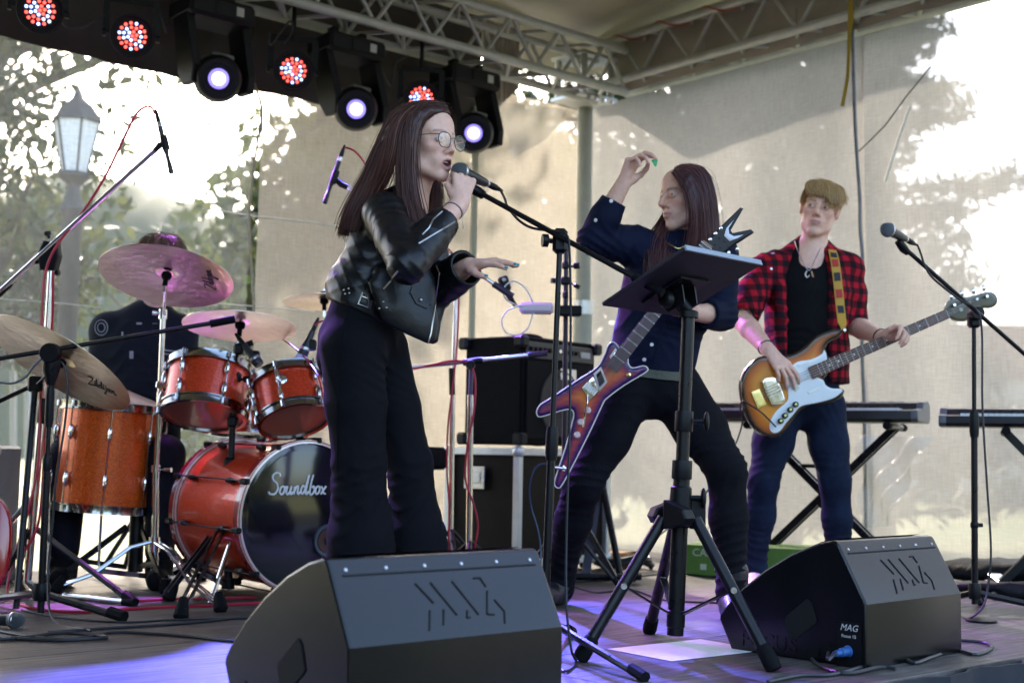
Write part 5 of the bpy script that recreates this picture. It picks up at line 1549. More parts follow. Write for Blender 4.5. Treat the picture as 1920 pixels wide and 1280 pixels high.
# script lettering, drawn stroke by stroke
script_m = mat('white script print', (0.8, 0.8, 0.8), 0.6)
def script(o, strokes, org, ex, ey, sc, w, m, nrm, name):
    for st in strokes:
        pts = [org + ex * (x * sc) + ey * (y * sc) + nrm * .0015 for x, y in st]
        MB().tube(spline(pts, 6), w, 5).build(name, m, o)
SOUNDBOX = [
    [(.95, 1.55), (.85, 1.8), (.55, 1.85), (.25, 1.6), (.3, 1.25), (.65, .95), (.75, .5), (.45, .08), (0, .1), (-.1, .3)],
    [(1.25, .75), (1.05, .6), (.95, .25), (1.1, .05), (1.35, .2), (1.42, .55), (1.25, .75), (1.4, .62), (1.6, .7)],
    [(1.68, .75), (1.6, .3), (1.68, .05), (1.9, .2), (2.08, .72), (1.98, .2), (2.08, .05), (2.25, .25)],
    [(2.32, .05), (2.42, .7), (2.38, .35), (2.6, .7), (2.74, .65), (2.68, .2), (2.78, .05), (2.95, .25)],
    [(3.42, .62), (3.2, .75), (3.02, .4), (3.1, .08), (3.3, .2), (3.5, .7), (3.78, 1.7), (3.55, .6), (3.5, .15), (3.62, .05), (3.8, .3)],
    [(4.22, 1.7), (4.0, .9), (3.92, .1), (4.15, .05), (4.35, .35), (4.3, .7), (4.1, .6)],
    [(4.75, .72), (4.55, .6), (4.47, .25), (4.6, .05), (4.82, .2), (4.9, .55), (4.75, .72), (4.95, .6)],
    [(5.05, .7), (5.2, .5), (5.3, .15), (5.5, .05)],
    [(5.55, .72), (5.3, .4), (5.02, .02)],
]
script(o, SOUNDBOX, kc - kx * .168 + ky * .085, kx, ky, .0455, .0042, script_m, kax_, 'script_letter')
for k in range(10):
    t = 2 * math.pi * (k + .25) / 10
    e = kx * math.cos(t) + ky * math.sin(t)
    p = kb_ + e * (KR + .024)
    MB().tube([p + kax_ * .0, p + kax_ * KD], .0035, 6).build('tension_rod', black_metal, o)
    for z in (.0, KD):
        MB().box(p + kax_ * (z + (.012 if z == 0 else -.012)) - e * .006, (.022, .022, .05), Matrix((kx, ky, kax_)).transposed().to_4x4(), .005).build('claw', black_plastic, o, smooth=False)
    for z in (.13, KD - .13): MB().ball(kb_ + e * (KR + .014) + kax_ * z, (.012, .016, .036), 10, 8, Matrix((kax_.cross(e), e, kax_)).transposed()).build('lug', black_metal, o)
for s in (-1, 1):
    a = kb_ + kax_ * (KD - .12) + kx * (s * KR * .92) - ky * .10
    MB().tube([a, V(a.x, a.y, 0) + kx * (s * .12) + kax_ * .08 + V(0, 0, .01)], .009, 8).build('spur', chrome, o)
# floor tom
fu = V(.06, .02, 1).normalized()
ftc = P(193, 955, 5.55)
drum('floor_tom', 'orange-lit sparkle floor tom at the left of the kit', ftc, fu, .205, .435, sparkle_lit_orange, 8, a0=.35, hoop_m=None)
ftt = thing('floor_tom_stand', 'black tripod stand carrying the floor tom', 'drum stand', V(ftc.x + .14, ftc.y, 0))
hb = V(ftc.x + .14, ftc.y + .02, 0)
pole(ftt, hb + V(0, 0, .06), V(hb.x, hb.y, ftc.z), .032, black_metal)
for dx, dy in ((-.30, -.18), (.2, -.28), (.1, .3)):
    f_ = hb + V(dx, dy, .015)
    lg_ = MB().flatbar(hb + V(dx * .12, dy * .12, .25), f_, .024, .008, V(dx, dy, 0).cross(V(0, 0, 1))).build('leg', black_metal, ftt, smooth=False)
    MB().flatbar(hb + V(dx * .1, dy * .1, .08), hb.lerp(f_, .6) + V(0, 0, .10), .02, .006, V(dx, dy, 0).cross(V(0, 0, 1))).build('brace', black_metal, ftt, smooth=False)
    MB().lathe([(.018, 0), (.026, .02), (.018, .06), (0, .06)], f_ - V(0, 0, .014), (0, 0, 1), 12).build('rubber_foot', black_matte, lg_)
lx = P(190, 965, 5.36)
MB().tube([lx, P(185, 1055, 5.36), P(188, 1065, 5.36)], .006, 8).build('tom_leg', chrome, ftt)
# rack toms
t1u = V(.02, .36, .93).normalized()
t1, *_ = drum('rack_tom', 'red sparkle rack tom on the left with a see-through bottom head', P(381, 777, 5.25), t1u, .160, .205, sparkle_lit_red, 6, a0=.1)
t2u = V(-.27, .40, .88).normalized()
t2c = P(553, 787, 5.15)
t2, tx_, ty_, td_ = drum('rack_tom', 'smaller red sparkle rack tom on the right tilted to the left', t2c, t2u, .135, .185, sparkle_lit_red, 6, a0=.45)
bd = -ty_ if (-ty_).y < 0 else ty_
fr_ = (V(0.02, -1, 0) - td_ * V(.02, -1, 0).dot(td_)).normalized()
MB().lathe([(0, .004), (.018, .003), (.022, 0)], t2c + td_ * .115 + fr_ * .136, fr_, 20, 1).build('maker_badge', chrome, t2)
sn = P(470, 812, 5.85)
drum('snare_drum', 'red sparkle snare drum low behind the rack toms', sn, (0, .08, 1), .175, .14, sparkle_lit_red, 8, a0=.2)
sns = thing('snare_stand', 'chrome stand under the snare drum', 'drum stand', V(sn.x, sn.y, 0))
pole(sns, V(sn.x, sn.y, .05), V(sn.x, sn.y, sn.z - .04), .012, chrome)
for k in range(3):
    t = 2.1 * k + .3
    MB().tube([V(sn.x, sn.y, .3), V(sn.x + .25 * math.cos(t), sn.y + .25 * math.sin(t), .015)], .008, 8).build('leg', chrome, sns)
    MB().tube([V(sn.x, sn.y, sn.z - .06), V(sn.x + .17 * math.cos(t), sn.y + .17 * math.sin(t), sn.z - .012)], .007, 8).build('basket_arm', chrome, sns)
# cymbals
def cymbal_mat(name, c1, c2, violet=None):
    m = bpy.data.materials.new(name); m.use_nodes = True
    n, l = m.node_tree.nodes, m.node_tree.links
    b = n['Principled BSDF']; b.inputs['Metallic'].default_value = 1.0; b.inputs['Roughness'].default_value = 0.30
    tc = n.new('ShaderNodeTexCoord')
    tx = n.new('ShaderNodeTexNoise'); tx.inputs['Scale'].default_value = 4.0; tx.inputs['Detail'].default_value = 6
    l.new(tc.outputs['Object'], tx.inputs['Vector'])
    rp = n.new('ShaderNodeValToRGB')
    rp.color_ramp.elements[0].position, rp.color_ramp.elements[0].color = 0.38, (*c1, 1)
    rp.color_ramp.elements[1].position, rp.color_ramp.elements[1].color = 0.62, (*c2, 1)
    l.new(tx.outputs['Fac'], rp.inputs[0]); l.new(rp.outputs[0], b.inputs['Base Color'])
    t3 = n.new('ShaderNodeTexNoise'); t3.inputs['Scale'].default_value = 34; t3.inputs['Detail'].default_value = 2
    l.new(tc.outputs['Object'], t3.inputs['Vector'])
    bp = n.new('ShaderNodeBump'); bp.inputs['Strength'].default_value = 0.55; bp.inputs['Distance'].default_value = 0.006
    l.new(t3.outputs['Fac'], bp.inputs['Height']); l.new(bp.outputs[0], b.inputs['Normal'])
    return m
bronze = cymbal_mat('hammered bronze', (0.62, 0.47, 0.40), (0.80, 0.66, 0.56))
bronze2 = cymbal_mat('stained bronze', (0.42, 0.32, 0.20), (0.70, 0.58, 0.42))
ZILD = [
    [(0, 1.0), (.3, 1.08), (.72, 1.0), (.4, .55), (-.05, .05), (.3, .0), (.85, .12)],
    [(.95, .55), (.9, .2), (1.05, .1)], [(1.0, .78), (1.02, .82)],
    [(1.3, 1.15), (1.18, .6), (1.2, .1), (1.35, .12)],
    [(1.75, .5), (1.5, .5), (1.42, .15), (1.65, .12), (1.85, .5), (1.95, 1.15), (1.82, .3), (1.95, .08)],
    [(2.15, .55), (2.1, .2), (2.22, .1)], [(2.2, .78), (2.22, .82)],
    [(2.5, .55), (2.45, .0), (2.3, -.45), (2.1, -.35), (2.4, -.02)], [(2.52, .78), (2.54, .82)],
    [(3.0, .5), (2.78, .52), (2.68, .2), (2.85, .08), (3.02, .45), (3.02, .15), (3.15, .1)],
    [(3.28, .5), (3.28, .1), (3.4, .45), (3.58, .5), (3.6, .12), (3.9, .1)],
]
def cymbal(label, c, up, r, m, text=None, wing=True):
    up = Vector(up).normalized()
    c = Vector(c)
    o = thing('cymbal', label, 'cymbal', c, 'cymbals of the kit')
    prof = []
    for k in range(57):
        t = k / 56
        rr = r * t
        h = .022 * (1 - (rr / r) ** 1.5) + (.00035 * (k % 2) if k > 10 else 0)
        if rr < r * .17: h += .020 * (1 - (rr / (r * .17)) ** 2)
        prof.append((max(rr, 0 if k == 0 else rr), h))
    prof[0] = (.005, prof[0][1])
    MB().lathe(prof + [(r, -.0012)] + [(a, b - .0015) for a, b in reversed(prof)], c, up, 72).build('plate', m, o, angle=1.2)
    MB().lathe([(0, .06), (.006, .06), (.006, -.07), (0, -.07)], c, up, 10).build('spindle', chrome, o)
    MB().lathe([(.006, .048), (.018, .048), (.018, .036), (.006, .036)], c, up, 14).build('felt', black_matte, o)
    MB().lathe([(.008, .018), (.019, .016), (.021, .002), (.017, -.008), (.010, -.012), (.010, -.04)], c, up, 16).build('sleeve', black_matte, o)
    if text:
        ang, sc, rad, flip = text
        x, y, d = frame_of(up, V(0, 1, 0))
        # directions on the plate as the camera sees it from below
        vr = V(1, 0, 0) - d * d.x; vr.normalize()
        vu = d.cross(vr)
        if vu.z < 0: vu = -vu
        e = vr * math.cos(ang) + vu * math.sin(ang)
        f = vr * -math.sin(ang) + vu * math.cos(ang)
        ex, ey = (f, -e) if flip else (vr, vu)
        for st in ZILD:
            pts = []
            for px, py in st:
                q = e * rad + ex * ((px - 1.9) * sc) + ey * ((py - .4) * sc)
                rr = q.length
                pts.append(c + q + d * (.022 * (1 - (min(rr, r) / r) ** 1.5) - .0022))
            MB().tube(spline(pts, 4), .0024, 5).build('script_letter', ink, o)
    return o
c1u = V(.04, .35, .93)
cymbal('large hammered crash cymbal in front of the drummer\'s face', P(312, 519, 5.25), c1u, .268, bronze, (R(-5), .043, .172, True))
cymbal('flatter crash cymbal above the two rack toms', P(450, 612, 5.25), V(0, .19, .98), .228, bronze)
cymbal('small crash cymbal half hidden behind the singer\'s waist', P(608, 566, 6.0), V(-.04, .10, .99), .19, bronze)
rdu = V(.38, .40, .83)
ro = cymbal('stained ride cymbal tilted to the right at the far left', P(112, 682, 4.9), rdu, .295, bronze2)
x_, y_, d_ = frame_of(rdu.normalized(), V(0, 1, 0))
cR = P(112, 682, 4.9)
er = (P(255, 738, 4.9) - P(0, 622, 4.9)).normalized()
er = (er - d_ * er.dot(d_)).normalized()
eu = d_.cross(er); eu = eu if eu.z > 0 else -eu
for st in ZILD:
    pts = []
    for px, py in st:
        q = er * .165 - eu * .055 + er * ((px - 1.9) * .034) * .96 + eu * ((px - 1.9) * .034 * .28) + eu * ((py - .4) * .060)
        pts.append(cR + q + d_ * (.022 * (1 - (min(q.length, .295) / .295) ** 1.5) - .0026))
    MB().tube(spline(pts, 4), .0024, 5).build('script_letter', ink, ro)
# chrome cymbal stand
yC = 5.25
bC = F(289, 1105)
yC = bC.y
o = thing('cymbal_stand', 'chrome double-braced cymbal stand under the large crash cymbal', 'cymbal stand', bC, 'cymbal stands')
pole(o, bC + V(0, 0, .03), P(293, 880, yC), .0155, chrome, n=14); pole(o, P(293, 890, yC), P(300, 735, yC), .0125, chrome, 'middle_pole', 14)
pole(o, P(300, 740, yC), P(306, 590, yC), .0105, chrome, 'upper_pole', 12)
pole(o, P(306, 592, yC), P(312, 520, 5.25), .006, chrome, 'rod')
MB().tube([P(292, 885, yC), P(293, 872, yC)], .021, 12).build('collar', chrome, o); MB().tube([P(305, 598, yC), P(306, 580, yC)], .017, 12).build('collar', chrome, o)
for (u, v) in ((306, 588), (308, 548)):
    MB().box(P(u, v, yC), (.028, .03, .032), None, .005).build('joint', chrome, o, smooth=False)
    knob(o, P(u - 4, v, yC), (-1, -.2, .1), .010, .035, chrome)
knob(o, P(296, 880, yC), (1, -.2, 0), .010, .06, chrome)
MB().box(P(328, 725, yC - .02), (.155, .022, .028), Matrix.Rotation(R(6), 4, 'Y'), .004).build('tom_arm', chrome, o, smooth=False)
MB().box(P(371, 728, yC - .02), (.015, .03, .06), None, .003).build('arm_nut', chrome, o, smooth=False)
hubc = P(290, 1020, yC)
for ti, f_ in enumerate((F(100, 1112), F(415, 1147), V(bC.x + .1, bC.y + .42, 0))):
    d2 = V(f_.x - hubc.x, f_.y - hubc.y, 0)
    for s in (-1, 1):
        w = d2.normalized().cross(V(0, 0, 1)) * (.012 * s)
        lg_ = MB().tube([hubc + d2 * .05 + w + V(0, 0, .01), hubc + d2 * .25 + w + V(0, 0, -.01), hubc.lerp(f_, .62) + w, f_ + w + V(0, 0, .02)], .0065, 8).build('leg', chrome, o)
        if s == 1: MB().lathe([(.017, 0), (.026, .012), (.022, .05), (.014, .075), (0, .075)], f_, -d2.normalized() * .6 + V(0, 0, 1), 12).build('rubber_foot', black_matte, lg_)
    MB().flatbar(V(bC.x, bC.y, .055) + d2 * .05, hubc.lerp(f_, .55) + V(0, 0, .0), .02, .007, d2.cross(V(0, 0, 1))).build('brace', chrome, o, smooth=False)
MB().tube([hubc - V(0, 0, .03), hubc + V(0, 0, .03)], .024, 14).build('leg_hub', chrome, o); MB().tube([bC + V(0, 0, .03), bC + V(0, 0, .07)], .024, 14).build('brace_hub', chrome, o)
# black cymbal stand
bK = F(427, 1118)
yK = bK.y
o = thing('cymbal_stand', 'black double-braced cymbal stand in front of the bass drum', 'cymbal stand', bK, 'cymbal stands')
pole(o, bK + V(0, 0, .03), P(432, 880, yK), .0165, black_metal, n=14); pole(o, P(432, 890, yK), P(440, 705, yK), .013, black_metal, 'middle_pole', 14)
pole(o, P(440, 710, yK), P(450, 615, 5.25), .008, black_metal, 'rod')
for (u, v, w_) in ((433, 868, .05), (437, 790, .04), (440, 708, .055), (448, 655, .04)):
    MB().box(P(u, v, yK), (w_, .045, .045), None, .008).build('joint', black_plastic, o, smooth=False)
knob(o, P(444, 868, yK), (1, -.1, 0), .016, .03); knob(o, P(425, 712, yK), (-1, -.2, -.3), .013, .05); knob(o, P(452, 650, yK), (1, 0, .4), .012, .05); knob(o, P(446, 712, yK), (1, -.3, .1), .014, .06)
hubk = P(428, 972, yK)
for f_ in (F(338, 1162), F(300, 1132) + V(0, .1, 0), F(560, 1105)):
    d2 = V(f_.x - hubk.x, f_.y - hubk.y, 0)
    for s in (-1, 1):
        w = d2.normalized().cross(V(0, 0, 1)) * (.013 * s)
        lg_ = MB().flatbar(hubk + d2 * .06 + w, f_ + w + V(0, 0, .03), .018, .006, d2.cross(V(0, 0, 1))).build('leg', black_metal, o, smooth=False)
        if s == 1: MB().lathe([(.016, 0), (.027, .012), (.022, .05), (.014, .08), (0, .08)], f_, -d2.normalized() * .5 + V(0, 0, 1), 12).build('rubber_foot', black_matte, lg_)
    MB().flatbar(V(bK.x, bK.y, .05) + d2 * .05, hubk.lerp(f_, .58), .018, .006, d2.cross(V(0, 0, 1))).build('brace', black_metal, o, smooth=False)
MB().tube([hubk - V(0, 0, .03), hubk + V(0, 0, .04)], .028, 14).build('leg_hub', black_metal, o); MB().tube([bK + V(0, 0, .03), bK + V(0, 0, .07)], .026, 14).build('brace_hub', black_metal, o)
# microphones clipped to the toms
def tom_mic(a, b, label):
    d = (b - a).normalized()
    o = thing('tom_microphone', label, 'microphone', a, 'clip microphones on the drums')
    MB().lathe([(0, 0), (.018, 0), (.021, .008), (.021, .03), (.017, .05), (.0135, .075), (.0125, .11), (0, .11)], a, d, 14).build('body', mic_body, o)
    MB().lathe([(.0095, .11), (.0095, .14), (.005, .17)], a, d, 10).build('connector', black_plastic, o)
    MB().lathe([(.0215, .026), (.022, .028), (.022, .036), (.0215, .038)], a, d, 14).build('ring', steel, o)
    MB().box(a + d * .06 + V(.02, 0, -.01), (.03, .03, .045), None, .006).build('clip', black_plastic, o, smooth=False)
    return o
tom_mic(P(487, 684, 5.2), P(462, 652, 5.22), 'black clip microphone pointing at the left rack tom')
tm_ = tom_mic(P(566, 668, 5.2), P(590, 612, 5.22), 'small clip microphone above the right rack tom')
MB().lathe([(.02, -.03), (.024, -.02), (.024, 0), (.02, .004)], P(566, 668, 5.2), (P(590, 612, 5.22) - P(566, 668, 5.2)), 14).build('pale_capsule', mat('pale violet capsule', (0.5, 0.5, 0.62), 0.4), tm_)
tom_mic(P(632, 800, 5.3), P(628, 760, 5.3), 'black clip microphone behind the right rack tom')
red = spline([P(591, 611, 5.2), P(598, 604, 5.2), P(612, 603, 5.2), P(622, 612, 5.25), P(640, 650, 5.3)], 7)
oc = MB().tube(red, .0038, 6).build('microphone_cable', red_cable_m); tag(oc, 'short red cable arching from the clip microphone over the right rack tom', 'cable')
red = spline([P(520, 630, 5.5), P(550, 650, 5.3), P(580, 680, 5.1), P(598, 710, 5.0), P(606, 745, 5.0), P(618, 790, 5.0), P(625, 830, 5.05)], 7)
oc = MB().tube(red, .0038, 6).build('microphone_cable', red_cable_m); tag(oc, 'red cable slanting across the front of the right rack tom', 'cable')
# bass drum pedal and loose tube on the floor
o = thing('floor_tube', 'loose chrome tube with a black end lying by the left stand', 'tube', F(190, 1125))
MB().tube([F(120, 1122) + V(0, 0, .013), F(235, 1134) + V(0, 0, .013)], .012, 10).build('tube', chrome, o); MB().tube([F(232, 1134) + V(0, 0, .013), F(252, 1136) + V(0, 0, .013)], .016, 10).build('end_cap', black_matte, o)
# ================================================================== smooth bodies: a distance volume and its skin
class Vol:
    def __init__(self, lo, hi, h):
        self.h = h
        self.lo = np.array(lo, dtype=np.float64) - 3 * h
        n = np.ceil((np.array(hi) + 3 * h - self.lo) / h).astype(int) + 1
        self.n = n
        self.v = np.full(n, 0.08, dtype=np.float32)
    def block(self, lo, hi, pad):
        i0 = np.clip(np.floor((np.array(lo) - pad - self.lo) / self.h).astype(int), 0, self.n - 1)
        i1 = np.clip(np.ceil((np.array(hi) + pad - self.lo) / self.h).astype(int) + 1, 1, self.n)
        sl = tuple(slice(a, max(a + 1, b)) for a, b in zip(i0, i1))
        ax = [(self.lo[k] + self.h * np.arange(sl[k].start, sl[k].stop)).astype(np.float32) for k in range(3)]
        return sl, ax[0][:, None, None], ax[1][None, :, None], ax[2][None, None, :]
    def _mix(self, sl, d, k, sub=False):
        a = self.v[sl]
        if sub: a = -a
        if k > 0:
            h = np.clip(.5 + .5 * (d - a) / k, 0, 1)
            r = d * (1 - h) + a * h - k * h * (1 - h)
        else: r = np.minimum(a, d)
        self.v[sl] = -r if sub else r
    def cap(self, a, b, ra, rb=None, k=.012, flat=None, sub=False):
        """tapered rod; flat=(direction, ratio) thins it along that direction"""
        rb = ra if rb is None else rb
        a, b = np.array(a, dtype=np.float64), np.array(b, dtype=np.float64)
        m = max(ra, rb)
        sl, X, Y, Z = self.block(np.minimum(a, b) - m, np.maximum(a, b) + m, k + 2 * self.h + .01)
        d = b - a
        L2 = max((d * d).sum(), 1e-9)
        px, py, pz = X - a[0], Y - a[1], Z - a[2]
        t = np.clip((px * d[0] + py * d[1] + pz * d[2]) / L2, 0, 1)
        qx, qy, qz = px - t * d[0], py - t * d[1], pz - t * d[2]
        if flat is not None:
            n, ratio = np.array(Vector(flat[0]).normalized()), flat[1]
            s = (qx * n[0] + qy * n[1] + qz * n[2]) * (1 / ratio - 1)
            qx, qy, qz = qx + n[0] * s, qy + n[1] * s, qz + n[2] * s
            dist = (np.sqrt(qx * qx + qy * qy + qz * qz) - (ra + (rb - ra) * t)) * (ratio ** .5)
        else:
            dist = np.sqrt(qx * qx + qy * qy + qz * qz) - (ra + (rb - ra) * t)
        self._mix(sl, dist.astype(np.float32), k, sub)
    def chain(self, pts, rs, k=.012, flat=None):
        for i in range(len(pts) - 1): self.cap(pts[i], pts[i + 1], rs[i], rs[i + 1], k, flat)
    def ell(self, c, r, rot=None, k=.01, sub=False):
        c = np.array(c, dtype=np.float64)
        m = max(r)
        sl, X, Y, Z = self.block(c - m, c + m, k + 2 * self.h + .01)
        px, py, pz = X - c[0], Y - c[1], Z - c[2]
        if rot is not None:
            rm = np.array(rot.transposed())
            px, py, pz = [rm[i, 0] * px + rm[i, 1] * py + rm[i, 2] * pz for i in range(3)]
        k0 = np.sqrt((px / r[0]) ** 2 + (py / r[1]) ** 2 + (pz / r[2]) ** 2)
        k1 = np.sqrt((px / r[0] ** 2) ** 2 + (py / r[1] ** 2) ** 2 + (pz / r[2] ** 2) ** 2)
        dist = np.where(k1 > 1e-6, k0 * (k0 - 1) / np.maximum(k1, 1e-6), -min(r))
        self._mix(sl, dist.astype(np.float32), k, sub)
    def half(self, p, n, k=.004, reach=None):
        """cut away everything on the n side of the plane through p, within reach of p"""
        p, n = np.array(p, dtype=np.float64), np.array(Vector(n).normalized())
        if reach is None: sl, X, Y, Z = self.block(self.lo, self.lo + self.n * self.h, 0)
        else: sl, X, Y, Z = self.block(p - reach, p + reach, 0)
        d = (X - p[0]) * n[0] + (Y - p[1]) * n[1] + (Z - p[2]) * n[2]
        a = self.v[sl]
        if reach is not None:
            rr = np.sqrt((X - p[0]) ** 2 + (Y - p[1]) ** 2 + (Z - p[2]) ** 2)
            d = np.where(rr < reach, d, -1)
        self.v[sl] = np.maximum(a, d.astype(np.float32))
    def folds(self, c, axis, rad, freq, amp, seed=0, skew=.95):
        """creases across an axis around c"""
        c = np.array(c, dtype=np.float64)
        ax = np.array(Vector(axis).normalized())
        rng = np.random.RandomState(seed)
        w1, w2 = rng.normal(size=3), rng.normal(size=3)
        sl, X, Y, Z = self.block(c - rad * 1.6, c + rad * 1.6, 0)
        px, py, pz = X - c[0], Y - c[1], Z - c[2]
        g = np.exp(-(px * px + py * py + pz * pz) / (rad * rad))
        s = px * ax[0] + py * ax[1] + pz * ax[2]
        q = (px * w1[0] + py * w1[1] + pz * w1[2]) * 9
        q2 = (px * w2[0] + py * w2[1] + pz * w2[2]) * 14
        f = np.sin(s * freq + skew * 3 * np.sin(q + seed) + 1.1 * np.sin(q2 + 2 * seed))
        f = 1 - 2 * np.abs(f) ** .7
        self.v[sl] += (-amp * g * f).astype(np.float32)
    def rumple(self, freq, amp, seed=0):
        """gentle overall unevenness"""
        rng = np.random.RandomState(seed)
        sl, X, Y, Z = self.block(self.lo, self.lo + self.n * self.h, 0)
        a = np.zeros(self.v.shape, dtype=np.float32)
        for i in range(4):
            w = rng.normal(size=3) * freq * (1 + .5 * i); ph = rng.rand() * 6.28
            a += np.sin(X * w[0] + Y * w[1] + Z * w[2] + ph + 1.3 * np.sin(X * w[1] * .7 - Z * w[0] * .6 + Y * w[2])).astype(np.float32) / (1 + .6 * i)
        self.v += amp * a * .4
    def skin(self):
        v, h = self.v, self.h
        ins = v < 0
        nx, ny, nz = v.shape
        cid, pos = [], []
        quads = []
        def cell(i, j, k): return (i * ny + j) * nz + k
        edges = []
        for ax in range(3):
            s0 = [slice(None)] * 3; s1 = [slice(None)] * 3
            s0[ax] = slice(0, -1); s1[ax] = slice(1, None)
            cr = ins[tuple(s0)] != ins[tuple(s1)]
            I, J, K = np.nonzero(cr)
            ok = (I > 0) & (J > 0) & (K > 0) & (I < nx - 2) & (J < ny - 2) & (K < nz - 2)
            I, J, K = I[ok], J[ok], K[ok]
            e = [0, 0, 0]; e[ax] = 1
            va, vb = v[I, J, K], v[I + e[0], J + e[1], K + e[2]]
            t = va / (va - vb)
            p = np.stack([I, J, K], 1).astype(np.float64)
            p[:, ax] += t
            o1, o2 = [q for q in range(3) if q != ax]
            cs = []
            for (da, db) in ((0, 0), (-1, 0), (-1, -1), (0, -1)):
                q = [I, J, K]
                q = [x.copy() for x in q]
                q[o1] += da; q[o2] += db
                cs.append(cell(*q)); cid.append(cs[-1]); pos.append(p)
            qd = np.stack(cs, 1)
            flip = (va < 0)
            if ax == 1: flip = ~flip
            qd[flip] = qd[flip][:, ::-1]
            quads.append(qd)
        cid = np.concatenate(cid); pos = np.concatenate(pos)
        u, inv = np.unique(cid, return_inverse=True)
        cnt = np.bincount(inv)
        vs = np.stack([np.bincount(inv, pos[:, q]) / cnt for q in range(3)], 1)
        fs = np.concatenate(quads)
        fs = np.searchsorted(u, fs)
        return self.lo + vs * h, fs[:, ::-1]
def relax(vs, fs, it=1, lam=.5):
    for _ in range(it):
        acc = np.zeros_like(vs); cnt = np.zeros(len(vs))
        for k in range(4):
            a, b = fs[:, k], fs[:, (k + 1) % 4]
            for q in range(3):
                acc[:, q] += np.bincount(a, vs[b, q], len(vs)) + np.bincount(b, vs[a, q], len(vs))
            cnt += np.bincount(a, minlength=len(vs)) + np.bincount(b, minlength=len(vs))
        vs = vs + lam * (acc / np.maximum(cnt, 1)[:, None] - vs)
    return vs
from mathutils.bvhtree import BVHTree
def bvh(vs, fs): return BVHTree.FromPolygons([tuple(p) for p in vs], [tuple(f) for f in fs])
def cast(tree_, u, v, lift=.003):
    """the point of a surface seen at a pixel, lifted off it"""
    d = ray(u, v).normalized()
    p, n, i, dist = tree_.ray_cast(Vector((0, 0, CAM_H)), d)
    if p is None: return None, None
    if n.dot(d) > 0: n = -n
    return p + n * lift, n
def cast_path(tree_, pix, lift=.003, n=6):
    out = []
    for a, b in zip(pix[:-1], pix[1:]):
        for k in range(n):
            t = k / n
            p, _ = cast(tree_, a[0] + (b[0] - a[0]) * t, a[1] + (b[1] - a[1]) * t, lift)
            if p is not None: out.append(p)
    p, _ = cast(tree_, *pix[-1], lift)
    if p is not None: out.append(p)
    return out
def cast_patch(tree_, name, poly, m, parent, lift=.004, thick=.004, n=7, label=None):
    """a patch lying on a surface; poly: four corner pixels"""
    a, b, c, d = [Vector(p) for p in poly]
    vs, ok = [], True
    last = None
    for j in range(n + 1):
        for i in range(n + 1):
            s, t = i / n, j / n
            q = (a * (1 - s) + b * s) * (1 - t) + (d * (1 - s) + c * s) * t
            p, nn = cast(tree_, q.x, q.y, lift)
            vs.append(None if p is None else (p, nn))
    good = [x for x in vs if x is not None]
    if len(good) < 4: return None
    for k in range(len(vs)):
        if vs[k] is None: vs[k] = next((vs[j] for d2 in range(1, len(vs)) for j in (k - d2, k + d2) if 0 <= j < len(vs) and vs[j] is not None), good[0])
    fs = [(j * (n + 1) + i, j * (n + 1) + i + 1, (j + 1) * (n + 1) + i + 1, (j + 1) * (n + 1) + i) for j in range(n) for i in range(n)]
    N = len(vs)
    av = [p for p, _ in vs] + [p - q * thick for p, q in vs]
    ring_ = [i for i in range(n + 1)] + [j * (n + 1) + n for j in range(1, n + 1)] + [n * (n + 1) + i for i in range(n - 1, -1, -1)] + [j * (n + 1) for j in range(n - 1, 0, -1)]
    af = [tuple(reversed(f)) for f in fs] + [tuple(N + i for i in f) for f in fs] + [(ring_[k], ring_[(k + 1) % len(ring_)], N + ring_[(k + 1) % len(ring_)], N + ring_[k]) for k in range(len(ring_))]
    return mesh_obj(name, av, af, m, parent, angle=.6, label=label)

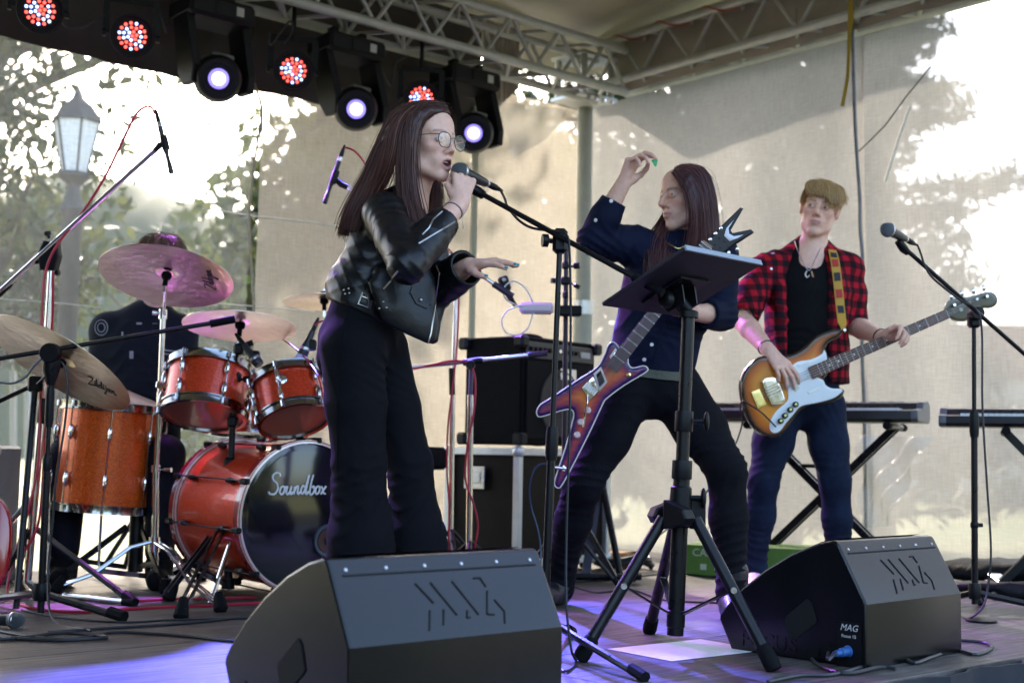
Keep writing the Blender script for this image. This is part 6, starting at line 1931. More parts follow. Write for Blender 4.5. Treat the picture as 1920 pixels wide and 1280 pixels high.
# ------------------------------------------------------------------ head, hands, hair
def head_frame(c, fwd, up):
    f = Vector(fwd).normalized()
    u = Vector(up); u = (u - f * u.dot(f)).normalized()
    x = f.cross(u)          # towards the person's right hand side
    m = Matrix((x, f, u)).transposed().to_4x4()
    m.translation = Vector(c)
    return m
def head(vol, M, s=1.0, fem=0.0, mouth=0.0, jaw=1.0, nose=1.0):
    """skull, face, ears; M: x right, y forward, z up, at the centre of the head"""
    R3 = M.to_3x3()
    def p(x, y, z): return M @ V(x * s, y * s, z * s)
    def el(c, r, k=.012, sub=False, rot=None): vol.ell(p(*c), [q * s for q in r], R3 if rot is None else R3 @ rot, k * s, sub)
    def cp(a, b, ra, rb, k=.008, sub=False): vol.cap(p(*a), p(*b), ra * s, rb * s, k * s, None, sub)
    el((0, -.014, .032), (.075, .094, .083), .0)
    el((0, .030, .050), (.062, .056, .056), .02)
    el((0, .028, -.030), (.060 - .004 * fem, .058, .080), .02)
    for q in (-1, 1):
        cp((q * .056 * jaw, -.004, -.040), (q * .045 * jaw, .020, -.075), .020, .018, .02)
        cp((q * .045 * jaw, .020, -.075), (q * .012, .068, -.102), .018, .016 - .002 * fem, .02)
        el((q * .040, .056, -.016), (.021, .018, .018), .018)
        cp((q * .045, .066, .026), (q * .014, .083, .022), .009 - .002 * fem, .010 - .002 * fem, .014)
        el((q * .0315, .097, .006), (.0185, .016, .0125), .011, True)
        # lids
        for k in range(5):
            t0, t1 = -1 + .4 * k, -.6 + .4 * k
            for top in (1, -1):
                z0 = .004 + top * (.0078 if top > 0 else .0060) * (1 - t0 * t0) ** .5 * .95 if abs(t0) < 1 else .004
                z1 = .004 + top * (.0078 if top > 0 else .0060) * (1 - t1 * t1) ** .5 * .95 if abs(t1) < 1 else .004
                cp((q * .0315 + t0 * .0145, .0845 - .0035 * t0 * t0 - .002 * q * t0, z0), (q * .0315 + t1 * .0145, .0845 - .0035 * t1 * t1 - .002 * q * t1, z1), .0030, .0030, .003)
        el((q * .079, -.006, -.006), (.009, .017, .030), .006, rot=Matrix.Rotation(q * .35, 3, 'Z'))
        el((q * .088, -.001, -.004), (.006, .009, .017), .004, True)
        el((q * .0125 * nose, .094, -.0315), (.0085, .0095, .0075), .006)
        el((q * .0070, .101, -.0385), (.0035, .005, .003), .002, True)
    cp((0, .085, .020), (0, .1055 * (.5 + .5 * nose), -.020), .0075, .0085 * nose, .010)
    el((0, .1065 * (.5 + .5 * nose), -.0255), (.0105 * nose, .0110, .0095), .008)
    el((0, .068, -.060), (.034, .026, .030), .018)
    el((0, .074, -.102), (.017, .014, .014), .016)
    # lips
    zu, zl = -.0565 + .003 * mouth, -.0685 - .012 * mouth
    for q in (-1, 1):
        cp((q * .0235, .0800, -.0620 - .004 * mouth), (q * .006, .0945, zu), .0032, .0050, .004)
        cp((q * .0235, .0800, -.0620 - .004 * mouth), (q * .006, .0925, zl), .0030, .0058, .004)
    cp((-.006, .0945, zu), (.006, .0945, zu), .0050, .0050, .003)
    cp((-.006, .0925, zl), (.006, .0925, zl), .0060, .0060, .003)
    if mouth: el((0, .094, (zu + zl) / 2), (.0165, .018, .0048 + .004 * mouth), .003, True)
    else:
        cp((-.021, .0845, -.0625), (0, .1000, -.0622), .0012, .0016, .002, True)
        cp((.021, .0845, -.0625), (0, .1000, -.0622), .0012, .0016, .002, True)
def paint_head(vs, col, M, s=1.0, lip=(.50, .16, .15), brow=(.12, .075, .05), fem=0.0, mouth=0.0):
    L = np.array([list(r) for r in M.to_3x3().transposed()])
    q = (vs - np.array(list(M.translation))) @ L.T / s
    x, y, z = np.abs(q[:, 0]), q[:, 1], q[:, 2]
    def blend(w, c):
        w = np.clip(w, 0, 1)[:, None]
        col[:] = col * (1 - w) + np.array(c)[None, :] * w
    near = (np.linalg.norm(q, axis=1) < .17)
    base = col.copy()
    # rosy cheeks, nose and ears
    blend(.35 * near * np.exp(-((x - .042) ** 2 + (z + .022) ** 2) / .0006) * (y > .03), (base[0] * np.array([1.02, .72, .70])).tolist())
    blend(.25 * near * np.exp(-(x ** 2 + (z + .028) ** 2) / .0003) * (y > .09), (base[0] * np.array([1.0, .72, .70])).tolist())
    blend(.35 * near * (x > .075) * (np.abs(z) < .04), (base[0] * np.array([1.0, .66, .62])).tolist())
    # lips
    zc, hh = -.0625 - .0045 * mouth, .0105 + .006 * mouth
    w = 1.08 - np.sqrt((x / .0245) ** 2 + ((z - zc) / hh) ** 2)
    blend(.85 * np.clip(w * 5, 0, 1) * (y > .076) * near, lip)
    if mouth: blend(np.clip(1.3 - np.sqrt((x / .015) ** 2 + ((z - zc - .001) / (.0045 + .003 * mouth)) ** 2), 0, 1) * 3 * (y > .06) * near, (.05, .012, .012))
    # brows
    bz = .0275 - .0028 * ((x - .031) / .02) ** 2 + .002 * fem
    w = np.exp(-((z - bz) / (.0042 - .0012 * fem)) ** 2) * ((x > .011) & (x < .052)) * (y > .05) * near
    blend(.9 * w, brow)
    # eye line
    w = np.exp(-(((x - .0315) / .016) ** 2 + ((z - .006) / .008) ** 2) ** 2)
    blend(.45 * w * (y > .06) * near, (base[0] * np.array([.55, .42, .40])).tolist())
eye_white = mat('eye white', (0.62, 0.60, 0.57), 0.15, coat=0.5)
pupil_m = mat('pupil', (0.004, 0.004, 0.004), 0.1, coat=1.0)
def eyes(parent, M, s, gaze, iris):
    im = mat('iris %.2f' % iris[0], iris, 0.15, coat=1.0)
    g = Vector(gaze).normalized()
    for q in (-1, 1):
        c = M @ V(q * .0315 * s, .0735 * s, .004 * s)
        e = MB().ball(c, .0125 * s, 16, 12).build('eye', eye_white, parent)
        MB().lathe([(.0058 * s, .0112 * s), (.004 * s, .0122 * s), (0, .0129 * s)], c, g, 16).build('iris', im, e)
        MB().lathe([(.0026 * s, .0126 * s), (0, .0134 * s)], c, g, 12).build('pupil', pupil_m, e)
def hand(vol, wrist, fingers_dir, back_dir, side, curls, s=1.0, thumb=None, spread=1.0, k=.0035):
    """side=+1 when the thumb lies on fingers x back; curls: three bends for each of index .. little finger"""
    X = Vector(fingers_dir).normalized()
    Z = Vector(back_dir); Z = (Z - X * Z.dot(X)).normalized()
    Yv = X.cross(Z) * side       # thumb side
    w = Vector(wrist)
    def p(x, y, z): return w + (X * x + Yv * y + Z * z) * s
    vol.cap(p(-.02, 0, 0), p(.03, 0, 0), .026 * s, .030 * s, .010, (Z, .68))
    for y0, y1 in ((.012, .030), (.004, .010), (-.006, -.010), (-.014, -.030)):
        vol.cap(p(.015, y0, 0), p(.085, y1, .002), .0145 * s, .0125 * s, .008)
    base = [(.090, .031), (.094, .0105), (.090, -.0105), (.082, -.030)]
    ln = [(.043, .026, .021), (.047, .030, .022), (.043, .028, .021), (.034, .020, .018)]
    tips = []
    for f in range(4):
        a = (1.5 - f) * .07 * spread
        d = X * math.cos(a) + Yv * math.sin(a)
        q = p(base[f][0], base[f][1], .002)
        ax = d.cross(Z).normalized()
        r = [.0098, .0088, .0080, .0068] if f < 3 else [.0088, .0078, .0070, .0060]
        for j in range(3):
            d = Matrix.Rotation(-R(curls[f][j]), 3, ax) @ d
            q2 = q + d * (ln[f][j] * s)
            vol.cap(q, q2, r[j] * s, r[j + 1] * s, k)
            q = q2
        tips.append((q, d))
    th = thumb or ((.030, .030, -.006), (.055, .052, -.016), (.082, .056, -.026), (.104, .050, -.034))
    tq = [p(*t) for t in th]
    vol.cap(p(.008, .015, -.004), tq[0], .017 * s, .0155 * s, .010)
    vol.cap(tq[0], tq[1], .0155 * s, .0115 * s, .006); vol.cap(tq[1], tq[2], .0110 * s, .0098 * s, .004); vol.cap(tq[2], tq[3], .0098 * s, .0078 * s, .003)
    tips.append((tq[3], (tq[3] - tq[2]).normalized()))
    return tips
def prof_r(t): return min(1, .45 + 3.5 * t) * (1 - .55 * t)
def hair_mesh(name, guides, n, r, m, parent, seed, base_r=.016, jitter=.006, res=.006, taper=.35, order=None, seg=14, base=True, tint=((.05, .02, .02), (.10, .045, .04)), wave=.0):
    rng = np.random.RandomState(seed)
    G = []
    for g in guides:
        c = spline([Vector(p) for p in g], 6)
        L = [0]
        for a, b in zip(c[:-1], c[1:]): L.append(L[-1] + (b - a).length)
        pts = []
        for k in range(seg + 1):
            t = L[-1] * k / seg
            i = 0
            while i < len(L) - 2 and L[i + 1] < t: i += 1
            f = (t - L[i]) / max(1e-9, L[i + 1] - L[i])
            pts.append(c[i].lerp(c[i + 1], min(1, f)))
        G.append(np.array([list(p) for p in pts]))
    V_, F_, C_ = [], [], []
    nb = 0
    if base:
        allp = np.concatenate(G)
        vol = Vol(allp.min(0) - base_r, allp.max(0) + base_r, res)
        for a, b in zip(G[:-1], G[1:]):
            for w in (0, .33, .67):
                q = a * (1 - w) + b * w
                for i in range(seg): vol.cap(q[i], q[i + 1], base_r * prof_r(i / seg), base_r * prof_r((i + 1) / seg), .008)
        q = G[-1]
        for i in range(seg): vol.cap(q[i], q[i + 1], base_r * prof_r(i / seg), base_r * prof_r((i + 1) / seg), .008)
        bv, bf = vol.skin()
        bv = relax(bv, bf, 2)
        V_.append(bv); F_.append(bf); C_.append(np.tile(np.array(tint[0]), (len(bv), 1))); nb = len(bv)
    for k in range(n):
        x = rng.rand() * (len(G) - 1)
        i = min(int(x), len(G) - 2)
        w = x - i
        q = G[i] * (1 - w) + G[i + 1] * w
        j = rng.normal(size=3) * jitter
        ts = np.linspace(0, 1, seg + 1)[:, None]
        fly = rng.rand() < .06
        if fly: j = j * 2.6
        outw = base_r * .8
        q = q + j[None, :] * (.35 + .65 * ts) + rng.normal(size=3)[None, :] * jitter * 1.2 * ts ** 2 + wave * np.sin(ts * 7 + rng.rand() * 6) * rng.normal(size=3)[None, :]
        # push the strand out of the mass, away from its middle
        cm = np.stack([g for g in G]).mean(0)
        od = q - cm; od /= np.maximum(np.linalg.norm(od, axis=1, keepdims=True), 1e-6)
        q = q + od * (base_r * (.55 + .5 * rng.rand())) * (1 - .5 * ts) * np.minimum(1, .4 + 3.5 * ts)
        cut = seg + 1 - (rng.randint(0, 3) if rng.rand() < .5 else 0)
        q = q[:cut]
        d = np.gradient(q, axis=0); d /= np.maximum(np.linalg.norm(d, axis=1, keepdims=True), 1e-9)
        a = np.cross(d, np.array([.3, 1, .2])); a /= np.maximum(np.linalg.norm(a, axis=1, keepdims=True), 1e-9)
        b = np.cross(d, a)
        m_ = len(q)
        rr = (r * (.35 if fly else .7 + .6 * rng.rand()) * np.linspace(1, taper, m_))[:, None]
        ring_ = np.stack([q + a * rr, q - a * rr * .5 + b * rr * .87, q - a * rr * .5 - b * rr * .87], 1).reshape(-1, 3)
        idx = np.arange(m_ - 1)[:, None] * 3
        fq = np.concatenate([np.stack([idx[:, 0] + u, idx[:, 0] + (u + 1) % 3, idx[:, 0] + 3 + (u + 1) % 3, idx[:, 0] + 3 + u], 1) for u in range(3)])
        V_.append(ring_); F_.append(fq + nb); nb += len(ring_)
        t = rng.rand()
        C_.append(np.tile(np.array(tint[0]) * (1 - t) + np.array(tint[1]) * t, (len(ring_), 1)))
    o = mesh_obj(name, np.concatenate(V_), np.concatenate(F_), m, parent, angle=None, cols=np.concatenate(C_))
    return o
skin_m = mat('skin', (0.6, 0.4, 0.3), 0.48, tint=True, sss=0.12, noise=0.06, nscale=70, bump=0.10, bscale=350, rvar=.08)
MATS['skin'].node_tree.nodes  # tint times fine mottling
hair_m = mat('hair', (0.05, 0.02, 0.02), 0.36, tint=True, spec=0.32)
def skin_obj(name, vol, parent, base, painters, it=1):
    vs, fs = vol.skin()
    vs = relax(vs, fs, it, .4)
    col = np.tile(np.array(base, dtype=np.float64), (len(vs), 1))
    for f in painters: f(vs, col)
    return mesh_obj(name, vs, fs, skin_m, parent, angle=None, cols=col), vs, fs
def garment(name, vol, m, parent, it=1, cut=None, label=None):
    vs, fs = vol.skin()
    vs = relax(vs, fs, it, .4)
    if cut is not None:
        bad = cut(vs)
        fs = fs[~(bad[fs].any(1))]
    return mesh_obj(name, vs, fs, m, parent, angle=None, label=label), vs, fs
def fix_skin():
    n, l = skin_m.node_tree.nodes, skin_m.node_tree.links
    for x in n:
        if x.type == 'MIX' and x.blend_type == 'MULTIPLY': pass
        elif x.type == 'MIX':
            x.inputs['A'].default_value = (.90, .88, .87, 1); x.inputs['B'].default_value = (1.08, 1.06, 1.05, 1)
fix_skin()
# ================================================================== the singer
leather = mat('black leather', (0.006, 0.0062, 0.007), 0.38, bump=0.12, bscale=45, coat=0.03, spec=0.36, rvar=0.04, nscale=18)
trouser_m = mat('black trouser cloth', (0.006, 0.006, 0.008), 0.85, bump=0.15, bscale=220, spec=0.10)
zip_m = mat('zip metal', (0.55, 0.53, 0.48), 0.3, 1.0)
def singer():
    base = F(735, 1203); base = V(base.x, 4.08, 0)
    o = thing('person', 'woman in a black leather jacket and flared trousers singing into a microphone', 'person', base)
    HM = head_frame(P(799, 270, 4.06), (.79, -.61, -.06), (-.06, .02, 1))
    HS = 1.03
    neck = P(768, 392, 4.09)
    shR, shL = P(722, 398, 3.93), P(793, 408, 4.24)
    elR, wrR = P(764, 496, 3.74), P(863, 380, 3.94)
    elL, wrL = P(808, 548, 4.18), P(880, 498, 4.02)
    chest, waist, pelvis = P(733, 455, 4.09), P(700, 560, 4.10), P(681, 632, 4.10)
    hipR, hipL = P(662, 655, 4.02), P(712, 655, 4.17)
    knR, knL = P(674, 870, 4.00), P(768, 870, 4.16)
    anR, anL = P(677, 1160, 4.00), P(796, 1150, 4.14)
    anR.z = anL.z = .09
    fwd = V(.9, -.35, 0).normalized()
    # ---- body
    vol = Vol((-.75, 3.55, 0), (.15, 4.5, 1.75), .0042)
    vol.chain([P(690, 600, 4.1), waist, chest, P(750, 415, 4.09)], [.12, .105, .125, .10], .03, (fwd, .75))
    vol.cap(neck, P(785, 335, 4.075), .050, .046, .02)
    vol.cap(P(748, 410, 4.09), neck, .075, .052, .03)
    for a, b, c in ((shR, elR, wrR), (shL, elL, wrL)):
        vol.chain([chest.lerp(a, .6), a, a.lerp(b, .5), b], [.06, .052, .046, .040], .02)
        vol.chain([b, b.lerp(c, .35), c], [.040, .038, .0265], .012)
    for a, b, c in ((hipR, knR, anR), (hipL, knL, anL)):
        vol.chain([a, a.lerp(b, .5), b, b.lerp(c, .35), c], [.088, .075, .055, .052, .038], .02)
        vol.chain([c + V(-.02, .01, -.04), c + V(.12, -.05, -.055)], [.038, .028], .02)
    head(vol, HM, HS, fem=1.0, mouth=1.0, jaw=.96, nose=.98)
    Xr = P(872, 322, 3.965) - wrR
    tipsR = hand(vol, wrR, Xr, (.30, -.92, .22), -1, [(62, 82, 45), (64, 84, 45), (66, 84, 45), (68, 84, 45)], .93, thumb=((.030, .030, -.010), (.060, .046, -.022), (.086, .040, -.040), (.098, .026, -.055)))
    tipsL = hand(vol, wrL, P(915, 493, 3.98) - P(882, 497, 4.02), (.05, -.42, .92), 1, [(6, 10, 8), (4, 8, 6), (8, 10, 8), (14, 14, 10)], .95, thumb=((.030, .030, -.012), (.055, .046, -.022), (.078, .050, -.030), (.096, .050, -.036)), spread=1.5)
    body, bvs, bfs = skin_obj('body', vol, o, (.80, .48, .355), [lambda v, c: paint_head(v, c, HM, HS, lip=(.50, .17, .17), brow=(.13, .08, .06), fem=1.0, mouth=1.0)])
    eyes(o, HM, HS, (.9, -.42, -.05), (.10, .06, .03))
    MB().box(HM @ V(0, .083 * HS, -.0605 * HS), (.026, .006, .006), HM.to_3x3().to_4x4(), .002).build('teeth', mat('teeth', (0.8, 0.76, 0.68), 0.25, coat=.5), o)
    nail = mat('turquoise nail polish', (0.02, 0.30, 0.34), 0.2, coat=1.0)
    for (q, d) in tipsL: MB().ball(q + V(0, -.004, .004), (.0065, .0045, .0045), 8, 6).build('nail', nail, o)
    # ---- trousers
    tv = Vol((-.75, 3.65, 0), (.15, 4.5, 1.05), .0055)
    tv.chain([P(690, 566, 4.10), P(684, 600, 4.10), pelvis], [.120, .132, .138], .02, (fwd, .82))
    tv.cap(P(645, 640, 4.10), P(640, 668, 4.10), .085, .08, .04)
    for a, b, c, r in ((hipR, knR, anR, (.106, .092, .084, .100, .130)), (hipL, knL, anL, (.096, .080, .070, .088, .122))):
        lo_ = V(c.x, c.y, .035)
        tv.chain([a, a.lerp(b, .5), b, b.lerp(c, .5), lo_], list(r), .022)
        tv.half(lo_ + V(0, 0, -.005), (0, 0, -1), reach=.2)
        tv.cap(lo_ + V(0, 0, -.05), lo_ + V(0, 0, .03), r[4] - .012, r[4] - .014, .004, None, True)
        tv.folds(a.lerp(b, .15), (b - a) * .3 + V(.5, 0, .3), .16, 55, .004, 3)
        tv.folds(b, (b - a) + V(.4, 0, 0), .14, 48, .0025, 5)
        tv.folds(b.lerp(c, .5), (1, .3, .12), .30, 34, .0045, 8)
    tv.folds(P(737, 690, 4.0), (.7, 0, .7), .12, 70, .004, 2)
    tv.rumple(9, .003, 4)
    tr, tvs, tfs = garment('trousers', tv, trouser_m, o, 2)
    tt = bvh(tvs, tfs)
    for pix in ([(652, 590), (640, 660), (632, 760), (634, 900)],):
        pts = cast_path(tt, pix, .0012)
        if len(pts) > 2: MB().tube(pts, .0018, 5).build('side_seam', trouser_m, tr)
    for an in (anR, anL):
        MB().prism([(-.09, -.035), (.03, -.045), (.14, -.04), (.165, 0), (.14, .04), (.03, .045), (-.09, .035)], .055, frame(V(an.x + .01, an.y, .002), (.9, -.35, 0), (.35, .9, 0)), .015).build('shoe', mat('black shoe leather', (0.012, 0.012, 0.013), 0.35), o)
    # ---- top under the jacket
    uv = Vol((-.6, 3.7, .9), (.1, 4.45, 1.5), .006)
    uv.chain([P(700, 575, 4.1), waist, chest, P(752, 412, 4.09)], [.122, .112, .132, .09], .03, (fwd, .8))
    uv.half(P(775, 405, 4.0), (.35, -.2, .9), reach=.25)
    garment('black_top', uv, trouser_m, o, 1)
    # ---- leather jacket
    jv = Vol((-.75, 3.5, .75), (.25, 4.6, 1.55), .0045)
    ja = [P(690, 572, 4.09), P(702, 520, 4.09), P(722, 460, 4.09), P(742, 412, 4.10)]
    jv.chain(ja, [.130, .124, .134, .100], .03, (fwd, .82))
    jv.cap(P(742, 415, 4.10), P(762, 385, 4.10), .085, .066, .03)
    # back hem and front flaps
    jv.chain([P(668, 540, 4.10), P(690, 590, 4.10)], [.106, .122], .03, (fwd, .9))
    # front panel, hanging forward and down to a corner
    jv.chain([P(770, 470, 4.02), P(778, 540, 4.0), P(790, 600, 3.99), P(806, 632, 3.99)], [.055, .060, .042, .018], .03, (V(.35, -.9, 0), .38))
    jv.chain([P(738, 540, 3.97), P(752, 580, 3.97), P(785, 615, 3.98)], [.075, .058, .03], .03, (V(.35, -.9, 0), .35))
    jv.chain([P(800, 470, 4.13), P(806, 560, 4.14), P(812, 634, 4.12)], [.045, .045, .02], .03, (V(.2, .9, 0), .4))
    # hem cut: rises to the back
    a_, b_ = P(632, 568, 4.0), P(812, 652, 4.0)
    d_ = (b_ - a_)
    jv.half(P(720, 607, 4.0), V(d_.z, 0, -d_.x), k=0)
    # front opening
    jv.cap(P(812, 400, 4.06), P(822, 560, 4.06), .032, .040, .006, None, True)
    # sleeves
    jv.chain([chest.lerp(shR, .55), shR + V(0, 0, -.01), shR.lerp(elR, .5), elR], [.074, .066, .061, .058], .022)
    cuR = elR.lerp(wrR, .68)
    jv.chain([elR, elR.lerp(wrR, .4), cuR], [.058, .057, .052], .014)
    jv.chain([chest.lerp(shL, .55), shL + V(0, 0, -.01), shL.lerp(elL, .5), elL], [.08, .074, .068, .066], .022)
    cuL = elL.lerp(wrL, .93)
    jv.chain([elL, elL.lerp(wrL, .5), cuL], [.066, .062, .060], .014)
    for e, c, w in ((elR, cuR, wrR), (elL, cuL, wrL)):
        d = (w - e).normalized()
        jv.half(c, d, reach=.075)
        jv.cap(c - d * .035, c + d * .05, .046, .050, .004, None, True)
    # collar and lapel
    jv.chain([P(733, 372, 4.02), P(760, 382, 4.0), P(782, 402, 4.0)], [.018, .02, .016], .010)
    jv.chain([P(786, 400, 4.0), P(796, 430, 3.985), P(800, 462, 3.985)], [.020, .026, .016], .008, (V(.3, -.9, 0), .45))
    # creases
    jv.folds(shR.lerp(elR, .25), (elR - shR), .11, 62, 0.0020, 1)
    jv.folds(elR, (V(.75, .1, .6)), .12, 85, 0.0024, 2)
    jv.folds(elR.lerp(wrR, .35), (wrR - elR), .09, 75, 0.0016, 6)
    jv.folds(P(680, 520, 3.98), (.4, 0, .9), .14, 50, 0.0015, 7)
    jv.folds(P(650, 500, 4.05), (0, .3, 1), .13, 55, 0.0023, 9)
    jv.folds(elL.lerp(wrL, .4), (wrL - elL), .12, 60, 0.0019, 4)
    jv.folds(P(760, 560, 3.95), (.8, 0, .4), .12, 38, 0.0011, 12)
    jv.rumple(10, .0018, 2)
    jk, jvs, jfs = garment('leather_jacket', jv, leather, o, 1)
    jt = bvh(jvs, jfs)
    def zipline(pix, r=.0028, name='zip', m=zip_m):
        pts = cast_path(jt, pix, .0012)
        if len(pts) > 2: MB().tube(pts, r, 6).build(name, m, jk)
    zipline([(719, 542), (732, 527), (746, 508)], .0030)
    zipline([(818, 498), (824, 512), (821, 535), (815, 575), (808, 625), (802, 645)], .0026)
    zipline([(829, 397), (812, 412), (804, 428), (792, 440)], .0026)
    zipline([(852, 416), (826, 432), (800, 448), (785, 457)], .0030)
    zipline([(684, 543), (692, 520), (705, 478), (708, 465)], .0012, 'seam', leather)
    belt = cast_patch(jt, 'belt', [(646, 540), (700, 556), (694, 580), (640, 562)], leather, jk, .006, .008)
    belt2 = cast_patch(jt, 'belt_tab', [(704, 560), (724, 562), (727, 578), (700, 582)], leather, jk, .005, .007)
    def stud(u, v, r=.0035, nm='stud'):
        p, n = cast(jt, u, v, .007)
        if p is not None: MB().lathe([(0, r * .8), (r * .7, r * .5), (r, 0)], p, n, 10).build(nm, zip_m, jk)
    for u, v in ((647, 544), (656, 541), (649, 552), (657, 550), (719, 566), (713, 578), (725, 577)): stud(u, v)
    p0, n0 = cast(jt, 690, 562, .012)
    if p0:
        q = [cast(jt, u, v, .013)[0] for u, v in ((681, 550), (698, 555), (690, 576), (673, 570))]
        if all(q): MB().tube(q, .0034, 6, closed=True).build('belt_buckle', zip_m, jk)
        MB().tube([cast(jt, 679, 558, .013)[0], cast(jt, 688, 561, .014)[0]], .002, 5).build('buckle_pin', zip_m, jk)
    fl = cast_patch(jt, 'pocket_flap', [(772, 537), (806, 553), (806, 572), (768, 550)], leather, jk, .005, .006)
    cast_patch(jt, 'pocket_flap_point', [(770, 552), (806, 566), (800, 579), (780, 570)], leather, jk, .0045, .006)
    stud(787, 563, .0065, 'snap_button')
    # ---- hair
    g = [
        [P(840, 212, 4.03), P(812, 208, 3.985), P(787, 224, 3.965), P(777, 262, 3.955), P(775, 300, 3.955), P(777, 340, 3.96), P(785, 385, 3.94), P(797, 430, 3.93), P(803, 452, 3.93)],
        [P(834, 203, 4.04), P(797, 203, 3.985), P(770, 225, 3.955), P(762, 270, 3.94), P(760, 320, 3.94), P(763, 370, 3.93), P(772, 410, 3.92), P(784, 445, 3.915)],
        [P(830, 198, 4.05), P(787, 203, 3.985), P(758, 232, 3.955), P(750, 280, 3.945), P(749, 315, 3.95), P(752, 350, 3.95), P(757, 378, 3.94)],
    ]
    hk = dict(tint=((.045, .018, .014), (.15, .060, .042)))
    hair_mesh('hair', g, 800, .0019, hair_m, o, 4, .015, .006, .0055, **hk)
    g = [
        [P(827, 197, 4.05), P(777, 203, 3.98), P(750, 235, 3.95), P(740, 285, 3.945), P(730, 325, 3.96), P(714, 355, 3.98), P(698, 388, 3.99), P(688, 425, 4.0)],
        [P(815, 194, 4.05), P(765, 206, 3.98), P(736, 242, 3.95), P(724, 295, 3.95), P(711, 335, 3.97), P(694, 372, 3.99), P(680, 405, 3.99), P(672, 432, 3.99)],
        [P(806, 193, 4.06), P(757, 208, 3.99), P(726, 255, 3.97), P(707, 305, 3.97), P(688, 350, 3.97), P(668, 392, 3.96), P(657, 425, 3.96)],
        [P(798, 194, 4.08), P(742, 215, 4.03), P(714, 270, 4.02), P(693, 320, 4.02), P(668, 368, 4.02), P(650, 408, 4.02), P(644, 436, 4.03)],
        [P(800, 195, 4.11), P(747, 215, 4.11), P(717, 275, 4.11), P(697, 328, 4.11), P(674, 375, 4.11), P(656, 410, 4.11), P(649, 436, 4.11)],
        [P(812, 197, 4.13), P(765, 215, 4.17), P(740, 270, 4.18), P(725, 330, 4.18), P(705, 380, 4.17), P(690, 415, 4.17)],
    ]
    hair_mesh('hair', g, 1300, .0019, hair_m, o, 5, .016, .006, .0055, **hk)
    g2 = [
        [P(846, 207, 4.08), P(830, 225, 4.14), P(812, 270, 4.165), P(810, 320, 4.165), P(812, 360, 4.14), P(808, 400, 4.10), P(800, 440, 4.06)],
        [P(840, 203, 4.10), P(822, 225, 4.16), P(806, 280, 4.175), P(818, 330, 4.175), P(822, 365, 4.15), P(820, 405, 4.11), P(812, 452, 4.07)],
    ]
    hair_mesh('hair', g2, 260, .0017, hair_m, o, 6, .012, .006, .0055, tint=((.045, .020, .018), (.13, .06, .05)))
    # ---- glasses
    gl = mat('dark glasses frame', (0.03, 0.05, 0.055), 0.25, coat=.5)
    gold = mat('gold wire', (0.75, 0.55, 0.30), 0.25, 1.0)
    gs_ = thing('glasses', 'thin dark glasses with gold temples on the singer\'s face', 'glasses', HM.translation)
    def hp(x, y, z): return HM @ V(x * HS, y * HS, z * HS)
    lensm = bpy.data.materials.new('spectacle lens'); lensm.use_nodes = True
    n_, l_ = lensm.node_tree.nodes, lensm.node_tree.links
    gg = n_.new('ShaderNodeBsdfGlossy'); gg.inputs['Roughness'].default_value = .03
    tt_ = n_.new('ShaderNodeBsdfTransparent'); mm = n_.new('ShaderNodeMixShader'); mm.inputs[0].default_value = .12
    l_.new(tt_.outputs[0], mm.inputs[1]); l_.new(gg.outputs[0], mm.inputs[2]); l_.new(mm.outputs[0], n_['Material Output'].inputs[0])
    for q in (-1, 1):
        pts = []
        for k in range(24):
            t = 2 * math.pi * k / 24
            ct, st_ = math.cos(t), math.sin(t)
            x = .0255 * math.copysign(abs(ct) ** .75, ct); z = .0225 * math.copysign(abs(st_) ** .75, st_)
            if z < 0: x *= .93
            pts.append(hp(q * .0345 + x, .108 - .10 * abs(x * .5 + q * .0) - .004 * (1 if q * x > 0 else 0), -.001 + z))
        MB().tube(pts, .0016, 6, closed=True).build('rim', gl, gs_)
        mesh_obj('lens', pts, [tuple(range(24))], lensm, gs_, smooth=False)
        MB().tube([hp(q * .058, .106, .012), hp(q * .072, .09, .012), hp(q * .081, .0, .010)], .0014, 6).build('temple', gold, gs_)
    MB().tube(spline([hp(-.010, .108, .006), hp(0, .112, .009), hp(.010, .108, .006)], 4), .0013, 6).build('bridge', gold, gs_)
    # ---- bracelets and necklace
    bw = wrR.lerp(elR, .14)
    x, y, d = frame_of(wrR - elR)
    br = thing('bracelet', 'thin cord bracelet with a hanging end on the singer\'s wrist', 'bracelet', bw)
    MB().tube([bw + (x * math.cos(t) + y * math.sin(t)) * .030 for t in [2 * math.pi * k / 20 for k in range(20)]], .0022, 6, closed=True).build('band', mat('bracelet cord', (0.12, 0.09, 0.10), 0.5), br)
    MB().tube(spline([P(868, 385, 3.91), P(870, 400, 3.90), P(868, 414, 3.90), P(870, 428, 3.90)], 4), .0014, 5).build('hanging_cord', mat('pale cord', (0.6, 0.58, 0.55), 0.6), br)
    return o
singer()
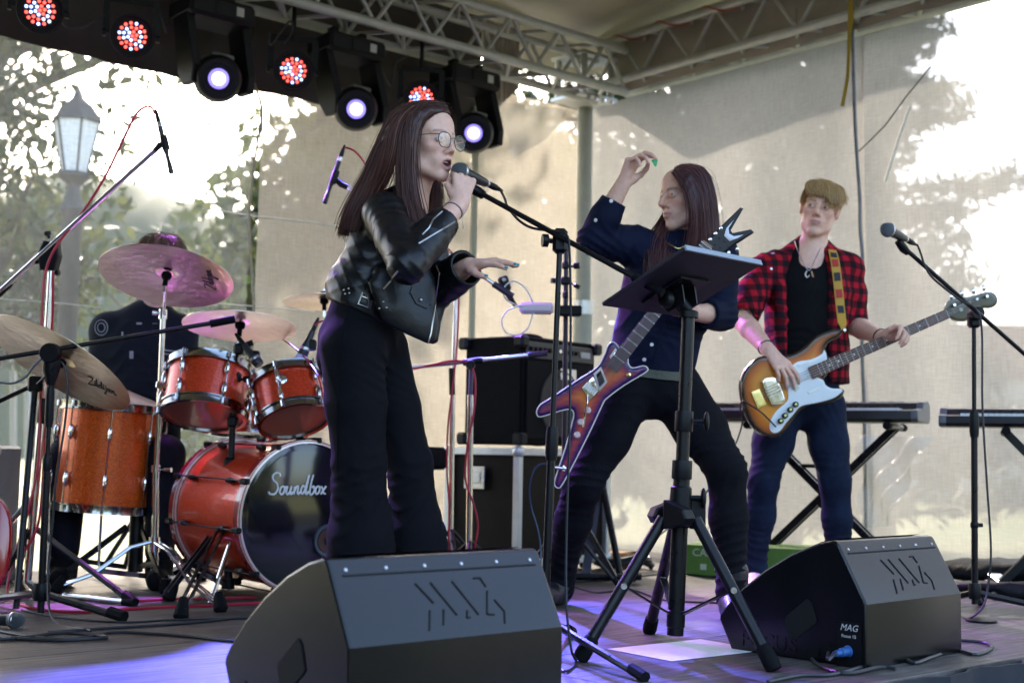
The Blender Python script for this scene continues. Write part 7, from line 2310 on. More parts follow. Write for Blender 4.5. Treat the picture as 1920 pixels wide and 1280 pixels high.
# ================================================================== the guitarist and his guitar
shirt_m = mat('dark blue shirt', (0.005, 0.008, 0.024), 0.75, bump=0.12, bscale=200, spec=0.12, noise=0.15, nscale=6)
jeans_black = mat('black jeans', (0.006, 0.006, 0.008), 0.85, bump=0.25, bscale=160, noise=0.2, nscale=9, spec=0.12)
pearl = mat('pearl button', (0.75, 0.75, 0.72), 0.25)
GY = 4.70
def guitarist():
    o = thing('person', 'long-haired man in a dark blue shirt raising one hand over a flame-coloured guitar', 'person', V(.5, 5.0, 0))
    HM = head_frame(P(1285, 372, 5.02), (-.86, -.50, -.08), (.03, .03, 1))
    HS = 1.06
    neck = P(1278, 462, 5.05)
    shR, elR, wrR = P(1192, 462, 5.00), P(1112, 448, 4.90), P(1168, 345, 4.86)
    shL, elL, wrL = P(1345, 478, 5.05), P(1352, 590, 4.98), P(1300, 586, 4.82)
    chest, waist, pelvis = P(1262, 520, 5.05), P(1228, 650, 5.03), P(1218, 712, 5.03)
    hipR, knR, anR = P(1172, 735, 5.0), P(1092, 905, 4.92), P(1050, 1078, 5.15)
    hipL, knL, anL = P(1265, 730, 5.05), P(1362, 880, 4.88), P(1373, 1110, 4.88)
    front = V(-.12, -.99, 0)
    vol = Vol((-.05, 4.45, 0), (1.15, 5.45, 1.95), .0045)
    vol.chain([pelvis, waist, chest, P(1268, 480, 5.05)], [.14, .13, .16, .11], .03, (front, .72))
    vol.cap(neck, P(1283, 415, 5.05), .058, .056, .02); vol.cap(P(1270, 485, 5.05), neck, .09, .06, .03)
    for a, b, c in ((shR, elR, wrR), (shL, elL, wrL)):
        vol.chain([chest.lerp(a, .6), a, a.lerp(b, .5), b], [.065, .058, .050, .042], .02)
        vol.chain([b, b.lerp(c, .35), c], [.042, .042, .029], .012)
    for a, b, c in ((hipR, knR, anR), (hipL, knL, anL)):
        vol.chain([a, a.lerp(b, .5), b, b.lerp(c, .35), c], [.09, .078, .057, .054, .040], .02)
    head(vol, HM, HS, fem=0, mouth=0, jaw=.98, nose=1.12)
    tips = hand(vol, wrR, P(1188, 300, 4.84) - wrR, (-.75, .55, .35), -1, [(28, 45, 25), (32, 50, 25), (42, 55, 30), (50, 58, 30)], 1.02, thumb=((.030, .030, -.014), (.058, .040, -.030), (.086, .030, -.048), (.106, .014, -.056)))
    hand(vol, wrL, P(1268, 572, 4.76) - wrL, (.3, -.6, -.6), 1, [(40, 50, 30)] * 4, 1.0)
    skin_obj('body', vol, o, (.70, .42, .31), [lambda v, c: paint_head(v, c, HM, HS, lip=(.46, .19, .17), brow=(.07, .045, .035))])
    eyes(o, HM, HS, (-.85, -.5, .02), (.08, .06, .04))
    # shirt
    sv = Vol((-.1, 4.45, .75), (1.15, 5.5, 1.8), .0048)
    sv.chain([P(1222, 690, 5.03), waist, P(1245, 580, 5.04), chest, P(1268, 482, 5.06)], [.160, .158, .170, .185, .13], .03, (front, .75))
    sv.cap(P(1270, 478, 5.06), P(1278, 455, 5.06), .085, .068, .02)
    cuR = elR.lerp(wrR, .70)
    sv.chain([chest.lerp(shR, .5), shR, shR.lerp(elR, .5), elR], [.09, .080, .070, .062], .025)
    sv.chain([elR, elR.lerp(wrR, .4), cuR], [.062, .060, .050], .014)
    cuL = elL.lerp(wrL, .55)
    sv.chain([chest.lerp(shL, .5), shL, shL.lerp(elL, .5), elL], [.09, .078, .070, .066], .025)
    sv.chain([elL, cuL], [.066, .056], .014)
    for e, c, w in ((elR, cuR, wrR), (elL, cuL, wrL)):
        d = (w - e).normalized()
        sv.half(c, d, reach=.07); sv.cap(c - d * .03, c + d * .05, .040, .044, .004, None, True)
    sv.chain([P(1252, 468, 4.98), P(1278, 482, 4.96), P(1300, 468, 4.99)], [.016, .02, .016], .01)
    sv.folds(shR, (1, 0, .4), .12, 55, .004, 1); sv.folds(elR, (.5, 0, 1), .10, 75, .005, 2); sv.folds(P(1150, 480, 4.95), (1, 0, -.6), .10, 70, .004, 7)
    sv.folds(P(1180, 600, 4.92), (.6, 0, .8), .17, 45, .004, 3); sv.folds(elL, (0, 0, 1), .10, 70, .005, 4); sv.folds(P(1270, 650, 4.9), (.4, 0, 1), .13, 60, .004, 5)
    sv.rumple(12, .003, 3)
    sh, svs, sfs = garment('shirt', sv, shirt_m, o, 1)
    st = bvh(svs, sfs)
    for u, v in ((1146, 377), (1117, 413), (1222, 646), (1208, 674), (1331, 596), (1262, 500)):
        p, n = cast(st, u, v, .001)
        if p is not None: MB().lathe([(0, .003), (.006, .0025), (.0075, 0)], p, n, 10).build('button', pearl, sh)
    pts = cast_path(st, [(1272, 490), (1258, 560), (1236, 640), (1222, 690)], .0008)
    if len(pts) > 3: MB().tube(pts, .0025, 5).build('button_placket', shirt_m, sh)
    # jeans
    jv = Vol((-.1, 4.5, 0), (1.15, 5.5, 1.05), .0052)
    jv.chain([P(1222, 692, 5.03), pelvis], [.148, .152], .02, (front, .78))
    for a, b, c, s in ((hipR, knR, anR, 1), (hipL, knL, anL, 2)):
        lo_ = V(c.x, c.y, .06)
        jv.chain([a, a.lerp(b, .5), b, b.lerp(c, .4), c, lo_], [.112, .098, .074, .070, .056, .056], .03)
        jv.folds(b, (c - a) + V(.2, 0, 0), .14, 70, .0045, s); jv.folds(b.lerp(c, .75), (c - b), .14, 85, .005, 5 + s); jv.folds(a, (.5, 0, .8), .13, 60, .004, 9 + s)
    jv.rumple(11, .0028, 6)
    jn, jvs, jfs = garment('jeans', jv, jeans_black, o, 2)
    jt = bvh(jvs, jfs)
    belt_m = mat('olive belt', (0.05, 0.055, 0.03), 0.55, bump=.3, bscale=120)
    cast_patch(jt, 'belt', [(1180, 690), (1290, 700), (1290, 716), (1180, 706)], belt_m, o, .010, .008)
    boot_m = mat('black boot leather', (0.011, 0.011, 0.012), 0.38, bump=.2, bscale=80)
    for c, d in ((anR, V(-.55, -.83, 0)), (anL, V(-.15, -.98, 0))):
        bv = Vol((c.x - .25, c.y - .35, -.01), (c.x + .25, c.y + .2, .25), .005)
        bv.chain([V(c.x, c.y, .16), V(c.x, c.y, .07)], [.060, .056], .02)
        bv.chain([V(c.x, c.y + .01, .045), V(c.x, c.y, .045) + d * .12, V(c.x, c.y, .035) + d * .20], [.046, .046, .034], .02)
        bv.half(V(c.x, c.y, .002), (0, 0, -1))
        garment('boot', bv, boot_m, o, 1)
    # hair
    hm = dict(tint=((.045, .018, .020), (.15, .062, .058)))
    g = [
        [P(1264, 322, 4.92), P(1282, 342, 4.90), P(1295, 370, 4.885), P(1299, 405, 4.89), P(1297, 445, 4.91), P(1288, 485, 4.92), P(1276, 525, 4.92), P(1266, 550, 4.92)],
        [P(1270, 316, 4.93), P(1294, 335, 4.90), P(1308, 370, 4.89), P(1311, 410, 4.895), P(1310, 450, 4.91), P(1303, 490, 4.92), P(1294, 525, 4.92)],
        [P(1275, 313, 4.95), P(1304, 325, 4.91), P(1320, 365, 4.90), P(1324, 410, 4.91), P(1324, 455, 4.92), P(1318, 500, 4.93)],
        [P(1290, 312, 5.0), P(1318, 325, 4.96), P(1332, 370, 4.95), P(1336, 420, 4.95), P(1336, 470, 4.95), P(1330, 510, 4.96)],
        [P(1298, 314, 5.05), P(1325, 332, 5.05), P(1336, 380, 5.05), P(1338, 430, 5.05), P(1336, 480, 5.05), P(1330, 515, 5.05)],
        [P(1290, 316, 5.10), P(1315, 335, 5.13), P(1322, 385, 5.14), P(1322, 440, 5.14), P(1316, 490, 5.14)],
    ]
    hair_mesh('hair', g, 1300, .0021, hair_m, o, 9, .017, .007, .0055, **hm)
    g2 = [
        [P(1272, 320, 5.02), P(1258, 345, 5.08), P(1256, 390, 5.09), P(1240, 420, 5.02), P(1222, 445, 4.97), P(1216, 480, 4.93), P(1218, 515, 4.91)],
        [P(1276, 318, 5.05), P(1264, 350, 5.10), P(1262, 400, 5.10), P(1252, 435, 5.02), P(1238, 470, 4.94), P(1236, 510, 4.91), P(1240, 545, 4.90)],
        [P(1270, 318, 5.06), P(1268, 360, 5.12), P(1275, 420, 5.10), P(1268, 455, 5.0), P(1256, 490, 4.92), P(1252, 530, 4.90), P(1246, 575, 4.89)],
    ]
    hair_mesh('hair', g2, 420, .0020, hair_m, o, 10, .016, .009, .0055, wave=.004, **hm)
    MB().tube(spline([P(1250, 455, 4.95), P(1262, 462, 4.93), P(1272, 466, 4.925), P(1284, 462, 4.93)], 5), .0028, 6).build('necklace', mat('gold chain', (0.7, 0.5, 0.2), 0.3, 1.0), o)
    # plectrum
    pk = MB().prism([(-.013, .01), (.013, .01), (.004, -.016), (-.004, -.016)], .0015, frame(tips[0][0].lerp(tips[4][0], .5) + tips[0][1] * .014, (1, .2, .1), (0, .2, 1)), 0).build('plectrum', mat('green plectrum', (0.02, 0.35, 0.10), 0.35)); tag(pk, 'green plectrum pinched in the guitarist\'s raised hand', 'plectrum')
guitarist()

def burst_mat(name, c_in, c_mid, c_out, centre, axis_len, rough=.18, grain=True):
    """sunburst: rings of colour that follow the outline, from the vertex tint"""
    m = bpy.data.materials.new(name); m.use_nodes = True
    n, l = m.node_tree.nodes, m.node_tree.links
    b = n['Principled BSDF']
    b.inputs['Roughness'].default_value = rough; b.inputs['Coat Weight'].default_value = .35; b.inputs['Coat Roughness'].default_value = .1; b.inputs['Specular IOR Level'].default_value = .3
    at = n.new('ShaderNodeAttribute'); at.attribute_name = 'tint'
    sx = n.new('ShaderNodeSeparateColor'); l.new(at.outputs['Color'], sx.inputs[0])
    tc = n.new('ShaderNodeTexCoord'); tx = n.new('ShaderNodeTexNoise'); tx.inputs['Scale'].default_value = 24; tx.inputs['Detail'].default_value = 5
    mp = n.new('ShaderNodeMapping'); mp.inputs['Scale'].default_value = (1, 1, 3); mp.inputs['Rotation'].default_value = (0, .8, 0)
    l.new(tc.outputs['Object'], mp.inputs[0]); l.new(mp.outputs[0], tx.inputs['Vector'])
    ml = n.new('ShaderNodeMath'); ml.operation = 'MULTIPLY_ADD'; ml.inputs[1].default_value = .35 if grain else .08; ml.inputs[2].default_value = -.175 if grain else -.04
    l.new(tx.outputs['Fac'], ml.inputs[0])
    ad = n.new('ShaderNodeMath'); ad.operation = 'ADD'; l.new(ml.outputs[0], ad.inputs[0]); l.new(sx.outputs[0], ad.inputs[1])
    rp = n.new('ShaderNodeValToRGB'); cr = rp.color_ramp
    cr.elements[0].position, cr.elements[0].color = .12, (*c_out, 1)
    cr.elements[1].position, cr.elements[1].color = .85, (*c_in, 1)
    e = cr.elements.new(.42); e.color = (*c_mid, 1)
    l.new(ad.outputs[0], rp.inputs[0]); l.new(rp.outputs[0], b.inputs['Base Color'])
    return m
def slab(name, pix, y, thick, m, parent, reach, bevel=.006, yfun=None):
    """a body cut to an outline, with the distance from its rim stored on its face"""
    y_of = yfun or (lambda u, v: y)
    ol = [Vector((p[0], p[1])) for p in pix]
    us = [p.x for p in ol]; vs_ = [p.y for p in ol]
    from mathutils.geometry import delaunay_2d_cdt
    step = max(3.0, (max(us) - min(us)) / 60)
    def inside(q):
        c = False
        for a, b in zip(ol, ol[1:] + ol[:1]):
            if (a.y > q.y) != (b.y > q.y) and q.x < (b.x - a.x) * (q.y - a.y) / (b.y - a.y) + a.x: c = not c
        return c
    def edge_d(q):
        best = 1e9
        for a, b in zip(ol, ol[1:] + ol[:1]):
            d = b - a
            t = max(0, min(1, (q - a).dot(d) / max(d.length_squared, 1e-9)))
            best = min(best, (a + d * t - q).length)
        return best
    pts = list(ol)
    x = min(us)
    while x < max(us):
        yy = min(vs_)
        while yy < max(vs_):
            q = Vector((x, yy))
            if inside(q) and edge_d(q) > step * .6: pts.append(q)
            yy += step
        x += step
    n0 = len(ol)
    vv, ee, ff, *_ = delaunay_2d_cdt(pts, [(i, (i + 1) % n0) for i in range(n0)], [], 1, 1e-5)
    s = y / FPX
    d = [edge_d(q) * s for q in vv]
    N = len(vv)
    av, cols = [], []
    for q, e in zip(vv, d):
        arch = bevel * (1 - min(1, e / bevel)) ** 2
        av.append(P(q.x, q.y, y_of(q.x, q.y) + arch)); cols.append(min(1, e / reach))
    for q, e in zip(vv, d):
        av.append(P(q.x, q.y, y_of(q.x, q.y)) + V(0, thick, 0)); cols.append(0)
    fs = [tuple(f) for f in ff] + [tuple(N + i for i in reversed(f)) for f in ff]
    rim = {}
    for f in ff:
        for a, b in zip(f, f[1:] + f[:1]): rim[(a, b)] = rim.get((a, b), 0) + 1
    for (a, b) in list(rim):
        if (b, a) not in rim: fs.append((b, a, N + a, N + b))
    o = mesh_obj(name, av, fs, m, parent, angle=.8, cols=np.array(cols)[:, None].repeat(3, 1))
    bmx = bmesh.new(); bmx.from_mesh(o.data); bmesh.ops.recalc_face_normals(bmx, faces=bmx.faces); bmx.to_mesh(o.data); bmx.free()
    return o
def smooth_px(pts, n=4):
    return [(p.x, p.y) for p in spline([V(a, b, 0) for a, b in pts], n, True)]
def electric_guitar():
    o = thing('electric_guitar', 'flame-coloured angular electric guitar with a forked headstock', 'guitar', P(1120, 740, GY))
    yf = lambda u, v: GY + (1180 - u) / 1180 * .35 - .10
    burst = burst_mat('purple flame burst', (.75, .20, .04), (.38, .05, .06), (.035, .012, .10), None, None)
    ol = [(1149, 641), (1158, 648), (1164, 658), (1176, 668), (1178, 682), (1186, 690), (1206, 686), (1214, 690), (1210, 698), (1170, 722), (1138, 746), (1130, 757), (1110, 800), (1080, 860), (1054, 908), (1046, 914), (1040, 908), (1042, 894), (1060, 840), (1072, 795), (1076, 776), (1070, 767), (1050, 770), (1014, 781), (1007, 776), (1007, 768), (1014, 758), (1030, 748), (1078, 716), (1118, 690), (1132, 668), (1140, 648)]
    body = slab('body', smooth_px(ol, 3), GY, .04, burst, o, .065, .006, yf)
    bind = mat('cream binding', (0.75, 0.66, 0.55), 0.35)
    sp_ = smooth_px(ol, 3)
    MB().tube([P(u, v, yf(u, v) + .006) for u, v in sp_], .0028, 5, closed=True).build('binding', bind, o)
    nk = mat('maple neck', (0.30, 0.16, 0.07), 0.35); fbm = mat('violet lit fretboard', (0.10, 0.055, 0.06), 0.4)
    nd = Vector((57, -74)).normalized(); npx = Vector((nd.y, -nd.x))
    def np_(t, w, lift=0.0):
        c = Vector((1160, 674)) + nd * t - npx * w
        return P(c.x, c.y, yf(c.x, c.y) - .006 - lift)
    def strip(name, t0, t1, w0, w1, th, m, lift=0.0):
        f = [np_(t0, -w0, lift), np_(t0, w0, lift), np_(t1, w1, lift), np_(t1, -w1, lift)]
        MB()._add(f + [p + V(0, th, 0) for p in f], [(0, 1, 2, 3), (7, 6, 5, 4), (0, 4, 5, 1), (1, 5, 6, 2), (2, 6, 7, 3), (3, 7, 4, 0)]).build(name, m, o, smooth=False)
    strip('neck', -5, 275, 12.5, 10.5, .026, nk)
    strip('fretboard', -22, 272, 13, 11, .005, fbm, .0055)
    for k in range(22):
        t = -20 + 290 * (1 - 2 ** (-(22 - k) / 12 * .9)) / (1 - 2 ** (-22 / 12 * .9))
        a, b = np_(t, -12.6, .0075), np_(t, 12.6, .0075)
        MB().tube([a, b], .0012, 5).build('fret', steel, o)
    for k in range(6):
        w = -8.5 + 3.4 * k
        MB().tube([np_(-75, w * 1.05, .013), np_(272, w * .85, .010)], .0006, 4).build('string', steel, o)
    hs = [(1312, 470), (1330, 448), (1352, 424), (1388, 389), (1394, 391), (1370, 432), (1374, 437), (1408, 430), (1414, 436), (1380, 458), (1354, 477), (1330, 486)]
    hd = slab('headstock', hs, GY, .018, mat('glossy black headstock', (0.006, 0.005, 0.008), 0.3, spec=.3), o, .03, .002, yf)
    wing = [(1376, 412), (1362, 428), (1358, 442), (1368, 452), (1384, 446), (1394, 440), (1376, 443), (1367, 438), (1366, 428)]
    slab('headstock_inlay', wing, GY, .003, mat('silver inlay', (0.45, 0.45, 0.48), 0.35, .5), o, .03, .0005, lambda u, v: yf(u, v) - .0035)
    for (u, v) in ((1382, 467), (1366, 474), (1352, 484), (1342, 438), (1352, 428), (1332, 449)):
        MB().ball(P(u, v, yf(u, v) + .002), (.007, .005, .009), 8, 6).build('tuning_peg', chrome, o)
    for (u, v) in ((1348, 446), (1358, 452), (1366, 462), (1340, 458), (1350, 464), (1356, 471)):
        MB().lathe([(.0025, 0), (.0025, .006), (0, .006)], P(u, v, yf(u, v) - .001), (0, -1, 0), 8).build('string_post', black_metal, o)
    cream = mat('cream pickup ring', (0.72, 0.62, 0.55), 0.4)
    def plate(name, pts, m, lift, th=.004): return slab(name, pts, GY, th + .004, m, o, .03, .0008, lambda u, v: yf(u, v) - lift)
    plate('pickup', [(1143, 668), (1154, 652), (1168, 674), (1153, 697)], cream, .006); plate('pickup_cover', [(1146, 672), (1153, 660), (1163, 675), (1154, 689)], chrome, .009)
    plate('pickup', [(1113, 700), (1127, 687), (1139, 716), (1123, 734)], cream, .006); plate('pickup_cover', [(1118, 702), (1126, 694), (1134, 715), (1124, 726)], black_plastic, .009)
    plate('bridge', [(1092, 726), (1112, 706), (1124, 732), (1103, 752)], chrome, .008, .008)
    for k in range(6):
        q = Vector((1098, 728)).lerp(Vector((1116, 742)), k / 5)
        MB().box(P(q.x, q.y - 6, yf(q.x, q.y) - .013), (.006, .010, .022), Matrix.Rotation(R(35), 4, 'Y')).build('saddle', steel, o, smooth=False)
    MB().tube(spline([P(1101, 740, yf(1101, 740) - .02), P(1101, 755, yf(1101, 755) - .03), P(1097, 780, yf(1097, 780) - .03), P(1094, 800, yf(1094, 800) - .03)], 4), .0032, 8).build('tremolo_arm', chrome, o)
    for (u, v) in ((1102, 769), (1089, 791), (1082, 815)):
        MB().lathe([(.013, 0), (.011, .012), (.009, .015), (0, .015)], P(u, v, yf(u, v)), (0, -1, 0), 16).build('control_knob', mat('clear amber knob', (0.75, 0.55, 0.55), 0.2, coat=1), o)
    MB().lathe([(.010, 0), (.008, .006), (.0045, .008), (.0045, .02), (0, .02)], P(1178, 703, yf(1178, 703)), (.2, -1, .1), 12).build('toggle_switch', mat('gold switch', (0.7, .55, .25), .3, 1.0), o)
    MB().lathe([(.012, 0), (.012, .006), (.006, .007), (.006, .03), (.004, .05)], P(1058, 878, yf(1058, 878)), (-1, -.6, .1), 12).build('jack_plug', chrome, o)
    cab = spline([P(1046, 874, GY - .03), P(1030, 870, GY - .03), P(1012, 871, GY - .03), P(1000, 885, GY - .03), P(993, 915, GY - .02), P(996, 950, GY), P(1008, 990, GY), P(1014, 1030, GY), P(1012, 1070, GY), F(1000, 1150) + V(0, 0, .006)], 7)
    oc = MB().tube(cab, .0035, 6).build('guitar_cable', mat('dark blue cable', (0.02, 0.04, 0.08), 0.4)); tag(oc, 'dark blue cable curving down from the guitar jack', 'cable')
    return o
electric_guitar()
# ================================================================== the bassist and his bass, the drummer
def plaid_mat():
    m = bpy.data.materials.new('red and black checked cotton'); m.use_nodes = True
    n, l = m.node_tree.nodes, m.node_tree.links
    b = n['Principled BSDF']; b.inputs['Roughness'].default_value = .85; b.inputs['Specular IOR Level'].default_value = .15
    tc = n.new('ShaderNodeTexCoord'); nz = n.new('ShaderNodeTexNoise'); nz.inputs['Scale'].default_value = 7
    l.new(tc.outputs['Object'], nz.inputs['Vector'])
    ma = n.new('ShaderNodeVectorMath'); ma.operation = 'MULTIPLY_ADD'; ma.inputs[1].default_value = (.035, .035, .035)
    l.new(nz.outputs['Color'], ma.inputs[0]); l.new(tc.outputs['Object'], ma.inputs[2])
    sp = n.new('ShaderNodeSeparateXYZ'); l.new(ma.outputs[0], sp.inputs[0])
    def band(sock, f, off=0.0):
        a = n.new('ShaderNodeMath'); a.operation = 'MULTIPLY_ADD'; a.inputs[1].default_value = f; a.inputs[2].default_value = off
        l.new(sock, a.inputs[0])
        s = n.new('ShaderNodeMath'); s.operation = 'SINE'; l.new(a.outputs[0], s.inputs[0])
        r = n.new('ShaderNodeMapRange'); r.inputs[1].default_value, r.inputs[2].default_value = -.30, .30
        l.new(s.outputs[0], r.inputs[0])
        return r.outputs[0]
    ax = n.new('ShaderNodeMath'); ax.operation = 'ADD'; l.new(sp.outputs[0], ax.inputs[0]); 
    hy = n.new('ShaderNodeMath'); hy.operation = 'MULTIPLY'; hy.inputs[1].default_value = .7; l.new(sp.outputs[1], hy.inputs[0]); l.new(hy.outputs[0], ax.inputs[1])
    bx_, bz_ = band(ax.outputs[0], 118), band(sp.outputs[2], 112, .6)
    mu = n.new('ShaderNodeMath'); mu.operation = 'ADD'; l.new(bx_, mu.inputs[0]); l.new(bz_, mu.inputs[1])
    rp = n.new('ShaderNodeValToRGB'); cr = rp.color_ramp
    cr.elements[0].position, cr.elements[0].color = 0.0, (.012, .006, .010, 1)
    cr.elements[1].position, cr.elements[1].color = 1.0, (.42, .010, .022, 1)
    e = cr.elements.new(.5); e.color = (.10, .006, .012, 1)
    hf = n.new('ShaderNodeMath'); hf.operation = 'MULTIPLY'; hf.inputs[1].default_value = .5; l.new(mu.outputs[0], hf.inputs[0])
    l.new(hf.outputs[0], rp.inputs[0]); l.new(rp.outputs[0], b.inputs['Base Color'])
    return m
plaid = plaid_mat()
tee_m = mat('black cotton', (0.006, 0.006, 0.007), 0.85, bump=0.12, bscale=150, spec=.12)
denim = mat('dark blue denim', (0.008, 0.014, 0.033), 0.85, noise=0.35, nscale=12, bump=0.2, bscale=240, spec=.15)
BY = 5.40
def bassist():
    o = thing('person', 'fair-haired young man in a red checked shirt playing a sunburst bass', 'person', V(1.3, 5.7, 0))
    HM = head_frame(P(1537, 392, 5.68), (-.30, -.94, -.10), (.20, -.05, .98))
    HS = 1.01
    neck = P(1522, 475, 5.72)
    shR, elR, wrR = P(1432, 497, 5.70), P(1392, 600, 5.62), P(1441, 657, 5.42)
    shL, elL, wrL = P(1592, 495, 5.74), P(1600, 610, 5.76), P(1658, 634, 5.46)
    chest, waist, pelvis = P(1512, 545, 5.73), P(1510, 670, 5.72), P(1502, 740, 5.72)
    hipR, knR, anR = P(1466, 760, 5.70), P(1432, 900, 5.62), P(1414, 1065, 5.72)
    hipL, knL, anL = P(1542, 760, 5.72), P(1566, 905, 5.64), P(1574, 1066, 5.72)
    front = V(-.1, -1, 0)
    vol = Vol((.8, 5.2, 0), (1.95, 6.1, 1.95), .0048)
    vol.chain([pelvis, waist, chest, P(1518, 495, 5.72)], [.135, .13, .155, .11], .03, (front, .72))
    vol.cap(neck, P(1530, 430, 5.70), .060, .058, .02); vol.cap(P(1518, 498, 5.73), neck, .085, .060, .03)
    for a, b, c in ((shR, elR, wrR), (shL, elL, wrL)):
        vol.chain([chest.lerp(a, .5), a + V(0, 0, -.045), a.lerp(b, .5), b], [.05, .042, .042, .043], .02)
        vol.chain([b, b.lerp(c, .3), c], [.043, .044, .030], .012)
    for a, b, c in ((hipR, knR, anR), (hipL, knL, anL)):
        vol.chain([a, a.lerp(b, .5), b, b.lerp(c, .35), c], [.09, .078, .057, .054, .040], .02)
    head(vol, HM, HS, fem=0, mouth=0, jaw=.93, nose=1.08)
    hand(vol, wrR, P(1480, 702, 5.36) - wrR, (.25, -.85, .45), -1, [(12, 25, 20), (14, 28, 22), (16, 32, 24), (20, 36, 26)], 1.05, thumb=((.030, .030, -.014), (.056, .044, -.030), (.084, .040, -.036), (.106, .036, -.040)), spread=1.6)
    hand(vol, wrL, P(1684, 622, 5.40) - wrL, (.20, .55, .80), 1, [(46, 52, 30), (50, 54, 30), (54, 56, 30), (58, 58, 30)], 1.03, thumb=((.034, .026, -.006), (.064, .036, -.006), (.094, .034, -.008), (.118, .030, -.012)), spread=1.2)
    skin_obj('body', vol, o, (.78, .47, .345), [lambda v, c: paint_head(v, c, HM, HS, lip=(.48, .20, .18), brow=(.22, .15, .09))])
    eyes(o, HM, HS, (-.55, -.83, -.08), (.10, .13, .17))
    # T-shirt
    tv = Vol((.85, 5.3, .7), (1.9, 6.05, 1.65), .0055)
    tv.chain([P(1508, 720, 5.72), waist, P(1512, 600, 5.72), chest, P(1518, 500, 5.73)], [.150, .147, .155, .172, .125], .03, (front, .76))
    tv.cap(P(1518, 500, 5.73), P(1520, 482, 5.73), .10, .082, .02)
    tv.cap(P(1528, 440, 5.66), P(1521, 484, 5.64), .062, .052, .006, None, True)
    tv.folds(P(1500, 620, 5.6), (.5, 0, 1), .14, 50, .003, 2); tv.folds(P(1530, 560, 5.6), (-.5, 0, 1), .12, 55, .0025, 3)
    garment('t_shirt', tv, tee_m, o, 1)
    # checked shirt, open at the front
    sv = Vol((.75, 5.25, .65), (2.0, 6.15, 1.65), .005)
    sv.chain([P(1512, 716, 5.74), P(1512, 660, 5.74), P(1513, 590, 5.74), P(1514, 545, 5.74), P(1518, 500, 5.75)], [.186, .178, .178, .190, .138], .03, (front, .80))
    sv.cap(P(1518, 500, 5.75), P(1522, 472, 5.76), .105, .086, .02)
    cuR, cuL = shR.lerp(elR, .95), shL.lerp(elL, .97)
    sv.chain([chest.lerp(shR, .55), shR + V(.02, 0, -.03), shR.lerp(elR, .5), elR], [.085, .072, .070, .070], .03)
    sv.chain([chest.lerp(shL, .55), shL + V(-.02, 0, -.03), shL.lerp(elL, .5), elL], [.085, .070, .066, .064], .03)
    for s_ in (shR, shL): sv.chain([P(1520, 482, 5.75), s_ + V(0, 0, -.02)], [.07, .066], .03)
    for a, b, c in ((shR, elR, cuR), (shL, elL, cuL)):
        d = (b - a).normalized()
        sv.half(c, d, reach=.10); sv.cap(c - d * .04, c + d * .06, .055, .058, .004, None, True)
    # the opening and the inside
    sv2 = sv
    for a, b, ra, rb in ((P(1522, 450, 5.60), P(1512, 560, 5.58), .075, .098), (P(1512, 560, 5.58), P(1503, 740, 5.58), .098, .125)):
        sv2.cap(a, b, ra, rb, .004, (V(0, 1, 0), 1.5), True)
    sv2.chain([P(1448, 480, 5.71), P(1462, 540, 5.63), P(1464, 600, 5.62), P(1462, 700, 5.62)], [.025, .030, .030, .028], .015)
    sv2.chain([P(1562, 478, 5.72), P(1556, 540, 5.66), P(1558, 600, 5.65), P(1566, 700, 5.65)], [.022, .026, .028, .026], .015)
    sv2.half(P(1510, 718, 5.7), (0, 0, -1), reach=.35)
    sv2.folds(shR, (.8, 0, .5), .12, 55, .004, 1); sv2.folds(elR, (0, 0, 1), .11, 65, .005, 2); sv2.folds(P(1575, 560, 5.65), (.5, 0, .8), .12, 55, .004, 3); sv2.folds(P(1450, 600, 5.6), (.4, 0, 1), .13, 50, .004, 4)
    sv2.rumple(12, .003, 9)
    sh, svs, sfs = garment('checked_shirt', sv2, plaid, o, 1)
    st = bvh(svs, sfs)
    for u, v in ((1450, 475), (1446, 504), (1547, 495), (1546, 523), (1546, 553)):
        p, n = cast(st, u, v, .001)
        if p is not None: MB().lathe([(0, .003), (.005, .0025), (.0065, 0)], p, n, 8).build('button', steel, sh)
    # jeans
    jv = Vol((.8, 5.25, 0), (1.95, 6.1, 1.0), .0055)
    jv.chain([P(1508, 712, 5.72), pelvis], [.150, .152], .02, (front, .78))
    for a, b, c, s in ((hipR, knR, anR, 1), (hipL, knL, anL, 2)):
        lo_ = V(c.x, c.y, .075)
        jv.chain([a, a.lerp(b, .5), b, b.lerp(c, .4), c, lo_], [.100, .084, .066, .062, .052, .050], .03)
        jv.folds(b, (c - a) + V(.3, 0, 0), .13, 62, .003, s); jv.folds(b.lerp(c, .8), (c - b), .14, 85, .0045, 5 + s); jv.folds(a, (.6, 0, .7), .13, 60, .0035, 9 + s)
    jv.rumple(11, .0028, 2)
    garment('jeans', jv, denim, o, 2)
    shoe_m = mat('pale pink canvas', (0.72, 0.50, 0.55), 0.7, bump=.2, bscale=120)
    for c in (anR, anL):
        d = V(-.2, -.98, 0)
        bv = Vol((c.x - .2, c.y - .33, -.01), (c.x + .2, c.y + .2, .22), .005)
        bv.chain([V(c.x, c.y, .11), V(c.x, c.y, .06)], [.052, .052], .02)
        bv.chain([V(c.x, c.y + .03, .04), V(c.x, c.y, .045) + d * .1, V(c.x, c.y, .035) + d * .19], [.042, .045, .034], .02)
        bv.half(V(c.x, c.y, .004), (0, 0, -1))
        garment('shoe', bv, shoe_m, o, 1)
        MB().prism([(-.05, -.045), (.12, -.048), (.2, -.035), (.225, 0), (.2, .035), (.12, .048), (-.05, .045), (-.07, 0)], .02, frame(V(c.x, c.y, .001), d, (1, -.2, 0)), .004).build('sole', mat('white sole', (0.75, .72, .72), .5), o)
    # hair: short, swept over the brow
    def L(x, y, z): return HM @ V(x * HS, y * HS, z * HS)
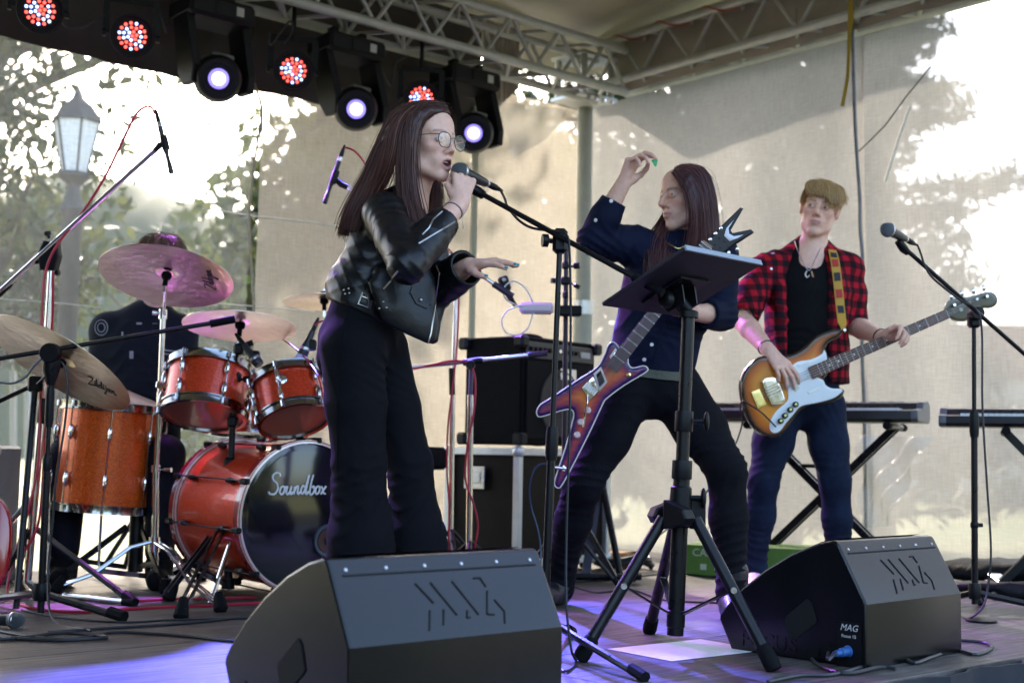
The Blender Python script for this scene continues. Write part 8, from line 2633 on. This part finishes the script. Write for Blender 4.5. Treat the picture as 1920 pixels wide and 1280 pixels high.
    fair = dict(tint=((.36, .21, .08), (.72, .47, .21)))
    cap_g = []
    for k in range(11):
        a = -1.0 + .2 * k
        # crown to rim, round the head from one temple over the back to the other
        t = math.pi * (a * .80)
        ex, ey = math.sin(t), -math.cos(t)
        cap_g.append([L(.01, 0, .119), L(ex * .034, ey * .042 - .003, .112), L(ex * .060, ey * .072 - .009, .090), L(ex * .074, ey * .090 - .012, .058), L(ex * .076, ey * .094 - .014, .020), L(ex * .070, ey * .082 - .016, -.025 if abs(a) < .6 else .012)])
    hair_mesh('hair', cap_g, 1300, .0018, hair_m, o, 12, .011, .005, .0055, seg=9, **fair)
    fringe = []
    for k in range(7):
        x = .066 - .022 * k
        fringe.append([L(.03 - .006 * k, -.01, .116), L(x * .7 + .01, .040, .107), L(x, .074, .086), L(x - .010, .091, .066 - (.012 if k > 3 else 0)), L(x - .020, .093, .048 - (.024 if k > 3 else 0.0))])
    hair_mesh('fringe', fringe, 800, .0018, hair_m, o, 13, .008, .005, .004, seg=9, **fair)
    tuft = [[L(-.03, -.02, .114), L(-.070, -.01, .098), L(-.092, .01, .070), L(-.104, .02, .05)], [L(-.03, .02, .114), L(-.066, .04, .098), L(-.084, .05, .072), L(-.086, .048, .035)]]
    hair_mesh('hair_tuft', tuft, 200, .0017, hair_m, o, 14, .006, .006, .004, seg=8, **fair)
    # necklace
    chain_m = mat('steel chain', (.5, .5, .52), .3, 1.0)
    nk = thing('necklace', 'steel chain with two pendants on the bassist\'s chest', 'necklace', P(1518, 505, 5.55))
    MB().tube(spline([P(1490, 452, 5.66), P(1496, 470, 5.62), P(1504, 488, 5.585), P(1517, 507, 5.565), P(1527, 488, 5.585), P(1538, 466, 5.62)], 5), .0018, 5).build('chain', chain_m, nk)
    MB().tube(spline([P(1513, 508, 5.56), P(1510, 514, 5.56), P(1513, 520, 5.56), P(1518, 516, 5.56)], 4), .003, 6).build('horseshoe_pendant', mat('pale pendant', (.8, .8, .8), .3, .6), nk)
    MB().box(P(1523, 514, 5.56), (.006, .004, .026), Matrix.Rotation(R(-15), 4, 'Y')).build('wooden_pendant', mat('wood pendant', (.45, .25, .1), .5), nk, smooth=False)
    # bracelets
    for w, e, lab in ((wrR, elR, 'thin bracelet on the bassist\'s plucking wrist'), (wrL, elL, 'dark watch strap on the bassist\'s fretting wrist')):
        x, y, d = frame_of(e - w)
        c = w.lerp(e, .10)
        b = MB().tube([c + (x * math.cos(t) + y * math.sin(t)) * .033 for t in [2 * math.pi * k / 20 for k in range(20)]], .0035, 6, closed=True).build('bracelet', mat('dark bracelet', (.05, .045, .05), .35, .5)); tag(b, lab, 'bracelet')
bassist()
def bass_guitar():
    o = thing('bass_guitar', 'sunburst bass guitar with a white scratch plate', 'guitar', P(1480, 720, BY))
    yf = lambda u, v: BY + (u - 1480) / 400 * .10
    burst = burst_mat('three tone sunburst', (.72, .27, .035), (.50, .11, .012), (.030, .026, .016), None, None, grain=False)
    ol = [(1580, 620), (1572, 632), (1556, 640), (1548, 652), (1552, 668), (1560, 680), (1552, 700), (1545, 710), (1549, 722), (1562, 728), (1578, 728), (1583, 735), (1572, 748), (1545, 758), (1512, 763), (1492, 780), (1474, 807), (1456, 819), (1434, 817), (1412, 800), (1397, 770), (1389, 735), (1390, 708), (1402, 686), (1425, 668), (1452, 667), (1482, 664), (1506, 652), (1530, 630), (1556, 619), (1572, 617)]
    slab('body', smooth_px(ol, 4), BY, .045, burst, o, .075, .010, yf)
    white = mat('white scratch plate', (.72, .76, .76), .3, coat=.5)
    def plate(name, pts, m, lift, th=.003, n=3): return slab(name, smooth_px(pts, n) if n else pts, BY, th + .003, m, o, .03, .0008, lambda u, v: yf(u, v) - lift)
    pg = [(1546, 656), (1541, 664), (1520, 674), (1496, 678), (1482, 690), (1476, 706), (1478, 735), (1476, 752), (1458, 768), (1446, 786), (1443, 802), (1450, 811), (1462, 808), (1474, 792), (1488, 776), (1502, 761), (1530, 755), (1560, 747), (1577, 736), (1578, 729), (1560, 728), (1548, 722), (1543, 712), (1530, 705), (1545, 690), (1551, 675)]
    plate('scratch_plate', pg, white, .005)
    plate('bridge', [(1409, 735), (1424, 729), (1437, 758), (1421, 766)], mat('brass bridge', (.75, .62, .25), .25, 1.0), .010, .008, 0)
    plate('pickup_cover', [(1430, 715), (1450, 708), (1459, 716), (1471, 746), (1468, 756), (1450, 759), (1444, 752)], chrome, .022, .02)
    plate('pickup', [(1482, 709), (1490, 704), (1499, 728), (1492, 734)], mat('pale pickup', (.55, .6, .5), .35), .010, .006, 0)
    plate('thumb_rest', [(1496, 683), (1516, 677), (1517, 680), (1497, 686)], steel, .010, .006, 0); plate('thumb_rest', [(1515, 735), (1535, 726), (1536, 729), (1517, 738)], steel, .010, .006, 0)
    for (u, v) in ((1491, 758), (1481, 768), (1471, 779), (1463, 789)):
        k_ = MB().lathe([(.012, 0), (.0115, .016), (.009, .018), (0, .018)], P(u, v, yf(u, v) - .006), (0, -1, 0), 16).build('control_knob', black_plastic, o)
        MB().lathe([(.006, .0185), (0, .019)], P(u, v, yf(u, v) - .006), (0, -1, 0), 12).build('knob_cap', mat('green brass cap', (.45, .5, .2), .3, .8), k_)
    a, b = Vector((1526, 697)), Vector((1777, 588))
    nd = (b - a).normalized(); npx = Vector((-nd.y, nd.x))
    def q(t, w, lift=0.0):
        c = a + nd * t + npx * w
        return P(c.x, c.y, yf(c.x, c.y) - .010 - lift)
    Ln = (b - a).length
    def strip(name, t0, t1, w0, w1, th, m, lift=0.0):
        f = [q(t0, -w0, lift), q(t0, w0, lift), q(t1, w1, lift), q(t1, -w1, lift)]
        MB()._add(f + [p + V(0, th, 0) for p in f], [(0, 1, 2, 3), (7, 6, 5, 4), (0, 4, 5, 1), (1, 5, 6, 2), (2, 6, 7, 3), (3, 7, 4, 0)]).build(name, m, o, smooth=False)
    strip('neck', -6, Ln, 11.5, 8.5, .024, mat('maple neck', (0.30, 0.16, 0.07), 0.35)); strip('fretboard', -6, Ln, 12, 9, .005, mat('rosewood', (.12, .055, .035), .45, noise=.2, nscale=30), .0055)
    for k in range(20):
        t = Ln * (1 - (1 - 2 ** (-k / 12 * .95)) / (1 - 2 ** (-20.5 / 12 * .95)))
        MB().tube([q(t, -11.5, .0068), q(t, 11.5, .0068)] if t < 60 else [q(t, -10, .0068), q(t, 10, .0068)], .0012, 5).build('fret', steel, o)
        if k in (3, 5, 7, 9, 12, 15, 17): MB().lathe([(.0038, .001), (0, .0012)], q(t + 4, 0, .006), (0, -1, 0), 8).build('inlay_dot', pearl, o)
    for k in range(4):
        w = -7 + 4.6 * k
        MB().tube([q(-105, w * 1.1, .016), q(-10, w, .010), q(Ln, w * .75, .008), q(Ln + 35 + 16 * k, -6, .008)], .0011, 4).build('string', steel, o)
    hs = [(1772, 582), (1776, 566), (1790, 560), (1818, 556), (1848, 548), (1862, 549), (1870, 559), (1868, 571), (1858, 577), (1840, 578), (1822, 590), (1812, 601), (1800, 602), (1786, 598)]
    slab('headstock', smooth_px(hs, 3), BY, .018, mat('olive brown headstock', (.055, .045, .018), .3, coat=.6), o, .03, .002, lambda u, v: yf(u, v) + .004)
    for (u, v) in ((1784, 560), (1804, 554), (1826, 549), (1845, 544)):
        MB().ball(P(u, v - 4, yf(u, v) + .01), (.009, .005, .014), 8, 6).build('tuning_peg', chrome, o)
        MB().lathe([(.006, 0), (.006, .015), (0, .015)], P(u + 4, v + 12, yf(u, v)), (0, -1, 0), 8).build('string_post', chrome, o)
    MB().lathe([(.008, 0), (.008, .002), (0, .0022)], P(1802, 580, yf(1802, 580) + .003), (0, -1, 0), 14).build('string_tree', mat('pale disc', (.6, .65, .5), .4), o)
    MB().lathe([(.008, 0), (.008, .012), (.005, .014), (0, .014)], P(1581, 620, yf(1581, 620)), (.4, -1, .3), 10).build('strap_button', chrome, o)
    # strap over the shoulder
    st_ = thing('guitar_strap', 'yellow and black patterned strap over the bassist\'s shoulder', 'strap', P(1570, 540, 5.58))
    sp = spline([P(1559, 465, 5.70), P(1563, 478, 5.62), P(1567, 500, 5.585), P(1572, 540, 5.575), P(1576, 580, 5.56), P(1580, 612, 5.50), P(1581, 620, 5.44)], 4)
    yel, blk, rd = mat('strap yellow', (.50, .27, .03), .7), mat('strap black', (.02, .02, .025), .7), mat('strap red', (.45, .03, .02), .7)
    vs = []
    for i, p in enumerate(sp):
        d = (sp[min(i + 1, len(sp) - 1)] - sp[max(i - 1, 0)]).normalized()
        sx = d.cross(V(0, -1, 0)).normalized() if abs(d.y) < .95 else V(1, 0, 0)
        nn = sx.cross(d).normalized()
        w = .019 if i < len(sp) - 5 else .012
        vs += [p - sx * w - nn * .002, p + sx * w - nn * .002, p + sx * w + nn * .002, p - sx * w + nn * .002]
    fs = []
    for i in range(len(sp) - 1):
        for k in range(4): fs.append((4 * i + k, 4 * i + (k + 1) % 4, 4 * i + 4 + (k + 1) % 4, 4 * i + 4 + k))
    fs += [(0, 1, 2, 3), tuple(4 * (len(sp) - 1) + k for k in (3, 2, 1, 0))]
    mesh_obj('band', vs, fs, yel, st_, smooth=False)
    for i in range(4, len(sp) - 8, 3):
        p, d = sp[i], (sp[i + 1] - sp[i - 1]).normalized()
        MB().flatbar(p - d * .018 + V(0, -.0045, 0), p + d * .018 + V(0, -.0045, 0), .026, .002, (0, 1, 0)).build('pattern_patch', blk if (i // 3) % 2 else rd, st_, smooth=False)
    cab = spline([P(1455, 800, BY - .03), P(1430, 775, BY - .045), P(1408, 760, BY - .05), P(1392, 752, BY - .03), P(1388, 765, BY + .02), P(1392, 790, BY + .1), P(1380, 830, BY + .12), P(1362, 860, BY + .14), P(1330, 915, BY + .2), P(1290, 960, BY + .3), P(1240, 1000, BY + .5), P(1200, 1030, BY + .6)], 7)
    oc = MB().tube(cab, .0034, 6).build('bass_cable', black_cable_m); tag(oc, 'thin black cable running from the bass jack to the left', 'cable')
    return o
bass_guitar()

# ================================================================== the drummer, mostly hidden by cymbals
def drummer():
    o = thing('person', 'drummer in a black T-shirt behind the drum kit, face hidden by a cymbal', 'person', V(-1.68, 6.1, 0))
    YD = 5.92
    HM = head_frame(P(302, 500, YD), (.35, -.93, -.15), (0, -.05, 1))
    HS = 1.05
    neck = P(288, 580, YD + .03)
    shR, elR, wrR = P(205, 622, YD), P(190, 735, YD - .02), P(285, 765, YD - .22)
    shL, elL, wrL = P(335, 625, YD + .05), P(352, 730, YD), P(392, 765, YD - .1)
    chest, waist, pelvis = P(265, 660, YD + .03), P(262, 790, YD + .05), P(262, 850, YD + .05)
    front = V(.3, -.95, 0)
    vol = Vol((-2.2, 5.3, 0), (-1.0, 6.25, 1.75), .0065)
    vol.chain([pelvis, waist, chest, P(282, 610, YD + .03)], [.15, .14, .165, .11], .03, (front, .75))
    vol.cap(neck, P(298, 545, YD), .058, .056, .02)
    for a, b, c in ((shR, elR, wrR), (shL, elL, wrL)):
        vol.chain([chest.lerp(a, .6), a, b], [.065, .06, .046], .02); vol.chain([b, b.lerp(c, .35), c], [.046, .046, .032], .012)
    for s, hx in ((-1, P(235, 860, YD)), (1, P(300, 860, YD))):
        kn = V(hx.x + s * .12, YD - .38, hx.z + .02); an = V(kn.x, kn.y - .02, .09)
        sb = Vol((an.x - .12, an.y - .3, -.01), (an.x + .14, an.y + .1, .2), .007); sb.chain([an, an + V(0, 0, -.045), an + V(.03, -.14, -.05)], [.06, .05, .042], .02); sb.half(V(an.x, an.y, .003), (0, 0, -1)); garment('shoe', sb, tee_m, o, 1)
        vol.chain([hx, kn], [.09, .065], .02); vol.chain([kn, an], [.06, .042], .02); vol.cap(an + V(0, 0, -.04), an + V(.03, -.14, -.05), .045, .035, .02)
    head(vol, HM, HS, jaw=1.0)
    hand(vol, wrR, (.8, -.5, .1), (0, -.2, 1), -1, [(60, 70, 40)] * 4, 1.0); hand(vol, wrL, (.5, -.8, .1), (0, 0, 1), 1, [(60, 70, 40)] * 4, 1.0)
    skin_obj('body', vol, o, (.58, .36, .28), [lambda v, c: paint_head(v, c, HM, HS)])
    eyes(o, HM, HS, (.35, -.9, -.1), (.1, .07, .04))
    sv = Vol((-2.25, 5.5, .4), (-1.0, 6.35, 1.6), .006)
    sv.chain([P(262, 835, YD + .05), waist, P(262, 720, YD + .04), chest, P(280, 612, YD + .04)], [.178, .172, .18, .19, .13], .03, (front, .78))
    sv.cap(P(283, 600, YD + .04), P(288, 583, YD + .04), .09, .07, .02)
    for a, b in ((shR, elR), (shL, elL)):
        sv.chain([P(284, 600, YD + .04), a + V(0, 0, .01)], [.075, .075], .03); sv.chain([chest.lerp(a, .5), a, a.lerp(b, .75)], [.10, .080, .078], .03)
        d = (b - a).normalized(); sv.half(a.lerp(b, .72), d, reach=.11)
    sv.folds(P(230, 680, YD - .12), (.5, 0, 1), .15, 48, .005, 3); sv.folds(P(290, 760, YD - .12), (.3, 0, 1), .16, 46, .005, 4); sv.rumple(11, .003, 3)
    sh, vs, fs = garment('t_shirt', sv, mat('faded black cotton', (0.009, 0.011, 0.018), 0.85, bump=.1, bscale=150, spec=.15), o, 1)
    t = bvh(vs, fs)
    pr = mat('grey shirt print', (0.30, 0.32, 0.36), 0.8)
    for rad in (12, 7):
        pts = [cast(t, 190 + rad * math.cos(a), 614 + rad * 1.2 * math.sin(a), .001)[0] for a in [2 * math.pi * k / 16 for k in range(17)]]
        pts = [p for p in pts if p is not None]
        if len(pts) > 8: MB().tube(pts, .0022, 4).build('print_ring', pr, sh)
    for pl in ([(256, 605), (266, 605), (266, 608), (256, 608)], [(243, 658), (250, 658), (250, 672), (243, 672)], [(228, 622), (231, 622), (231, 630), (228, 630)], [(286, 606), (295, 606), (295, 622), (286, 622)], [(308, 655), (332, 658), (332, 660), (308, 657)], [(308, 662), (332, 665), (332, 667), (308, 664)]):
        cast_patch(t, 'shirt_print', pl, pr, sh, .0012, .001, 3)
    cast_patch(t, 'breast_pocket', [(286, 607), (297, 607), (297, 622), (286, 622)], MATS['faded black cotton'], sh, .002, .002, 3)
    pv = Vol((-2.3, 5.3, .1), (-1.0, 6.35, 1.0), .007)
    for s, hx in ((-1, P(235, 860, YD)), (1, P(300, 860, YD))):
        kn = V(hx.x + s * .12, YD - .38, hx.z + .02)
        pv.chain([hx, kn], [.11, .085], .03); pv.chain([kn, V(kn.x, kn.y - .02, .15)], [.08, .06], .02)
    pv.cap(P(245, 860, YD + .05), P(285, 860, YD + .05), .13, .13, .03)
    garment('trousers', pv, mat('dark violet black trousers', (0.008, 0.007, 0.014), 0.8, spec=.15), o, 1)
    def L(x, y, z): return HM @ V(x * HS, y * HS, z * HS)
    g = []
    for k in range(15):
        a = 2 * math.pi * k / 14
        ex, ey = math.sin(a), -math.cos(a)
        low = .035 if ey > .3 else -.02
        g.append([L(0, 0, .128), L(ex * .055, ey * .065, .115), L(ex * .085, ey * .098 - .01, .065), L(ex * .086, ey * .1 - .01, low)])
    hair_mesh('hair', g, 800, .0024, hair_m, o, 21, .016, .012, .006, seg=8, tint=((.10, .055, .035), (.24, .14, .09)), wave=.004)
    st = thing('drum_throne', 'black padded drum throne under the drummer', 'stool', V(pelvis.x, pelvis.y + .05, 0))
    zt = pelvis.z - .14
    MB().lathe([(0, zt - .08), (.15, zt - .08), (.17, zt - .05), (.17, zt), (0, zt + .01)], V(pelvis.x, pelvis.y + .05, 0), (0, 0, 1), 24).build('seat', black_matte, st)
    pole(st, V(pelvis.x, pelvis.y + .05, .1), V(pelvis.x, pelvis.y + .05, zt - .08), .016, black_metal)
    for k in range(3):
        a = 2.1 * k
        MB().tube([V(pelvis.x, pelvis.y + .05, .3), V(pelvis.x + .24 * math.cos(a), pelvis.y + .05 + .24 * math.sin(a), .015)], .011, 8).build('leg', black_metal, st)
drummer()
